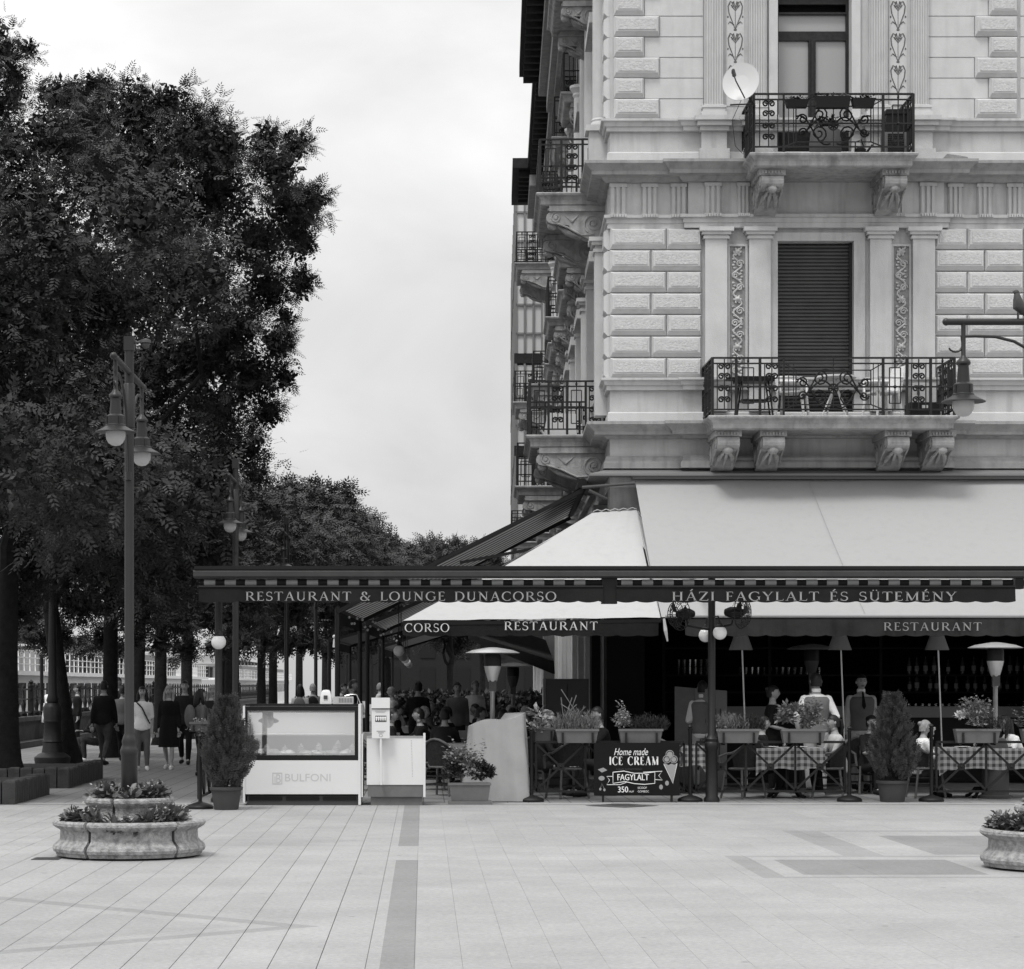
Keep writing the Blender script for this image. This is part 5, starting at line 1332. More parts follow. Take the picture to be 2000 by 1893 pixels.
def fence(a, b, n, label):
    t = thing('barrier_fence', label, 'fence', ((a[0] + b[0]) / 2, (a[1] + b[1]) / 2, 0), 0, 'black iron barrier panels')
    a = Vector((*a, 0)); b = Vector((*b, 0)); z0, z1 = .14, .85; v = (b - a) / n; up = Vector((0, 0, 1))
    o = MB(); o.bar(a + up * z1, b + up * z1, .045, .035); o.bar(a + up * z0, b + up * z0, .03, .03)
    for e in (a, b): o.bar(e + up * z0, e + up * (z1 - .018), .03)
    o.build('frame', M['iron'], t)
    for i in range(n):
        p = a + v * i; q = p + v; c = (p + q) / 2 + up * ((z0 + z1) / 2)
        if i: m = MB(); m.bar(p + up * z0, p + up * (z1 - .018), .03); m.build('upright', M['iron'], t)
        m = MB(); m.bar(p + up * (z0 + .02), q + up * (z1 - .02), .03, .03); m.bar(p + up * (z1 - .02), q + up * (z0 + .02), .028, .028); m.build('cross_brace', M['iron'], t)
        m = MB(); nn = v.cross(up).normalized(); m.tube([c + nn * .025, c - nn * .025], .052, 16); m.sph(c + nn * .025, .02, 8, 6); m.build('boss', M['iron'], t)
DF = 33.2
fence((wx(1047, DF), DF), (wx(1336, DF), DF), 3, 'black iron cross braced barrier panel behind the ice cream sign')
fence((wx(1360, DF), DF), (wx(1650, DF), DF), 3, 'black iron cross braced barrier panel before the checked table in the middle')
fence((wx(1829, DF), DF), (wx(2120, DF), DF), 3, 'black iron cross braced barrier panel at the right edge')
fence((wx(389, 31.2) - .02, 31.3), (-3.05, 33.6), 3, 'black iron barrier panel seen end-on behind the smaller conifer')
fence((-3.08, 33.7), (-3.0, 36.2), 3, 'black iron barrier panel running back along the promenade')

def trough(mb, x0, x1, y0, y1, z0, z1, tap=.035):
    mb.add([(x0 + tap, y0 + tap, z0), (x1 - tap, y0 + tap, z0), (x1 - tap, y1 - tap, z0), (x0 + tap, y1 - tap, z0), (x0, y0, z1), (x1, y0, z1), (x1, y1, z1), (x0, y1, z1),
            (x0 + .015, y0 + .015, z1 - .0), (x1 - .015, y0 + .015, z1), (x1 - .015, y1 - .015, z1), (x0 + .015, y1 - .015, z1), (x0 + .015, y0 + .015, z1 - .03), (x1 - .015, y0 + .015, z1 - .03), (x1 - .015, y1 - .015, z1 - .03), (x0 + .015, y1 - .015, z1 - .03)],
           [(3, 2, 1, 0), (0, 1, 5, 4), (1, 2, 6, 5), (2, 3, 7, 6), (3, 0, 4, 7), (4, 5, 9, 8), (5, 6, 10, 9), (6, 7, 11, 10), (7, 4, 8, 11), (8, 9, 13, 12), (9, 10, 14, 13), (10, 11, 15, 14), (11, 8, 12, 15)])
def flower_box(x0, x1, d, z0, z1, label, plants, m='boxp', brackets=True, group='flower boxes on the barrier', name='flower_box'):
    X0, X1 = wx(x0, d), wx(x1, d); t = thing(name, label, 'flower box', ((X0 + X1) / 2, d, z0), 0, group)
    o = MB(); trough(o, X0, X1, d - .11, d + .11, z0, z1); o.bx(X0 - .008, X1 + .008, d - .118, d - .111, z1 - .03, z1 + .004); o.build('box', M[m], t)
    o = MB(); o.bx(X0 + .02, X1 - .02, d - .09, d + .09, z1 - .06, z1 - .025); o.build('soil', M['soil'], t)
    if brackets:
        for u in (.16, .86):
            o = MB(); x = X0 + (X1 - X0) * u; o.bx(x - .014, x + .014, d - .125, d - .095, z0 - .03, z1 - .05); o.bx(x - .014, x + .014, d - .125, d + .1, z0 - .03, z0 - .01); o.build('bracket', M['iron'], t)
    for k in plants:
        kind, px, py, r, n, m_, sz = k; c = P(px, py, d); rr = r * d / FPX
        if kind == 'bush': foliage(t, 'plant', [(c.x + rnd.uniform(-.7, .7) * rr, c.y + rnd.uniform(-.3, .3) * rr, c.z + rnd.uniform(-.5, .9) * rr, rr * .6) for _ in range(8)], n // 4, sz, m_, LEAF)
        elif kind == 'heath':
            pos = []; dv = []
            for _ in range(n // 6):
                b = np.array([c.x + rnd.uniform(-1, 1) * rr, d + rnd.uniform(-.07, .07), z1 - .03]); dd = np.array([rnd.uniform(-.35, .35), rnd.uniform(-.3, .2), 1.]); ln = rr * rnd.uniform(.5, 1.0) * (1 - .35 * abs(b[0] - c.x) / rr)
                for q in range(9): pos.append(b + dd * ln * (q + .5) / 9); dv.append(dd + np.array([rnd.uniform(-1, 1), rnd.uniform(-1, 1), .2]) * .8)
            scatter('plant', NEEDLE[0], NEEDLE[1], np.array(pos), np.array(dv), np.array([0, 0, 1.]) + nr.normal(size=(len(pos), 3)) * .5, sz * nr.uniform(.6, 1.3, len(pos)), M[m_], t)
        elif kind == 'stem':
            pos = []; dv = []
            for _ in range(n):
                b = np.array([c.x + rnd.uniform(-.5, .5) * rr, d + rnd.uniform(-.05, .05), z1]); tp = np.array([c.x + rnd.uniform(-1, 1) * rr, d + rnd.uniform(-.08, .05), c.z + rnd.uniform(-.5, 1.15) * rr])
                for q in range(13):
                    f_ = .2 + .8 * q / 12; pos.append(b + (tp - b) * f_); a = q * 2.4; dv.append(np.array([math.cos(a), math.sin(a), .45]))
            scatter('plant', LEAF[0], LEAF[1], np.array(pos), np.array(dv), np.array([0, 0, 1.]) + nr.normal(size=(len(pos), 3)) * .3, sz * nr.uniform(.6, 1.2, len(pos)), M[m_], t)
        elif kind == 'spike':
            o = MB()
            for _ in range(n): o.tube([(c.x + rnd.uniform(-.4, .4) * rr, d, z1), (c.x + rnd.uniform(-.7, .7) * rr, d + rnd.uniform(-.05, .05), z1 + (c.z - z1) * .5), (c.x + rnd.uniform(-1, 1) * rr, d, c.z + rnd.uniform(-.4, 1) * rr)], [.006, .004, .008], 4)
            o.build('plant', M[m_], t)
    return t
ZB0, ZB1 = wz(1451, 33.1), wz(1424, 33.1)
flower_box(1035, 1083, 33.7, ZB0, ZB1 + .01, 'small flower box with broad pale leaves at the left end of the barrier', [('bush', 1055, 1416, 22, 60, 'herb_pale', .12)])
flower_box(1085, 1168, 33.1, ZB0, ZB1, 'flower box with a grassy mound and tall thin stalks above the barrier chair', [('heath', 1126, 1416, 44, 1500, 'herb', .07), ('spike', 1118, 1372, 26, 9, 'herb', .1)])
flower_box(1208, 1293, 33.1, ZB0, ZB1, 'flower box above the ice cream sign with pale round leaves beside dark heather', [('stem', 1220, 1392, 24, 10, 'herb_pale', .06), ('heath', 1268, 1416, 36, 1500, 'herb_dark', .06), ('bush', 1214, 1412, 20, 160, 'herb_pale', .05)])
flower_box(1398, 1482, 33.1, ZB0, ZB1, 'flower box of dark heather right of the awning post', [('heath', 1425, 1416, 36, 1500, 'herb', .06), ('heath', 1462, 1416, 34, 1000, 'herb_dark', .06), ('bush', 1400, 1425, 18, 120, 'herb', .05)])
flower_box(1525, 1611, 33.1, ZB0, ZB1, 'flower box with leafy bushes in front of the waiter in the waistcoat', [('bush', 1540, 1402, 24, 300, 'herb', .07), ('stem', 1585, 1385, 28, 11, 'herb', .06), ('bush', 1580, 1410, 26, 260, 'herb', .06), ('bush', 1572, 1424, 10, 40, 'herb_pale', .05)])
flower_box(1864, 1951, 33.1, ZB0, ZB1, 'flower box with a white rose and pale twigs before the patio heater', [('stem', 1915, 1395, 34, 16, 'herb_pale', .055), ('bush', 1910, 1405, 32, 300, 'herb', .055), ('bush', 1876, 1400, 9, 60, 'flower', .06), ('heath', 1945, 1410, 32, 600, 'herb_dark', .06)])
flower_box(1994, 2080, 33.1, ZB0, ZB1, 'flower box cut by the right edge of the picture', [('stem', 2005, 1400, 26, 12, 'herb', .06), ('bush', 2030, 1410, 30, 200, 'herb', .06)])
flower_box(372, 418, 34.4, .98, 1.12, 'flower box with small white blossoms on the far left barrier', [('bush', 392, 1428, 18, 200, 'herb', .06), ('bush', 388, 1422, 18, 60, 'flower', .025)])
db = gd(1572) + .17
t = flower_box(877, 958, db, .05, .30, 'long ground planter with a leafy shrub and dark bushes before the grey cover', [('stem', 895, 1470, 26, 14, 'herb', .075), ('stem', 930, 1465, 18, 9, 'herb', .075), ('bush', 905, 1500, 30, 260, 'herb', .075), ('bush', 884, 1513, 20, 520, 'herb_dark', .045), ('bush', 944, 1512, 20, 620, 'herb_dark', .045)], brackets=False, group=None, name='ground_planter')
o = MB(); o.bx(wx(875, db), wx(960, db), db - .16, db + .16, .0, .045); o.build('saucer', M['boxp'], t)

# conifers in pots
def conifer(px, d, rw, h, label, pot=.2):
    x = wx(px, d); t = thing('potted_conifer', label, 'conifer', (x, d, 0), 0, 'potted conifers')
    o = MB(); o.lathe([(pot * .78, 0), (pot * .8, .01), (pot * .98, .26), (pot * 1.08, .265), (pot * 1.1, .30), (pot * 1.0, .305), (pot * .96, .26), (0, .25)], 28, (x, d, 0)); o.build('pot', M['pot'], t, smooth=True)
    pos = []; dv = []; H = h - .34
    for i in range(200):                              # upright flame shaped sprays
        u = (i / 200) ** .85; a = i * 2.399 + rnd.uniform(-.3, .3)
        r = rw * min(1, (1 - u) ** .95 * 1.12) * (.72 + .36 * min(1, u * 6)) * rnd.uniform(.62, 1.0); ln = (.30 - .12 * u) * rnd.uniform(.8, 1.25); z = .36 + (H - .2) * u
        ax_ = np.array([math.cos(a) * .5, math.sin(a) * .5, 1.]); ax_ /= np.linalg.norm(ax_); b_ = np.array([x + r * .72 * math.cos(a), d + r * .72 * math.sin(a), z - .06])
        for k in range(40):
            v_ = rnd.random(); w_ = .042 * math.sin(PI * min(1, v_ * .85 + .12)); q = rnd.uniform(0, 2 * PI)
            o_ = np.array([math.cos(q), math.sin(q), 0]) * w_ * rnd.uniform(.5, 1.1)
            pos.append(b_ + ax_ * ln * v_ + o_); dv.append(ax_ * 1.0 + o_ / .042 * .4 + np.array([rnd.gauss(0, .15), rnd.gauss(0, .15), 0]))
    for i in range(500):
        u = rnd.random(); a = rnd.uniform(0, 2 * PI); r = rw * .5 * (1 - u) * rnd.random(); pos.append(np.array([x + r * math.cos(a), d + r * math.sin(a), .36 + H * u * .9])); dv.append(np.array([math.cos(a), math.sin(a), .8]))
    n = len(pos)
    tv, tf = frond(2, .36)
    scatter('foliage', tv, tf, np.array(pos), np.array(dv), rdir(n), nr.uniform(.04, .085, n), M['thuja'], t)
    o = MB(); o.tube([(x, d, .2), (x, d, h * .8)], [.03, .008], 6)
    for k in range(7): a = k * .9; o.tube([(x, d, .3), (x + .1 * math.cos(a), d + .1 * math.sin(a), .55)], [.014, .006], 5)
    o.build('stem', M['bark'], t)
conifer(442, 30.95, .36, 1.60, 'smaller potted conifer left of the white display freezer', .205)
conifer(1743, 33.0, .385, 1.62, 'larger potted conifer before the bar between two barrier posts', .215)

# ice cream sign
DS = 32.9
sx = lambda p: wx(p, DS); sz_ = lambda p: wz(p, DS)
t = thing('sign_board', 'black sign board reading Home made ICE CREAM FAGYLALT leaning on the barrier', 'sign', (sx(1243), DS, 0))
o = MB(); o.bx(sx(1160), sx(1327), DS - .012, DS + .012, sz_(1554), sz_(1451)); o.build('board', M['sign'], t)
for px in (1178, 1312): o = MB(); o.bx(sx(px) - .015, sx(px) + .015, DS - .0, DS + .05, 0, sz_(1554)); o.build('foot', M['iron'], t)
def scx(p): return sx(860 + p / 3.964)
def scz(p): return sz_(1230 + p / 3.964)
YS = DS - .0145
o = MB()
serif(o, 'ICE CREAM', scx(1306), scx(1690), scz(1048), scz(982) - scz(1048), YS, 0., 1.75)
fonttext(o, 'Home made', scx(1345), scx(1608), scz(972), scz(918), YS, .35)
fonttext(o, 'FAGYLALT', scx(1370), scx(1612), scz(1166), scz(1118), YS); fonttext(o, 'FAGYLALT', scx(1372), scx(1614), scz(1166), scz(1118), YS - .0004)
fonttext(o, '350', scx(1374), scx(1452), scz(1260), scz(1214), YS); fonttext(o, '350', scx(1376), scx(1454), scz(1260), scz(1214), YS - .0004)
fonttext(o, 'HUF', scx(1460), scx(1498), scz(1260), scz(1246), YS)
fonttext(o, 'SCOOP', scx(1528), scx(1598), scz(1232), scz(1216), YS); fonttext(o, 'GOMBÓC', scx(1528), scx(1614), scz(1260), scz(1240), YS)
def line(pts, r=.006): o.tube([(scx(a), YS, scz(b)) for a, b in pts], r, 5)
line([(1336, 1104), (1420, 1095), (1500, 1112), (1580, 1112), (1660, 1102), (1660, 1190), (1580, 1198), (1500, 1192), (1430, 1176), (1336, 1190), (1336, 1104)])
line([(1336, 1136), (1288, 1136), (1310, 1165), (1288, 1200), (1390, 1200), (1440, 1182)], .005); line([(1660, 1160), (1718, 1164), (1690, 1130), (1716, 1096), (1570, 1104)], .005)
line([(1730, 1042), (1800, 1190), (1832, 1036)], .005)
ob_l = o.build('lettering', M['chalk'], t)
o = MB()
for cx_, cy_, r in ((1776, 965, 30), (1752, 1004, 28), (1806, 1004, 28)): o.tube([(scx(cx_ + r * math.cos(a)), YS, scz(cy_ + r * math.sin(a))) for a in [k * PI / 8 for k in range(17)]], .006, 5)
o.poly([(scx(a), YS + .001, scz(b)) for a, b in ((1726, 1036), (1800, 1186), (1834, 1032), (1810, 1046), (1790, 1036), (1765, 1048), (1745, 1036))])
for cx_, cy_, r in ((1776, 965, 22), (1752, 1004, 19), (1806, 1004, 20)): o.poly([(scx(cx_ + r * math.cos(a)), YS + .0012, scz(cy_ - r * math.sin(a))) for a in [k * PI / 8 for k in range(16)]])
o.poly([(scx(a), YS + .001, scz(b)) for a, b in ((1218, 1082), (1262, 1068), (1292, 1088), (1250, 1106))])
o.poly([(scx(1248 + 24 * math.cos(a)), YS + .001, scz(1150 + 18 * math.sin(a))) for a in [k * PI / 6 for k in range(12)]])
for cx_, cy_, r in ((1238, 1234, 9), (1270, 1240, 9), (1754, 1188, 15), (1708, 1218, 15)): o.poly([(scx(cx_ + r * math.cos(a)), YS + .001, scz(cy_ + 1.3 * r * math.sin(a))) for a in [k * PI / 5 for k in range(10)]])
o.tube([(scx(1240), YS, scz(1225)), (scx(1250), YS, scz(1190)), (scx(1268), YS, scz(1230))], .003, 4)
o.build('drawing', M['chalk_g'], t)
o = MB(); fonttext(o, 'HÁZI KÉSZÍTÉSŰ', scx(1362), scx(1560), scz(1086), scz(1070), YS); o.build('faint_lettering', M['chalk_d'], t)

# draped grey cover
t = thing('draped_cover', 'light grey fabric cover draped over something bulky behind the ground planter', 'cover', (wx(975, 33.2), 33.3, 0))
o = MB(); rows = []
nz_, na = 22, 96
def rr_(a, hw, hd): 
    c, s = math.cos(a), math.sin(a); k = 7
    q = (abs(c) ** k + abs(s) ** k) ** (-1 / k); return hw * c * q, hd * s * q
for j in range(nz_ + 1):
    u = j / nz_
    for i in range(na):
        a = 2 * PI * i / na
        hw, hd = .475 - .075 * u, .42 - .10 * u
        ex, ey = rr_(a, hw, hd)
        f = 1 + (.045 * math.sin(a * 7 + 1 + u * 1.5) + .03 * math.sin(a * 17 + u * 3)) * (1.1 - u * .6) + .008 * math.sin(u * 13 + a * 5)
        xx = ex * f; top = 1.09 + .15 * (xx / .36 * .5 + .5) - .03 * math.sin(xx * 9)
        z = top * min(1, u * 1.02)
        rows.append((wx(968, 33.2) + xx + .02 * u, 33.3 + ey * f, z + .01))
tp = len(rows); o.add(rows, [(j * na + i, j * na + (i + 1) % na, (j + 1) * na + (i + 1) % na, (j + 1) * na + i) for j in range(nz_) for i in range(na)])
ring = rows[-na:]; cxy = (wx(974, 33.2), 33.3); vs = list(ring); 
for s_ in (.6, .25): vs += [(cxy[0] + (p[0] - cxy[0]) * s_, cxy[1] + (p[1] - cxy[1]) * s_, p[2] - .015 * (1 - s_)) for p in ring]
vs.append((cxy[0], cxy[1], sum(p[2] for p in ring) / na - .03))
o.add(vs, [(k * na + i, k * na + (i + 1) % na, (k + 1) * na + (i + 1) % na, (k + 1) * na + i) for k in range(2) for i in range(na)] + [(2 * na + i, 2 * na + (i + 1) % na, 3 * na) for i in range(na)])
o.build('cover', M['cover'], t, smooth=True, ang=70)

# display freezer
DZ = 32.0
zx = lambda p: wx(360 + p / 3.607, DZ); zz = lambda p: wz(1080 + p / 3.607, DZ)
t = thing('display_freezer', 'white ice cream display freezer with glass front and faint BULFONI lettering', 'freezer', (wx(590, DZ), DZ, 0))
xa, xb = zx(412), zx(1232)
ybk = DZ + .95
o = MB(); o.bx(zx(440), xb - .01, DZ + .06, ybk - .03, .0, zz(1712)); o.build('plinth', M['greyp'], t)
o = MB()
for k in range(3): o.bx(zx(455 + 260 * k), zx(690 + 260 * k), DZ + .045, DZ + .062, zz(1745), zz(1718))
pieces(o, 'vent_grille', M['black'], t)
o = MB(); o.bx(xa, xb, DZ, ybk, zz(1700), zz(1462)); o.build('body', M['white'], t)
o = MB(); o.bx(xa + .002, zx(428), DZ - .012, ybk + .01, zz(1760), zz(1078)); o.bx(zx(1226), zx(1244), DZ - .012, ybk + .01, zz(1775), zz(1066)); pieces(o, 'side_panel', M['white'], t)
o = MB(); o.bx(zx(1248), zx(1258), DZ - .03, DZ + .6, zz(1720), zz(1275)); o.build('side_shelf', M['white2'], t)
gf = MB(); g0, g1 = zx(429), zx(1225)
gf.bx(g0, g1, DZ + .0, DZ + .03, zz(1112), zz(1082)); gf.bx(g0, g1, DZ, DZ + .03, zz(1461), zz(1425)); gf.bx(g0, zx(446), DZ, DZ + .03, zz(1425), zz(1112)); gf.bx(zx(1200), g1, DZ, DZ + .03, zz(1425), zz(1112)); gfo = gf.build('glass_frame', M['black'], t)
o = MB(); o.add([(zx(446), DZ + .012, zz(1425)), (zx(1200), DZ + .012, zz(1425)), (zx(1200), DZ + .10, zz(1112)), (zx(446), DZ + .10, zz(1112))], [(0, 1, 2, 3)]); o.build('glass_pane', M['clear'], gfo)
o = MB(); o.bx(g0, g1, DZ + .02, DZ + .14, zz(1079), zz(1066)); o.bx(g0, g1, ybk - .14, ybk, zz(1079), zz(1066)); pieces(o, 'top', M['black'], t)
o = MB(); o.bx(g0, g1, DZ + .141, ybk - .141, zz(1079), zz(1073)); o.build('top_glass', M['clear_top'], t)  # clear middle added to let daylight down into the case
o = MB(); o.bx(g0 + .01, g1 - .01, ybk - .06, ybk - .02, zz(1462), zz(1082)); o.bx(g0 + .01, g1 - .01, DZ + .45, DZ + .9, zz(1290), zz(1282)); pieces(o, 'back_panel', M['white2'], t)
o = MB(); 
for k in range(7): 
    x0 = zx(470 + 104 * k); trough(o, x0, zx(566 + 104 * k), DZ + .12, DZ + .62, zz(1460), zz(1425) + .02, .02)
pieces(o, 'tray', M['steel'], t)
for k in range(7):
    o = MB(); cx_ = zx(518 + 104 * k); vs = []
    for q in range(5): o.sph((cx_ + rnd.uniform(-.07, .07), DZ + .37 + rnd.uniform(-.16, .16), zz(1425) - .0), (.08, .1, .05 + rnd.random() * .03), 10, 6)
    o.build('ice_cream', M['plate'] if k % 2 == 0 else M['cl_lite'], t, smooth=True)
for k, (px, py) in enumerate(((570, 1375), (698, 1382), (812, 1372), (942, 1365), (1058, 1380), (1076, 1350), (1180, 1370))):
    o = MB(); c = (zx(px), DZ + .25 + .06 * (k % 3), zz(py)); o.lathe([(.004, -.10), (.042, .0), (.0, .055)], 10, c); o.box((c[0], c[1] - .05, c[2] - .03), (.085, .004, .045), Matrix.Rotation(.15, 3, 'Y')); o.build('price_cone', M['cl_lite'], t)
o = MB(); 
fonttext(o, 'BULFONI', zx(710), zx(1030), zz(1610), zz(1556), DZ - .002)
lx0, lx1, lz0, lz1 = zx(620), zx(690), zz(1630), zz(1548)
for a, b, c_, d_ in ((lx0, lx1, lz0, lz0 + .012), (lx0, lx1, lz1 - .012, lz1), (lx0, lx0 + .012, lz0 + .012, lz1 - .012), (lx1 - .012, lx1, lz0 + .012, lz1 - .012)): o.bx(a, b, DZ - .003, DZ - .0005, c_, d_)
fonttext(o, 'B', zx(648), zx(680), zz(1622), zz(1560), DZ - .002); fonttext(o, 'I', zx(636), zx(642), zz(1622), zz(1575), DZ - .002)
o.build('lettering', M['print_faint'], t)
# things on the freezer
zt = zz(1066)
o = MB(); o.lathe([(.115, 0), (.118, .02), (.11, .09), (.085, .17), (.06, .195), (.0, .2)], 4, (zx(990), DZ + .4, zt), PI / 4, PI / 4 + 2 * PI); tt = thing('napkin_dispenser', 'white rounded dispenser standing on top of the display freezer', 'dispenser', (zx(990), DZ + .4, zt)); o.build('housing', M['white2'], tt, smooth=True, ang=60)
o = MB(); o.bx(zx(975), zx(1002), DZ + .305, DZ + .32, zt + .07, zt + .12); o.build('slot', M['greyp'], tt)
tt = thing('cone_box', 'clear plastic box beside the white dispenser on the freezer', 'box', (zx(1112), DZ + .45, zt))
o = MB(); trough(o, zx(1042), zx(1184), DZ + .3, DZ + .6, zt, zz(1014), .0); o.build('box', M['cl_lite'], tt)
o = MB(); 
for k in range(9): o.bx(zx(1085 + 11 * k), zx(1089 + 11 * k), DZ + .296, DZ + .2995, zt + .02, zz(1014) - .02)
pieces(o, 'slat', M['greyp'], tt)
o = MB(); o.tube([(zx(1120 + 120 * (k / 10)), DZ + .62, zz(1010 + 0 if k < 8 else 1010) + .02 * math.sin(k / 10 * PI) - (.0 if k < 8 else .05 * (k - 7))) for k in range(11)], .007, 5); o.build('wire_handle', M['steel'], tt)

# white counter with menu stand
t = thing('white_counter', 'plain white ice cream counter with grey lower band right of the display freezer', 'counter', (wx(773, DZ), DZ, 0))
o = MB(); o.bx(zx(1285), zx(1690), DZ, DZ + .7, zz(1634), zz(1300)); o.bx(zx(1683), zx(1699), DZ - .01, DZ + .71, zz(1720), zz(1276)); o.build('body', M['white'], t)
o = MB(); o.bx(zx(1292), zx(1682), DZ + .01, DZ + .69, zz(1719), zz(1635)); o.bx(zx(1312), zx(1678), DZ + .05, DZ + .66, 0, zz(1720)); o.build('base', M['boxp'], t)
o = MB(); o.bx(zx(1284), zx(1683), DZ - .01, DZ + .3, zz(1299), zz(1292)); o.build('worktop', M['steel'], t)
o = MB()
for k in range(24): o.box((zx(1600 + k * .3), DZ - .001, zz(1322 + k * 11)), (.006, .004, .006))
o.build('rivets', M['greyp'], t)
t = thing('menu_stand', 'white menu holder on a slim pole before the white counter', 'sign stand', (zx(1385), DZ - .12, 0))
o = MB(); ym = DZ - .12; o.tube([(zx(1389), ym, zz(1632)), (zx(1385), ym, zz(1300))], .017, 8); o.box((zx(1388), ym + .05, zz(1610)), (.03, .1, .03)); o.box((zx(1386), ym + .05, zz(1330)), (.03, .1, .03)); o.build('pole', M['white2'], t)
o = MB(); o.bx(zx(1322), zx(1448), ym - .02, ym + .01, zz(1305), zz(1102)); o.build('menu_panel', M['white2'], t)
o = MB(); o.bx(zx(1320), zx(1449), ym - .04, ym + .03, zz(1094), zz(1020)); o.build('header', M['white'], t)
o = MB(); o.bx(zx(1321), zx(1448), ym - .03, ym + .02, zz(1101), zz(1095)); o.bx(zx(1347), zx(1425), ym - .022, ym - .0205, zz(1190), zz(1146)); mp_ = o.build('photo_print', M['print_dark'], t)
o = MB()
for k in range(5):
    x = zx(1356 + k * 15); o.prism([(x - .012, ym - .0235, zz(1168)), (x + .012, ym - .0235, zz(1168)), (x, ym - .0235, zz(1186))], (0, .001, 0)); o.sph((x, ym - .023, zz(1160)), (.014, .001, .016), 8, 6)
o.build('cones_picture', M['chalk'], t)
o = MB(); 
for k in range(3): o.bx(zx(1345 + 3 * k), zx(1425 - 6 * k), ym - .022, ym - .0203, zz(1128 + 6 * k - 14), zz(1126 + 6 * k - 14))
for k in range(2): o.bx(zx(1356 + 10 * k), zx(1418 - 12 * k), ym - .022, ym - .0203, zz(1258 + 11 * k), zz(1252 + 11 * k))
o.tube([(zx(1386 + 12 * math.cos(a)), ym - .021, zz(1284 + 10 * math.sin(a))) for a in [k * PI / 6 for k in range(13)]], .003, 4)
o.build('printed_lines', M['print_grey'], t)

# patio heaters
def heater(px, d, zcap, label, dim=False, base=True):
    x = wx(px, d); t = thing('patio_heater', label, 'patio heater', (x, d, 0), 0, 'mushroom patio heaters')
    z = zcap
    o = MB(); o.lathe([(.40, 0), (.405, .004), (.30, .045), (.15, .072), (.06, .085), (.0, .088), ], 32, (x, d, z)); o.lathe([(.0, .07), (.15, .055), (.39, .0)], 32, (x, d, z - .006)); o.build('reflector', M['steel_d'], t, smooth=True)
    o = MB(); o.lathe([(.125, -.19), (.115, -.24), (.075, -.38), (.06, -.42)], 18, (x, d, z)); o.build('burner', M['steel_d'] if not dim else M['greyp'], t, smooth=True)
    o = MB(); o.lathe([(.11, -.01), (.125, -.04), (.125, -.19)], 18, (x, d, z)); o.build('emitter_mesh', M['black'], t, smooth=True)
    o = MB(); o.lathe([(.05, -.4), (.05, -.56), (.036, -.58), (.034, -z + .9)], 14, (x, d, z)); o.build('pole', M['steel'], t, smooth=True)
    o = MB(); o.bx(x - .05, x + .055, d - .06, d - .035, z - .56, z - .4); o.build('valve_cover', M['greyp'], t)
    if base: o = MB(); o.lathe([(.25, 0), (.25, .04), (.2, .06), (.19, .75), (.15, .88), (.035, .9)], 24, (x, d, 0)); o.build('base', M['greyp'], t, smooth=True)
heater(962, 33.9, wz(1276, 33.9), 'mushroom patio heater rising above the draped grey cover')
heater(1944, 34.0, wz(1266, 34.0), 'mushroom patio heater at the right before the bar shelves')
heater(1585, 37.6, wz(1268, 37.6), 'dim patio heater deeper inside before the bar', True)
heater(1002, 46.5, wz(1302, 46.5), 'small distant patio heater under the side awnings', True)

# fans on the awning post
def fan(px, py, d, s, label):
    c = P(px, py, d); t = thing('outdoor_fan', label, 'fan', c, 0, 'black fans on the awning post'); rot = Matrix.Rotation(s * R(58), 3, 'Z')
    def tr(q): return rot @ Vector(q) + c
    o = MB()
    for k in range(20):
        a = k * PI / 10
        o.tube([tr((.05 * math.cos(a), -.10, .05 * math.sin(a))), tr((.18 * math.cos(a), -.08, .18 * math.sin(a))), tr((.23 * math.cos(a), 0, .23 * math.sin(a))), tr((.16 * math.cos(a), .07, .16 * math.sin(a)))], .0045, 4)
    for r, y in ((.23, 0), (.18, -.08), (.1, -.098), (.05, -.10)): o.tube([tr((r * math.cos(k * PI / 12), y, r * math.sin(k * PI / 12))) for k in range(25)], .006, 4)
    o.build('cage', M['iron'], t)
    for k in range(3):
        a = k * 2 * PI / 3 + .3; q = MB(); q.prism([tr((.03 * math.cos(a), -.03, .03 * math.sin(a))), tr((.19 * math.cos(a - .35), -.045, .19 * math.sin(a - .35))), tr((.2 * math.cos(a + .1), -.02, .2 * math.sin(a + .1))), tr((.17 * math.cos(a + .5), .0, .17 * math.sin(a + .5)))], rot @ Vector((0, .006, 0))); q.build('blade', M['black'], t)
    o = MB(); o.tube([tr((0, -.05, 0)), tr((0, .04, 0)), tr((0, .16, .01)), tr((0, .24, .01))], [.04, .085, .08, .05], 14); o.build('motor', M['black'], t, smooth=True)
    o = MB(); o.tube([tr((0, .12, -.06)), tr((0, .14, -.16)), Vector((wx(1390, 33), 33.0, c.z - .22))], .018, 6); o.build('arm', M['iron'], t)
fan(1447, 1197, 32.7, 1, 'black cage fan on the right of the front awning post')
fan(1328, 1200, 32.8, -1, 'black cage fan on the left of the front awning post')

# shaded floor lamps
for px, d, lb in ((1447, 36.2, 'floor lamp with pale cone shade nearest the front awning post'), (1640, 36.4, 'floor lamp with pale cone shade between the two waiters'), (1830, 36.2, 'floor lamp with pale cone shade above the girl in the white blouse')):
    x = wx(px, d); t = thing('floor_lamp', lb, 'floor lamp', (x + .12, d, 0), 0, 'floor lamps before the bar')
    z0, z1 = wz(1270, d), wz(1238, d); o = MB(); o.lathe([(.19, z0), (.10, z1)], 24, (x, d, 0)); o.lathe([(.186, z0), (.097, z1)], 24, (x, d, 0)); o.build('lamp_shade', M['shade'], t, smooth=True)
    o = MB(); o.tube([(x, d, z1), (x + .02, d, z0), (x + .10, d, .04)], .013, 6); o.lathe([(.16, 0), (.16, .02), (.02, .05)], 18, (x + .10, d, 0)); o.build('pole', M['steel_d'], t)

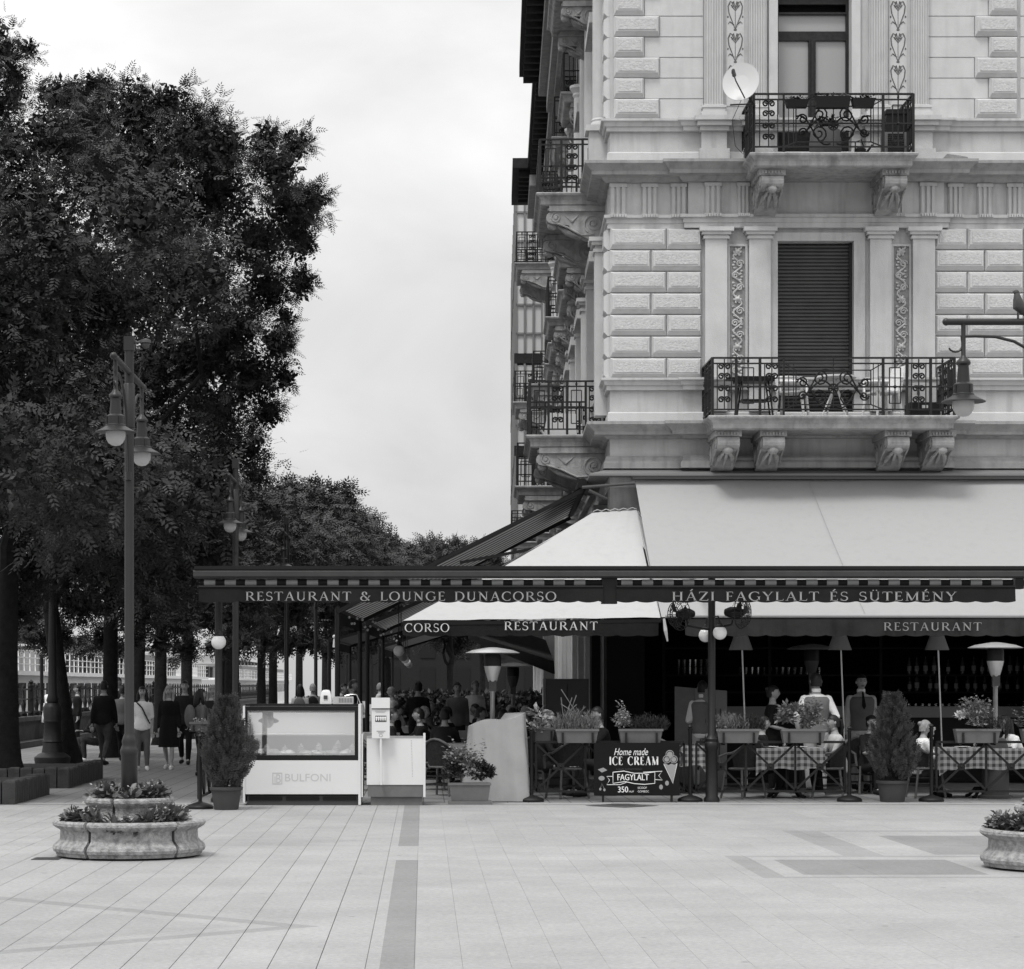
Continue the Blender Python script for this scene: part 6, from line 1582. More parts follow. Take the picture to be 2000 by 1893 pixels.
# bar with shelves, bottles, glasses
t = thing('bar_counter', 'long bar counter with pale edge behind the waiters', 'bar', (7.5, 39.9, 0))
o = MB(); o.bx(4.95, 12.5, 39.7, 40.3, .02, 1.11); o.build('counter', M['dark2'], t)
o = MB(); o.bx(4.9, 12.55, 39.6, 40.35, 1.112, 1.30); o.build('counter_edge', M['grey'], t)
t = thing('bar_shelf', 'dark back bar shelving against the rear of the bar', 'shelf', (8, 41.6, 0))
o = MB()
for z in (1.20, 1.55, 1.86, 2.35): o.bx(4.3, 12.8, 41.4, 41.8, z - .03, z)
for x in (4.3, 6.2, 8.2, 10.2, 12.78): o.bx(x, x + .05, 41.42, 41.78, .02, 2.9)
pieces(o, 'shelf_board', M['dark2'], t)
def bottle_mesh():
    o = MB(); o.lathe([(.036, 0), (.038, .01), (.038, .19), (.03, .22), (.013, .25), (.013, .3), (.016, .305), (.0, .31)], 12); return o
b0 = thing('bottle', 'dark bottle with a pale label on the back bar shelf', 'bottle', (0, 0, 0), 0, 'bottles on the back bar')
bottle_mesh().build('glass', M['bottle'], b0, smooth=True, world=False)
o = MB(); o.lathe([(.0386, .06), (.0386, .15)], 12); o.build('label', M['label'], b0, world=False)
first = True; bl = []
for z, d in ((1.86, 41.5), (1.55, 41.5)):
    x = 8.5
    while x < 12.3:
        x += rnd.uniform(.11, .26); bl.append((x, d, z, rnd.uniform(.85, 1.15)))
for i, (x, d, z, s) in enumerate(bl):
    if i == 0: b0.location = (x, d, z)
    else: copy_tree(b0, (x, d, z), rnd.uniform(0, 6), scale=s)
g0_ = thing('drinking_glass', 'stemless drinking glass in the rows on the bar shelves', 'glass', (0, 0, 0), 0, 'glasses on the bar shelves')
o = MB(); o.lathe([(.0, .004), (.028, .0), (.036, .13), (.033, .13), (.026, .008), (.0, .006)], 10); o.build('tumbler', M['tumbler'], g0_, world=False)
gl = [(4.6 + .1 * k, 41.5, z) for k in range(7) for z in (1.86, 2.0)] + [(5.7 + .11 * k, 41.5, 1.86) for k in range(14)] + [(8.4 + .12 * k, 41.55, 1.20) for k in range(22)]
for i, p in enumerate(gl):
    if i == 0: g0_.location = p
    else: copy_tree(g0_, p)
t = thing('menu_easel', 'grey folding board with a sketch behind the left waiter', 'board', (wx(1335, 36.5), 36.5, 0))
o = MB(); X = wx(1318, 36.5); o.prism([(X, 36.5, .05), (X + .33, 36.6, .05), (X + .33, 36.6, 1.62), (X, 36.5, 1.65)], (0, .03, 0)); o.build('left_leaf', M['boxp'], t)
o = MB(); o.prism([(X + .335, 36.6, .05), (X + .8, 36.3, .05), (X + .8, 36.3, 1.58), (X + .335, 36.6, 1.62)], (0, .03, 0)); o.build('right_leaf', M['grey'], t)
o = MB()
for k in range(5): o.bar((X + .4 + .07 * k, 36.52 - .045 * k, .5), (X + .42 + .07 * k, 36.51 - .045 * k, 1.3), .012)
o.build('sketch', M['print_dark'], t)
t = thing('service_cabinet', 'plain grey service cabinet standing by the side pillar under the canopy', 'cabinet', (wx(1115, 37.5), 37.5, 0))
o = MB(); X0, X1 = wx(1066, 37.5), wx(1150, 37.5); o.bx(X0, X1, 37.5, 38.3, 0, wz(1326, 37.5)); o.build('carcass', M['print_dark'], t)
o = MB(); o.bx(X0 + .02, X0 + .34, 37.48, 37.5, .05, wz(1335, 37.5)); o.bx(X0 + .36, X1 - .02, 37.48, 37.5, .05, wz(1335, 37.5)); pieces(o, 'door', M['print_dark'], t)

# manhole and drain
t = thing('manhole_cover', 'square iron manhole cover in front of the ice cream sign', 'manhole cover', (wx(1215, 31.9), 31.9, 0))
o = MB(); cx_, cy_ = wx(1215, 31.9), 31.9
o.add([(cx_ - .52, cy_, .004), (cx_, cy_ - .52, .004), (cx_ + .52, cy_, .004), (cx_, cy_ + .52, .004)], [(0, 1, 2, 3)]); o.build('frame', M['manhole'], t)
o = MB(); o.lathe([(.33, .005), (.32, .012), (.0, .012)], 28, (cx_, cy_, 0)); o.build('lid', M['manhole'], t)
o = MB()
for k in range(7): o.box((cx_, cy_ - .24 + .08 * k, .015), (.44 - abs(k - 3) * .06, .03, .006))
pieces(o, 'rib', M['greyp'], t)
o = MB(); x = wx(92, 22.2); o.bx(x - .13, x + .13, 22.05, 22.32, .0, .006)
for k in range(5): o.bx(x - .11, x + .11, 22.08 + k * .045, 22.1 + k * .045, .0062, .010)
tag(o.build('drain_plate', M['manhole'], loc=(x, 22.2, 0)), 'small dark drain plate at the foot of the left stone planter', 'drain cover')

# balcony clutter
def bt(name, label, cat, loc, group=None): return thing(name, label, cat, loc, 0, group)
t = bt('satellite_dish', 'white satellite dish on the left corner of the upper balcony', 'satellite dish', P(1452, 175, 37.4))
c = P(1448, 162, 37.25); rot = (Vector((-.35, -1, .22))).to_track_quat('Z', 'Y').to_matrix()
def dz(p): return c + rot @ Vector(p)
o = MB(); n = 36; vs = [dz((0, 0, 0))]
for r in (.12, .22, .30): vs += [dz((r * math.cos(2 * PI * k / n), r * 1.08 * math.sin(2 * PI * k / n), r * r * .55)) for k in range(n)]
vs2 = [v - rot @ Vector((0, 0, .012)) for v in vs]; m_ = len(vs)
fs = [(0, 1 + k, 1 + (k + 1) % n) for k in range(n)] + [(1 + i * n + k, 1 + i * n + (k + 1) % n, 1 + (i + 1) * n + (k + 1) % n, 1 + (i + 1) * n + k) for i in range(2) for k in range(n)]
o.add(vs + vs2, fs + [tuple(q + m_ for q in f)[::-1] for f in fs] + [(1 + 2 * n + k, 1 + 2 * n + (k + 1) % n, m_ + 1 + 2 * n + (k + 1) % n, m_ + 1 + 2 * n + k) for k in range(n)])
o.build('reflector', M['dish'], t, smooth=True)
o = MB(); lnb = dz((-.06, .0, .36)); o.tube([dz((.08, -.3, .06)), dz((-.02, -.12, .32)), lnb], .012, 6); o.build('feed_arm', M['greyp'], t)
o = MB(); o.tube([lnb, lnb + rot @ Vector((.01, .02, .06)), lnb - rot @ Vector((0, 0, .08))], [.03, .028, .035], 10); o.build('receiver', M['boxp'], t)
o = MB(); o.tube([dz((0, 0, -.02)), dz((.05, -.1, -.12)), P(1474, 208, 37.5)], .02, 6); o.tube([P(1426, 205, 37.6), P(1474, 203, 37.5), P(1474, 260, 37.5)], .015, 6); o.tube([dz((.05, -.1, -.1)), P(1430, 235, 37.6), P(1436, 285, 37.7), P(1450, 300, 37.7)], .006, 4); o.build('bracket', M['iron'], t)
def hung_box(px0, px1, py0, py1, d, label):
    t = bt('flower_trough', label, 'flower box', P((px0 + px1) / 2, py1, d), 'dark flower troughs on the upper balcony rail')
    a, b = P(px0, py1, d), P(px1, py0, d); o = MB(); trough(o, a.x, b.x, d - .1, d + .08, a.z, b.z, .025); o.build('box', M['black'], t)
    foliage(t, 'plant', [(a.x + (b.x - a.x) * u, d, b.z, .06) for u in (.1, .3, .5, .7, .9)], 16, .06, 'herb_dark', LEAF)
hung_box(1534, 1578, 197, 211, 37.38, 'left flower trough hung on the upper balcony rail')
hung_box(1590, 1660, 190, 212, 37.38, 'longest flower trough in the middle of the upper balcony rail')
hung_box(1663, 1708, 194, 211, 37.38, 'right flower trough hung on the upper balcony rail')
t = bt('barrel_planter', 'big ribbed barrel planter on the upper balcony', 'planter', P(1612, 298, 38.2)); q = P(1612, 298, 38.2)
o = MB(); o.lathe([(.2, 0), (.26, .1), (.27, .3), (.24, .52), (.22, .52), (.2, .46), (0, .46)], 20, (q.x, 38.2, B2)); o.build('barrel', M['cl_mid'], t, smooth=True)
foliage(t, 'plant', [(q.x + dx, 38.2, B2 + .62, .14) for dx in (-.1, .1)], 50, .1, 'herb_dark', LEAF)
t = bt('watering_can', 'dark watering can beside the barrel on the upper balcony', 'watering can', (wx(1680, 37.9), 37.9, B2)); X = wx(1680, 37.9)
o = MB(); o.lathe([(.09, 0), (.1, .02), (.095, .14), (.05, .17), (0, .17)], 14, (X, 37.9, B2)); o.tube([(X + .08, 37.9, B2 + .05), (X + .2, 37.9, B2 + .22)], [.025, .014], 8); o.build('body', M['black'], t, smooth=True)
o = MB(); o.tube([(X - .08, 37.9, B2 + .14), (X - .08, 37.9, B2 + .26), (X + .02, 37.9, B2 + .3), (X + .06, 37.9, B2 + .17)], .012, 6); o.build('handle', M['black'], t)
t = bt('air_conditioner', 'outdoor air conditioner unit at the right end of the upper balcony', 'air conditioner', (wx(1748, 38.1), 38.1, B2)); X = wx(1748, 38.1)
o = MB(); o.bx(X - .2, X + .2, 37.95, 38.3, B2 + .01, B2 + .44); o.build('housing', M['boxp'], t)
o = MB()
for k in range(11): o.bx(X - .15, X + .12, 37.935, 37.95, B2 + .05 + k * .034, B2 + .07 + k * .034)
o.build('grille', M['black'], t)
t = bt('crate', 'dark crate standing on the air conditioner unit', 'crate', (X, 38.1, B2 + .44)); o = MB(); o.bx(X - .17, X + .17, 37.96, 38.28, B2 + .445, B2 + .82); o.build('body', M['black'], t)
o = MB(); o.bx(X - .18, X + .18, 37.94, 38.29, B2 + .74, B2 + .78); o.build('rim', M['dark2'], t)
# lower balcony furniture
def plastic_chair(loc, rz, label):
    t = thing('plastic_chair', label, 'chair', loc, rz, 'white plastic balcony chairs'); w_ = lambda o, n: o.build(n, M['cl_white'], t, smooth=True, world=False)
    o = MB(); o.box((0, 0, .42), (.46, .44, .03)); w_(o, 'seat')
    for a, b in ((-.2, -.19), (.2, -.19), (-.2, .19), (.2, .19)): o = MB(); o.tube([(a * 1.2, b * 1.25, 0), (a, b, .42)], [.02, .03], 8); w_(o, 'leg')
    o = MB(); o.add([(-.22, .2, .42), (.22, .2, .42), (.2, .31, .86), (-.2, .31, .86), (-.22, .23, .42), (.22, .23, .42), (.2, .34, .86), (-.2, .34, .86)], [(0, 1, 2, 3), (7, 6, 5, 4), (0, 4, 5, 1), (1, 5, 6, 2), (2, 6, 7, 3), (3, 7, 4, 0)]); w_(o, 'backrest')
    for s_ in (-1, 1): o = MB(); o.tube([(s_ * .23, -.2, .42), (s_ * .25, -.2, .64), (s_ * .25, 0, .65), (s_ * .22, .26, .66)], .022, 8); w_(o, 'armrest')
plastic_chair((wx(1548, 37.9), 37.95, B1), R(70), 'white plastic chair left of the table on the lower balcony')
plastic_chair((wx(1724, 37.9), 37.95, B1), R(-70), 'white plastic chair right of the table on the lower balcony')
t = thing('balcony_table', 'small white table with splayed crossing legs on the lower balcony', 'table', (wx(1632, 38.1), 38.1, B1)); X = wx(1632, 38.1)
o = MB(); o.lathe([(.34, .68), (.34, .71), (0, .712)], 24, (X, 38.1, B1)); o.build('tabletop', M['white2'], t)
for a in range(4): o = MB(); o.tube([(X + .3 * math.cos(a * PI / 2 + .5), 38.1 + .2 * math.sin(a * PI / 2 + .5), B1), (X - .05 * math.cos(a * PI / 2 + .5), 38.1, B1 + .68)], .016, 6); o.build('leg', M['white2'], t)
t = thing('barbecue_grill', 'dark folding table like grill on the left of the lower balcony', 'grill', (wx(1480, 38.0), 38.0, B1)); X = wx(1472, 38.0)
o = MB(); o.bx(X - .32, X + .32, 37.8, 38.2, B1 + .60, B1 + .68); o.bx(X - .45, X - .3, 37.85, 38.15, B1 + .64, B1 + .67); o.build('tray', M['black'], t)
for a, b in ((-1, -1), (1, -1), (-1, 1), (1, 1)): o = MB(); o.tube([(X + a * .3, 38 + b * .16, B1), (X + a * .22, 38 + b * .14, B1 + .6)], .015, 6); o.build('leg', M['black'], t)
o = MB(); o.bx(X - .22, X + .22, 37.86, 38.14, B1 + .28, B1 + .31); o.build('shelf', M['black'], t)
t = thing('storage_chest', 'pale storage chest at the right end of the lower balcony', 'chest', (wx(1803, 38.2), 38.2, B1 + .27)); X = wx(1800, 38.2)
o = MB(); o.bx(X - .2, X + .2, 38.0, 38.4, B1 + .275, B1 + .6); o.build('body', M['cl_lite'], t)
for s_ in (-1, 1): o = MB(); o.bx(X + s_ * .1 - .02, X + s_ * .1 + .02, 37.98, 38.0, B1 + .4, B1 + .47); o.build('latch', M['greyp'], t)
t = thing('storage_box', 'dark storage box under the pale chest on the lower balcony', 'box', (X, 38.2, B1)); o = MB(); o.bx(X - .24, X + .24, 37.95, 38.42, B1 + .005, B1 + .27); o.build('body', M['black'], t); o = MB(); o.bx(X - .05, X + .05, 37.935, 37.95, B1 + .17, B1 + .22); o.build('clasp', M['steel'], t)
t = thing('white_chair_cover', 'white seat back showing through the side balcony railing', 'chair', S(2.4, .75, B1)); p = S(2.4, .75)
o = MB(); o.prism([(p[0] - .32, p[1], B1 + .08), (p[0] + .28, p[1], B1 + .08), (p[0] + .26, p[1], B1 + .46), (p[0] - .24, p[1], B1 + .48)], (0, .05, 0)); o.build('backrest', M['white2'], t)
o = MB(); o.tube([(p[0] - .4, p[1] - .1, B1 + .2), (p[0] - .3, p[1] - .12, B1 + .06), (p[0], p[1] - .12, B1 + .03), (p[0] + .3, p[1] - .12, B1 + .06)], .025, 6); o.build('frame', M['white2'], t)
t = thing('awning_hanger', 'thin steel rod and bracket at the top of the corner canopy', 'bracket', P(1190, 948, 38.3))
o = MB(); o.tube([P(1137, 952, 38.4), P(1240, 944, 38.3)], .025, 8); o.build('rod', M['greyp'], t)
o = MB(); o.tube([P(1150, 958, 38.5), P(1185, 975, 38.5)], .03, 6); o.build('stay', M['greyp'], t)
# ------------------------------------------------------------------ tables and chairs
def rattan_chair():
    t = thing('rattan_chair', '', 'chair', (0, 0, 0), 0, 'rattan bistro chairs'); w_ = lambda o, n, m='rattan': o.build(n, M[m], t, smooth=True, world=False)
    o = MB(); o.lathe([(.21, .42), (.225, .435), (.21, .45), (0, .455)], 20); w_(o, 'seat', 'rattan_l')
    for a, b in ((-.19, -.17), (.19, -.17), (-.19, .17), (.19, .17)): o = MB(); o.tube([(a * 1.25, b * 1.35, 0), (a, b, .43)], .018, 7); w_(o, 'leg', 'rattan_l')
    lp = [(-.27, -.2, .44), (-.29, -.19, .62), (-.29, -.05, .66)] + [(-.29 * math.cos(R(a)), .26 * math.sin(R(a)), .66 + .2 * math.sin(R(a)) ** 2) for a in range(15, 166, 15)] + [(.29, -.05, .66), (.29, -.19, .62), (.27, -.2, .44)]
    o = MB(); o.tube(lp, .02, 7); w_(o, 'arm_loop', 'rattan_l')
    o = MB(); n = 16; vs = []
    for k in range(n + 1):
        a = R(8 + 164 * k / n)
        for q in range(5):
            u = q / 4; z = .46 + (.2 + .19 * math.sin(a) ** 2) * u; r = .215 + .06 * u; vs.append((-r * math.cos(a), r * .95 * math.sin(a), z))
    o.add(vs, [(k * 5 + q, (k + 1) * 5 + q, (k + 1) * 5 + q + 1, k * 5 + q + 1) for k in range(n) for q in range(4)]); w_(o, 'backrest')
    o = MB()
    for z in (.18, .3): o.tube([(-.21, -.19, z), (.21, -.19, z), (.21, .19, z), (-.21, .19, z), (-.21, -.19, z)], .010, 5)
    w_(o, 'stretcher'); return t
CH0 = rattan_chair(); used = []
def chair(px, d, rz, label, group=None):
    loc = (wx(px, d), d, 0)
    if not used: CH0.location = loc; CH0.rotation_euler = (0, 0, R(rz)); CH0['label'] = label; c = CH0; used.append(1)
    else: c = copy_tree(CH0, loc, R(rz), label)
    return c
def dine_table(px, d, w_, label, clabel, cloth='gingham', drop=.3, items=True):
    x = wx(px, d); t = thing('dining_table', label, 'table', (x, d, 0), 0, 'restaurant tables')
    o = MB(); o.bx(x - w_ / 2, x + w_ / 2, d - .38, d + .38, .71, .735); o.build('tabletop', M['dark2'], t)
    o = MB(); o.lathe([(.05, .1), (.035, .3), (.04, .5), (.03, .71)], 12, (x, d, 0)); o.build('column', M['iron'], t, smooth=True)
    for k in range(4): a = PI / 4 + k * PI / 2; o = MB(); o.tube([(x, d, .14), (x + .18 * math.cos(a), d + .18 * math.sin(a), .13), (x + .27 * math.cos(a), d + .27 * math.sin(a), .04), (x + .33 * math.cos(a), d + .33 * math.sin(a), .012)], [.03, .028, .024, .03], 7); o.build('leg', M['iron'], t, smooth=True)
    h = w_ / 2 + .012; hy = .392; n = 12; o = MB(); ring = []
    for i in range(4 * n):
        s_, u = divmod(i, n); u /= n
        ring.append(((-h + 2 * h * u, -hy), (h, -hy + 2 * hy * u), (h - 2 * h * u, hy), (-h, hy - 2 * hy * u))[s_])
    vs = [(a, b, .742) for a, b in ring] + [(a * (1 + .02 + .015 * math.sin(i * 1.7)), b * (1 + .02 + .02 * math.sin(i * 1.7)), .735 - drop * (1 + .05 * math.sin(i * 1.1)) - (.10 if i % n == 0 else 0)) for i, (a, b) in enumerate(ring)]
    o.add(vs, [(i, (i + 1) % (4 * n), 4 * n + (i + 1) % (4 * n), 4 * n + i) for i in range(4 * n)] + [tuple(range(4 * n))])
    o.v = [(x + a, d + b, c_) for a, b, c_ in o.v]
    c = o.build('tablecloth', M[cloth], None, (x, d, .742)); tag(c, clabel, 'tablecloth', 'tablecloths')
    return t
PLATE0 = None
def plate(px, d, z, label):
    x = wx(px, d); o = MB(); o.lathe([(.05, 0), (.06, .004), (.115, .016), (.12, .02), (.06, .01), (0, .009)], 20, (x, d, z)); ob = o.build('plate', M['plate'], None, (x, d, z), smooth=True); tag(ob, label, 'plate', 'plates on the tables')
def tumbler(px, d, z, label):
    x = wx(px, d); t = thing('water_glass', label, 'glass', (x, d, z), 0, 'glasses on the tables'); o = MB(); o.lathe([(.0, .004), (.03, .0), (.038, .13), (.035, .13), (.027, .01), (.0, .008)], 12, (x, d, z)); o.build('tumbler', M['tumbler'], t)
ZT = .744
dine_table(1536, 34.2, .98, 'bistro table under the checked cloth in the middle', 'checked gingham cloth on the table behind the middle barrier panel')
dine_table(1925, 34.2, 1.5, 'bistro table under the checked cloth at the right', 'checked gingham cloth on the table at the right edge')
dine_table(1318, 35.6, .8, 'bistro table behind the ice cream sign', 'checked gingham cloth on the table half hidden by the ice cream sign')
dine_table(1722, 36.0, .8, 'bistro table hidden behind the larger conifer', 'checked gingham cloth behind the larger conifer')
plate(1505, 34.05, ZT, 'white plate at the left end of the middle checked table'); plate(1562, 34.05, ZT, 'white plate at the right end of the middle checked table'); plate(1880, 34.05, ZT, 'white plate on the right checked table near the girl'); plate(1965, 34.1, ZT, 'white plate on the right checked table below the heater')
tumbler(1532, 34.2, ZT, 'glass between the plates of the middle checked table'); tumbler(1905, 34.1, ZT, 'glass on the right checked table near the rose'); tumbler(1950, 34.2, ZT, 'glass on the right checked table below the patio heater')
for a in ((1108, 34.0, 205, 'rattan armchair with a white cushion behind the first barrier panel'), (1452, 34.0, 215, 'rattan armchair left of the middle checked table'), (1622, 34.1, -110, 'rattan armchair under the ponytailed woman'), (1808, 34.2, 95, 'rattan armchair under the girl in the white blouse'), (1290, 34.9, 160, 'rattan armchair hidden behind the sign board'), (1690, 35.4, 20, 'rattan armchair behind the third barrier post'), (865, 34.8, 150, 'dark rattan armchair right of the white counter'), (712, 36.5, 120, 'dark rattan armchair just right of the display freezer'), (1030, 36.0, 190, 'rattan armchair behind the draped cover')): chair(*a)
o = MB(); x = wx(1108, 34.0); o.lathe([(.2, .455), (.21, .475), (.2, .49), (0, .495)], 18, (x, 34.0, 0)); tag(o.build('seat_cushion', M['cushion'], None, (x, 34.0, .455), smooth=True), 'white seat cushion on the first rattan armchair', 'cushion')
DT = [(790, 38.4, .9), (905, 36.6, 1.0), (850, 41.5, .8), (960, 40, .8), (740, 45, .8), (1005, 44, .8), (905, 47, .8), (800, 52, .8)]
TL = ['table with a pale cloth right behind the white counter', 'long pale table between the counter and the grey cover', 'table of diners under the CORSO valance', 'table behind the patio heater pole', 'table at the left edge of the side terrace', 'table close to the service cabinet', 'table deep in the side terrace', 'farthest table beside the pendants']
for (px, d, w_), lb in zip(DT, TL): dine_table(px, d, w_, lb, lb.replace('table', 'pale cloth on the table', 1) if not lb.startswith('long') else 'pale cloth on the long table by the counter', 'cl_lite', .16)
k = 0
for (px, d, w_), lb in zip(DT, TL):
    for s_ in (-1, 1):
        chair(px + s_ * 62 * 38 / d, d + .1, 90 * s_ * -1, 'dark armchair %s of the %s' % ('left' if s_ < 0 else 'right', lb))

# ------------------------------------------------------------------ people
def voxel(mb, vox, it=4):
    me = bpy.data.meshes.new('form'); me.from_pydata(mb.v, [], mb.f); ob = bpy.data.objects.new('form', me); COL.objects.link(ob)
    md = ob.modifiers.new('remesh', 'REMESH'); md.mode = 'VOXEL'; md.voxel_size = vox; md.use_smooth_shade = True
    sm = ob.modifiers.new('smooth', 'SMOOTH'); sm.factor = .5; sm.iterations = it
    return ob
def loft(mb, rings, n=20):
    vs = []
    for c, rx, ry in rings: vs += [(c[0] + rx * math.cos(2 * PI * k / n), c[1] + ry * math.sin(2 * PI * k / n), c[2]) for k in range(n)]
    m_ = len(rings)
    mb.add(vs, [(i * n + j, i * n + (j + 1) % n, (i + 1) * n + (j + 1) % n, (i + 1) * n + j) for i in range(m_ - 1) for j in range(n)] + [tuple(range(n))[::-1], tuple(range((m_ - 1) * n, m_ * n))])
def skeleton(h, pose, arms, lean=0., turn=0.):
    s = h / 1.75; J = {}
    pz = .50 if pose == 'sit' else .93
    f = lambda x, y, z: (x * s, y * s, z * s)
    ly = lambda k: -lean * k
    J['pel'] = f(0, 0, pz); J['wai'] = f(0, ly(.2), pz + .18); J['che'] = f(0, ly(.55), pz + .38); J['nb'] = f(0, ly(.8) + .01, pz + .53)
    J['hd'] = f(0, ly(1.0) - .015, pz + .705); J['nk'] = f(0, ly(.9), pz + .60)
    for n, a in (('l', 1), ('r', -1)):
        J['sh' + n] = f(a * .168, ly(.68), pz + .442); J['la' + n] = f(a * .085, ly(.6), pz + .36); J['hip' + n] = f(a * .088, 0, pz - .06)
        if pose == 'sit':
            J['kn' + n] = f(a * .12, -.42, .50); J['an' + n] = f(a * .11, -.36, .09); J['to' + n] = f(a * .12, -.52, .04)
        elif pose == 'walk':
            k = a
            J['kn' + n] = f(a * .09, -.13 if k > 0 else .02, .5); J['an' + n] = f(a * .08, -.16 if k > 0 else .24, .09 if k > 0 else .15); J['to' + n] = f(a * .09, -.32 if k > 0 else .13, .05 if k > 0 else .05)
        else:
            J['kn' + n] = f(a * .095, -.015, .5); J['an' + n] = f(a * .095, .02, .09); J['to' + n] = f(a * .11, -.14, .04)
        am = arms if isinstance(arms, str) else arms[0 if n == 'l' else 1]
        b = Vector(J['sh' + n]) / s
        if am == 'down': e, w_ = b + Vector((a * .045, .03, -.29)), b + Vector((a * .05, -.03, -.54))
        elif am == 'swing': e, w_ = b + Vector((a * .04, .1 * a, -.28)), b + Vector((a * .04, -.02 + .16 * a, -.52))
        elif am == 'bent': e, w_ = b + Vector((a * .07, .04, -.27)), b + Vector((a * .0, -.22, -.33))
        elif am == 'fwd': e, w_ = b + Vector((a * .07, -.12, -.25)), b + Vector((-a * .02, -.36, -.24))
        elif am == 'hip': e, w_ = b + Vector((a * .12, .06, -.25)), b + Vector((a * .06, -.1, -.44))
        elif am == 'face': e, w_ = b + Vector((a * .08, -.20, -.18)), b + Vector((-a * .04, -.22, .10))
        elif am == 'back': e, w_ = b + Vector((a * .10, .08, -.27)), b + Vector((-a * .06, .17, -.42))
        J['el' + n] = tuple(e * s); J['wr' + n] = tuple(w_ * s)
        d = (w_ - e).normalized(); J['ha' + n] = tuple((w_ + d * .08) * s)
    return J, s
BLD = []
def person(label, px, d, face, h=1.72, pose='stand', arms='down', lean=0., top=('cl_dark', 'long'), legs=('trousers', 'cl_dark'), hair=('short', 'hair'), shoes='cl_dark', vest=None, female=False, group=None, z=0., extra=None, coat=False, x=None):
    t = thing('person', label, 'person', (wx(px, d) if x is None else x, d, z), R(face), group)
    J, s = skeleton(h, pose, arms, lean)
    vox = .019 if d < 38 else (.03 if d < 52 else .042)
    V_ = lambda n: Vector(J[n])
    pz = J['pel'][2]; W = (.172, .118, .148, .155, .118) if female else (.160, .138, .165, .178, .135)
    def spine(u):                                   # point of the spine at height u above the pelvis
        k = max(0., min(1., u / .53)); return (0, -lean * (.8 * k) * s, pz + u * s)
    def torso(mb, inf, lo=-.10, hi=.56):
        R_ = [(-.10, W[0] * .93, .115), (-.03, W[0], .125), (.06, W[0] * .95, .118), (.17, W[1], .102), (.30, W[2], .118), (.38, W[3] * .97, .118), (.44, W[3], .105), (.485, W[4], .085), (.52, .078, .066), (.56, .052, .054)]
        loft(mb, [(spine(u), (rx + inf) * s, (ry + inf) * s) for u, rx, ry in R_ if lo - .001 <= u <= hi + .001])
    def arm(mb, n, inf, upto=3):
        a, b_, c_, h_ = V_('sh' + n), V_('el' + n), V_('wr' + n), V_('ha' + n)
        pts = [a, a.lerp(b_, .5), b_, b_.lerp(c_, .35), c_, h_]; rr = [.054, .047, .039, .040, .027, .030]
        k = {1: 3, 2: 5, 3: 6}[upto]
        mb.tube(pts[:k], [(r * (.9 if female else 1) + inf) * s for r in rr[:k]], 12); mb.sph(a, (.056 * (.9 if female else 1) + inf) * s, 12, 8)
    def leg(mb, n, inf, upto=3):
        a, b_, c_, t_ = V_('hip' + n), V_('kn' + n), V_('an' + n), V_('to' + n)
        pts = [a, a.lerp(b_, .5), b_, b_.lerp(c_, .3), c_, t_]; rr = [.088, .074, .054, .056, .037, .034]; k = {1: 3, 2: 5, 3: 6}[upto]
        mb.tube(pts[:k], [(r + inf) * s for r in rr[:k]], 14); mb.sph(b_, (.055 + inf) * s, 12, 8)
    q = MB(); torso(q, 0)
    for n in 'lr': arm(q, n, 0); leg(q, n, 0)
    hd = V_('hd'); q.tube([Vector(spine(.50)), V_('nk'), hd + Vector((0, .012, -.05)) * s], [.062 * s, .054 * s, .052 * s], 12)
    parts = [('body', M['skin'], voxel(q, vox))]
    q = MB(); torso(q, .017, -.10 if legs[0] != 'dress' else -.03, .52)
    for n in 'lr': arm(q, n, .013, 2 if top[1] == 'long' else 1)
    parts.append(('coat' if coat else 'top', M[top[0]], voxel(q, vox)))
    if vest:
        q = MB(); torso(q, .036, -.06, .485); parts.append(('waistcoat', M[vest], voxel(q, vox)))
    if legs[0] in ('trousers', 'shorts'):
        q = MB(); torso(q, .010 if not coat else .008, -.10, .06)
        for n in 'lr': leg(q, n, .014, 2 if legs[0] == 'trousers' else 1)
        parts.append((legs[0], M[legs[1]], voxel(q, vox)))
    loose = []
    if legs[0] == 'dress':
        o = MB(); pz = J['pel'][2]; n = 24; vs = []
        for zz_, r1, r2 in ((pz + .20 * s, .15, .125), (pz, .19, .155), (pz - .2 * s, .21, .18), (pz - .46 * s, .225, .2)):
            vs += [(r1 * s * math.cos(2 * PI * k_ / n) * (1 + .03 * math.sin(k_ * 1.9)), r2 * s * math.sin(2 * PI * k_ / n), zz_) for k_ in range(n)]
        o.add(vs, [(j * n + i, j * n + (i + 1) % n, (j + 1) * n + (i + 1) % n, (j + 1) * n + i) for j in range(3) for i in range(n)]); loose.append(('dress', M[legs[1]], o))
    if coat:
        o = MB(); pz = J['pel'][2]; n = 24; vs = []
        for zz_, r1, r2 in ((pz + .25 * s, .175, .15), (pz, .2, .17), (pz - .3 * s, .25, .21)): vs += [(r1 * s * math.cos(2 * PI * k_ / n) * (1 + .04 * math.sin(k_ * 1.7)), r2 * s * math.sin(2 * PI * k_ / n), zz_) for k_ in range(n)]
        o.add(vs, [(j * n + i, j * n + (i + 1) % n, (j + 1) * n + (i + 1) % n, (j + 1) * n + i) for j in range(2) for i in range(n)]); loose.append(('coat_skirt', M[top[0]], o))
    o = MB()
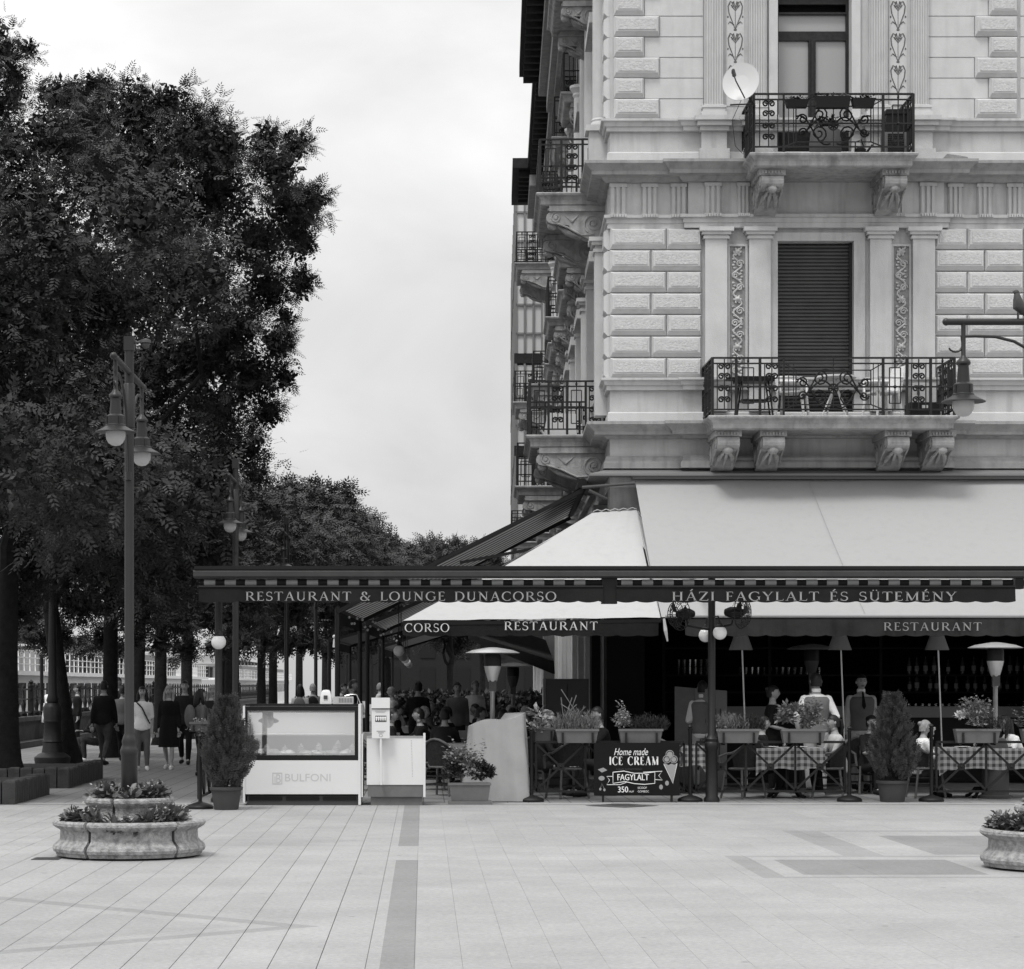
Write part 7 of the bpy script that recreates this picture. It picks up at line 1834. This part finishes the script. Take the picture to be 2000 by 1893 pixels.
    for n in 'lr':
        a, b = Vector(J['an' + n]), Vector(J['to' + n]); dd = (b - a); dd.z = 0; dd = dd.normalized() if dd.length > .01 else Vector((0, -1, 0)); zb = min(b.z, a.z - .05 * s); zb = max(.0, zb - .035 * s)
        c = Vector((a.x, a.y, zb)); o.tube([c - dd * .06 * s + Vector((0, 0, .045 * s)), c + Vector((0, 0, .05 * s)), c + dd * .1 * s + Vector((0, 0, .042 * s)), c + dd * .2 * s + Vector((0, 0, .03 * s))], [.036 * s, .048 * s, .045 * s, .028 * s], 8)
    loose.append(('shoes', M[shoes], o))
    # head with face
    H = Vector(J['hd']); o = MB()
    vs = []; nu, nv = 20, 14
    for i in range(nv + 1):
        ti = -PI / 2 + PI * i / nv
        for j in range(nu):
            a = 2 * PI * j / nu; x, y, zz_ = math.cos(ti) * math.cos(a), math.cos(ti) * math.sin(a), math.sin(ti)
            jaw = 1 - .28 * max(0, -zz_) ** 1.3; front = max(0, -y)
            X, Y, Z = x * .075 * jaw, y * .095 * (jaw if y > 0 else 1 - .10 * max(0, -zz_)), zz_ * .115
            if front > .8 and -.28 < zz_ < .12 and abs(x) < .3: Y -= .020 * (1 - (zz_ + .2) / .4 if zz_ > -.2 else .7)
            if front > .75 and .05 < zz_ < .3 and .2 < abs(x) < .6: Y += .007
            vs.append(H + Vector((X, Y, Z)) * s)
    o.add(vs, [(i * nu + j, i * nu + (j + 1) % nu, (i + 1) * nu + (j + 1) % nu, (i + 1) * nu + j) for i in range(nv) for j in range(nu)])
    for a in (-1, 1): o.sph(H + Vector((a * .077, .012, -.005)) * s, (.012 * s, .02 * s, .03 * s), 8, 6)
    o.tube([Vector(J['nk']) - Vector((0, 0, .03 * s)), H + Vector((0, .012, -.07)) * s], [.052 * s, .05 * s], 12)
    # hands: palm and five bent fingers
    for n, a in (('l', 1), ('r', -1)):
        wr, ha = Vector(J['wr' + n]), Vector(J['ha' + n]); dd = (ha - wr).normalized(); side = dd.cross(Vector((0, 0, 1)) if abs(dd.z) < .8 else Vector((0, 1, 0))).normalized(); nn = dd.cross(side)
        base = ha + dd * .015 * s
        for k_ in range(4):
            q = base + side * (k_ - 1.5) * .019 * s; l = (.07, .08, .076, .06)[k_] * s
            o.tube([q - dd * .03 * s, q + dd * l * .4, q + dd * l * .75 + nn * .012 * s, q + dd * l * .95 + nn * .03 * s], [.0095 * s, .0095 * s, .0085 * s, .006 * s], 6)
        q = wr + dd * .035 * s + side * .03 * s; o.tube([q - side * .01 * s, q + side * .022 * s + dd * .025 * s, q + side * .025 * s + dd * .055 * s], [.012 * s, .011 * s, .007 * s], 6)
    face_mb = o
    f = MB()
    for a in (-1, 1): f.sph(H + Vector((a * .03, -.087, .012)) * s, (.012 * s, .006 * s, .006 * s), 8, 5); f.tube([H + Vector((a * .015, -.093, .032)) * s, H + Vector((a * .045, -.083, .034)) * s], .004 * s, 4)
    f.tube([H + Vector((-.022, -.083, -.058)) * s, H + Vector((0, -.089, -.06)) * s, H + Vector((.022, -.083, -.058)) * s], .005 * s, 5); loose.append(('face_features', M['hair'], f))
    hs, hm = hair; g = MB()
    def cap(zc, thick=1.1, back=0.):
        vs = []; nu2, nv2 = 20, 8
        for i in range(nv2 + 1):
            ti = R(-8) + (PI / 2 - R(-8)) * i / nv2
            for j in range(nu2):
                a = 2 * PI * j / nu2; y = math.sin(a); low = 0 if y > -.2 else (.055 if hs != 'bald' else .2)
                zz_ = max(math.sin(ti) * .122, low - .0 + zc) if y < 0.3 else math.sin(ti) * .122 - (.06 if i == 0 else 0)
                vs.append(H + Vector((math.cos(ti) * math.cos(a) * .080 * thick, math.cos(ti) * y * .102 * thick + .006 + back, zz_ + .004)) * s)
        g.add(vs, [(i * nu2 + j, i * nu2 + (j + 1) % nu2, (i + 1) * nu2 + (j + 1) % nu2, (i + 1) * nu2 + j) for i in range(nv2) for j in range(nu2)])
    if hs == 'bald':
        for a in (-1, 1): g.sph(H + Vector((a * .06, .03, .0)) * s, (.03 * s, .06 * s, .05 * s), 8, 6)
        g.sph(H + Vector((0, .06, -.01)) * s, (.07 * s, .05 * s, .06 * s), 10, 6)
    elif hs == 'cap':
        cap(0, 1.08); g.prism([H + Vector((-.06, -.07, .06)) * s, H + Vector((-.05, -.17, .045)) * s, H + Vector((.05, -.17, .045)) * s, H + Vector((.06, -.07, .06)) * s], (0, 0, .012))
    else:
        cap(0, 1.06)
        if hs == 'long':
            for a in (-1, 1): g.tube([H + Vector((a * .06, .0, .05)) * s, H + Vector((a * .085, .01, -.04)) * s, H + Vector((a * .09, -.005, -.15)) * s, H + Vector((a * .085, -.03, -.26)) * s], [.02 * s, .03 * s, .035 * s, .012 * s], 8)
            g.tube([H + Vector((0, .06, .04)) * s, H + Vector((0, .085, -.08)) * s, H + Vector((0, .09, -.2)) * s, H + Vector((0, .09, -.28)) * s], [.07 * s, .075 * s, .08 * s, .03 * s], 10)
        if hs == 'pony': g.tube([H + Vector((0, .09, .05)) * s, H + Vector((0, .14, .03)) * s, H + Vector((0, .16, -.08)) * s, H + Vector((0, .14, -.2)) * s], [.022 * s, .035 * s, .035 * s, .008 * s], 8)
        if hs == 'bun': g.sph(H + Vector((0, .10, .06)) * s, .04 * s, 10, 7)
    loose.append(('hat' if hs == 'cap' else 'hair', M[hm], g))
    if extra:
        for nm, mm, fn in extra: q = MB(); fn(q, J, s); loose.append((nm, M[mm], q))
    BLD.append((t, parts, face_mb, loose))
    return t
def strap(q, J, s): q.tube([Vector(J['shr']) + Vector((.03, -.09, .07)), Vector(J['che']) + Vector((0, -.15, 0)), Vector(J['hipl']) + Vector((.07, -.11, .1))], .014, 5); q.tube([Vector(J['shr']) + Vector((.03, -.09, .07)), Vector(J['shr']) + Vector((.05, .02, .085)), Vector(J['che']) + Vector((.02, .16, 0))], .014, 5)
def bag(q, J, s): q.box(Vector(J['hipl']) + Vector((.2, 0, -.1)), (.10, .26, .3))
def backpack(q, J, s): q.sph(Vector(J['che']) + Vector((0, .2, -.1)), (.15, .1, .22), 12, 8); q.tube([Vector(J['shl']) + Vector((-.05, .06, .06)), Vector(J['shl']) + Vector((-.05, -.1, -.02)), Vector(J['wai']) + Vector((.1, -.11, 0))], .018, 5); q.tube([Vector(J['shr']) + Vector((.05, .06, .06)), Vector(J['shr']) + Vector((.05, -.1, -.02)), Vector(J['wai']) + Vector((-.1, -.11, 0))], .018, 5)
def tie(q, J, s): c = Vector(J['nb']); q.prism([c + Vector((-.012, -.10, .03)), c + Vector((-.03, -.185, -.2)), c + Vector((0, -.185, -.25)), c + Vector((.03, -.185, -.2)), c + Vector((.012, -.10, .03))], (0, -.012, 0))
def collar(q, J, s): q.lathe([(.066, .0), (.07, .03), (.064, .055)], 14, Vector(J['nb']) + Vector((0, 0, .02)))
WV = dict(top=('cl_white', 'long'), vest='cl_vest', legs=('trousers', 'cl_lite'), group='restaurant staff')
person('waiter seen from behind in white sleeves and grey waistcoat, half hidden by the awning post', 1372, 36.6, 178, 1.74, arms='bent', extra=[('collar', 'cl_white', collar)], **WV)
person('waitress in a black top with tied back hair facing right between two flower boxes', 1509, 35.3, 80, 1.66, arms='bent', top=('cl_black', 'short'), legs=('trousers', 'cl_black'), hair=('bun', 'hair'), female=True, group='restaurant staff')
person('waiter with white shirt and grey waistcoat seen from behind in the middle of the terrace', 1594, 34.9, 178, 1.85, arms='hip', extra=[('collar', 'cl_white', collar)], hair=('short', 'hair'), **WV)
person('waiter facing the square in grey waistcoat and dark tie', 1682, 36.7, 4, 1.84, arms='down', extra=[('tie', 'cl_black', tie), ('collar', 'cl_white', collar)], top=('cl_lite', 'long'), vest='cl_mid', legs=('trousers', 'cl_lite'), group='restaurant staff')
SD = 'guests at the front tables'
person('ponytailed woman in a patterned white top seated facing left at the middle table', 1640, 34.25, -80, 1.62, 'sit', 'fwd', .10, ('cl_lite', 'short'), ('trousers', 'cl_black'), ('pony', 'hair'), 'cl_lite', female=True, group=SD)
person('girl in a white blouse seated facing right with a hand to her face', 1793, 34.25, 100, 1.52, 'sit', ('face', 'fwd'), .12, ('cl_white', 'long'), ('trousers', 'cl_jean'), ('bun', 'hair_l'), 'cl_black', female=True, group=SD)
person('seated guest in a white long sleeved top cut by the right edge', 1996, 34.3, -75, 1.62, 'sit', 'fwd', .3, ('cl_white', 'long'), ('trousers', 'cl_dark'), ('long', 'hair'), 'cl_white', female=True, group=SD)
person('balding man whose head shows above the broad leaved flower box', 1064, 34.9, 75, 1.70, 'sit', 'fwd', .05, ('cl_dark', 'long'), ('trousers', 'cl_dark'), ('short', 'hair_g'), group=SD)
person('guest in dark clothes bending forward behind the two flower boxes by the sign', 1180, 34.6, -70, 1.78, 'sit', 'face', .10, ('cl_black', 'long'), ('trousers', 'cl_dark'), ('short', 'hair'), group=SD)
person('guest in black with pale sneakers under the middle checked table', 1478, 34.35, 85, 1.60, 'sit', 'fwd', .1, ('cl_black', 'long'), ('trousers', 'cl_black'), ('short', 'hair'), 'cl_white', group=SD)
person('guest with dark curly head seated in front of the tie wearing waiter', 1694, 35.3, 30, 1.6, 'sit', 'fwd', .1, ('cl_dark', 'short'), ('trousers', 'cl_dark'), ('bun', 'hair'), female=True, group=SD)
PG = 'people on the promenade'
person('person in a long pale coat and cap seen from behind leaning at the quay wall', 97, 64.5, 160, 1.72, arms='fwd', lean=.15, top=('cl_white', 'long'), legs=('trousers', 'cl_dark'), hair=('cap', 'cl_white'), coat=True, group=PG)
person('dark clothed person half hidden behind the leaning tree trunk', 151, 63.5, -70, 1.66, 'stand', 'down', top=('cl_black', 'long'), legs=('trousers', 'cl_black'), shoes='cl_white', group=PG)
person('man in a black sweater and jeans walking away left of the lamp post', 203, 47.9, 168, 1.76, 'walk', 'swing', top=('cl_black', 'long'), legs=('trousers', 'cl_jean'), group=PG)
person('tall man in a dark shirt whose head rises left of the lamp post', 231, 57.5, -15, 1.86, 'stand', 'down', top=('cl_dark', 'short'), legs=('trousers', 'cl_dark'), group=PG)
person('man in a grey shirt walking away just behind the lamp post', 240, 50.3, 175, 1.66, 'walk', 'bent', top=('cl_mid', 'long'), legs=('trousers', 'cl_black'), group=PG)
person('woman in a white T-shirt with a dark cross strap walking towards the square', 278, 45.0, 4, 1.64, 'stand', 'down', top=('cl_white', 'short'), legs=('trousers', 'cl_mid'), hair=('long', 'hair'), shoes='cl_white', female=True, group=PG, extra=[('shoulder_strap', 'cl_black', strap)])
person('fair haired woman in a short black dress walking towards the square', 330, 45.4, -4, 1.66, 'walk', 'down', top=('cl_black', 'long'), legs=('dress', 'cl_black'), hair=('long', 'hair_l'), shoes='cl_white', female=True, group=PG)
person('woman in a dark grey top and black trousers walking beside the one in the dress', 361, 48.2, 2, 1.76, 'walk', ('bent', 'down'), top=('cl_dark', 'long'), legs=('trousers', 'cl_black'), hair=('short', 'hair'), female=True, group=PG)
person('dark haired woman with a backpack turned to the right beside the small conifer', 392, 42.0, 110, 1.60, 'stand', 'bent', top=('cl_mid', 'long'), legs=('trousers', 'cl_black'), hair=('long', 'hair'), female=True, group=PG, extra=[('backpack', 'cl_mid', backpack)])
person('fair haired woman whose face shows right of the backpack woman', 414, 45.5, -30, 1.66, 'stand', 'down', top=('cl_dark', 'short'), legs=('trousers', 'cl_dark'), hair=('long', 'hair_l'), female=True, group=PG)
person('person in white sneakers seated with legs stretched out beside the black sweater man', 192, 50.0, -60, 1.7, 'sit', 'fwd', .1, ('cl_dark', 'long'), ('trousers', 'cl_jean'), ('short', 'hair'), 'cl_white', group=PG)
person('backpacker with a patterned rucksack seen from behind above the freezer', 586, 57, 178, 1.68, 'stand', 'down', top=('cl_lite', 'short'), legs=('trousers', 'cl_dark'), hair=('long', 'hair'), female=True, group=PG, extra=[('backpack', 'cl_mid', backpack)])
person('backpacker with a dark rucksack seen from behind right of the patterned one', 611, 57.5, 182, 1.70, 'stand', 'down', top=('cl_mid', 'short'), legs=('trousers', 'cl_dark'), hair=('short', 'hair_g'), group=PG, extra=[('backpack', 'cl_black', backpack)])
TG = 'guests and waiters on the side terrace'
for a in (('standing person in black bending beside the terrace left of the awning post', 655, 58, 60, 1.7, 'walk', 'bent', .25, 'cl_black', 'hair'), ('dark haired man standing tall above the cone box on the freezer', 681, 50, 80, 1.78, 'stand', 'bent', .1, 'cl_dark', 'hair'), ('person in a white shirt leaning over a table left of the menu stand', 708, 55, -60, 1.72, 'stand', 'fwd', .3, 'cl_white', 'hair'), ('grey haired standing guest near the receding globe lamps', 742, 66, 90, 1.72, 'stand', 'down', .0, 'cl_lite', 'hair_g'), ('fair haired guest in a pale top behind the menu stand', 773, 52, -90, 1.62, 'stand', 'bent', .1, 'cl_lite', 'hair_l'), ('large man in black standing below the hanging globes', 815, 46, 170, 1.74, 'stand', 'bent', .1, 'cl_black', 'hair'), ('standing guest in grey shirt left of the patio heater', 893, 47, 5, 1.72, 'stand', 'down', .0, 'cl_mid', 'hair'), ('waiter with white collar in the depth of the side terrace', 925, 50, 20, 1.76, 'stand', 'bent', .1, 'cl_white', 'hair_g')):
    person(a[0], a[1], a[2], a[3], a[4], a[5], a[6], a[7], (a[8], 'long'), ('trousers', 'cl_dark'), ('short', a[9]), group=TG)
for a in (('guest seated at the left of the table behind the white counter', 752, 38.5, 90, 'cl_dark', 'hair'), ('guest seated at the right of the table behind the white counter', 832, 38.6, -90, 'cl_black', 'hair'), ('seated guest with a grey head under the CORSO lettering', 815, 41.8, 95, 'cl_dark', 'hair_g'), ('seated guest facing left under the CORSO lettering', 886, 41.7, -95, 'cl_black', 'hair'), ('guest in grey seated right of the heater pole', 1000, 39.2, 175, 'cl_mid', 'hair'), ('guest seated left of the heater pole', 925, 40.2, 90, 'cl_dark', 'hair'), ('guest seated by the service cabinet', 1040, 42.5, -85, 'cl_dark', 'hair_l'), ('guest in black seated under the second hanging globe', 765, 45.2, 95, 'cl_black', 'hair'), ('guest with pale top seated deep behind the menu stand', 785, 52.2, -90, 'cl_lite', 'hair'), ('grey topped guest seated deep under the striped awning', 830, 52.4, 85, 'cl_mid', 'hair_g'), ('guest seated with back to the square behind the long pale table', 868, 37.9, 176, 'cl_dark', 'hair'), ('guest seated right of the deep table under the dark awning', 940, 47.2, -90, 'cl_black', 'hair'), ('guest seated left of the deep table under the dark awning', 872, 47.3, 90, 'cl_mid', 'hair'), ('fair haired guest seated beside the small distant heater', 985, 44.3, 80, 'cl_dark', 'hair_l'), ('guest seated with back to the square left of the grey cover', 985, 37.2, 185, 'cl_black', 'hair')):
    person(a[0], a[1], a[2], a[3], 1.7, 'sit', 'fwd', .12, (a[4], 'long'), ('trousers', 'cl_dark'), ('short', a[5]), group=TG)

# turn the skeletons into meshes, join head and hands to the body
bpy.context.view_layer.update()
dg = bpy.context.evaluated_depsgraph_get()
for t, parts, face_mb, loose in BLD:
    for name, m, ob in parts:
        me = bpy.data.meshes.new_from_object(ob.evaluated_get(dg))
        if name == 'body':
            n0 = len(me.vertices); vs = [tuple(v.co) for v in me.vertices]; fs = [tuple(p.vertices) for p in me.polygons]
            vs += face_mb.v; fs += [tuple(i + n0 for i in f) for f in face_mb.f]
            bpy.data.meshes.remove(me); me = bpy.data.meshes.new('body'); me.from_pydata(vs, [], fs)
        me.name = name; me.materials.clear(); me.materials.append(m); me.polygons.foreach_set('use_smooth', [True] * len(me.polygons)); me.update()
        link(name, me, t)
    for name, m, mb in loose:
        if name == 'shoes': pieces(mb, 'shoe', m, t, smooth=True, world=False, ang=60)
        else: mb.build(name, m, t, smooth=True, world=False, ang=60)
for t, parts, face_mb, loose in BLD:
    for _, _, ob in parts:
        me = ob.data; bpy.data.objects.remove(ob); bpy.data.meshes.remove(me)
for o in bpy.data.objects:
    if '_o' in o: del o['_o']
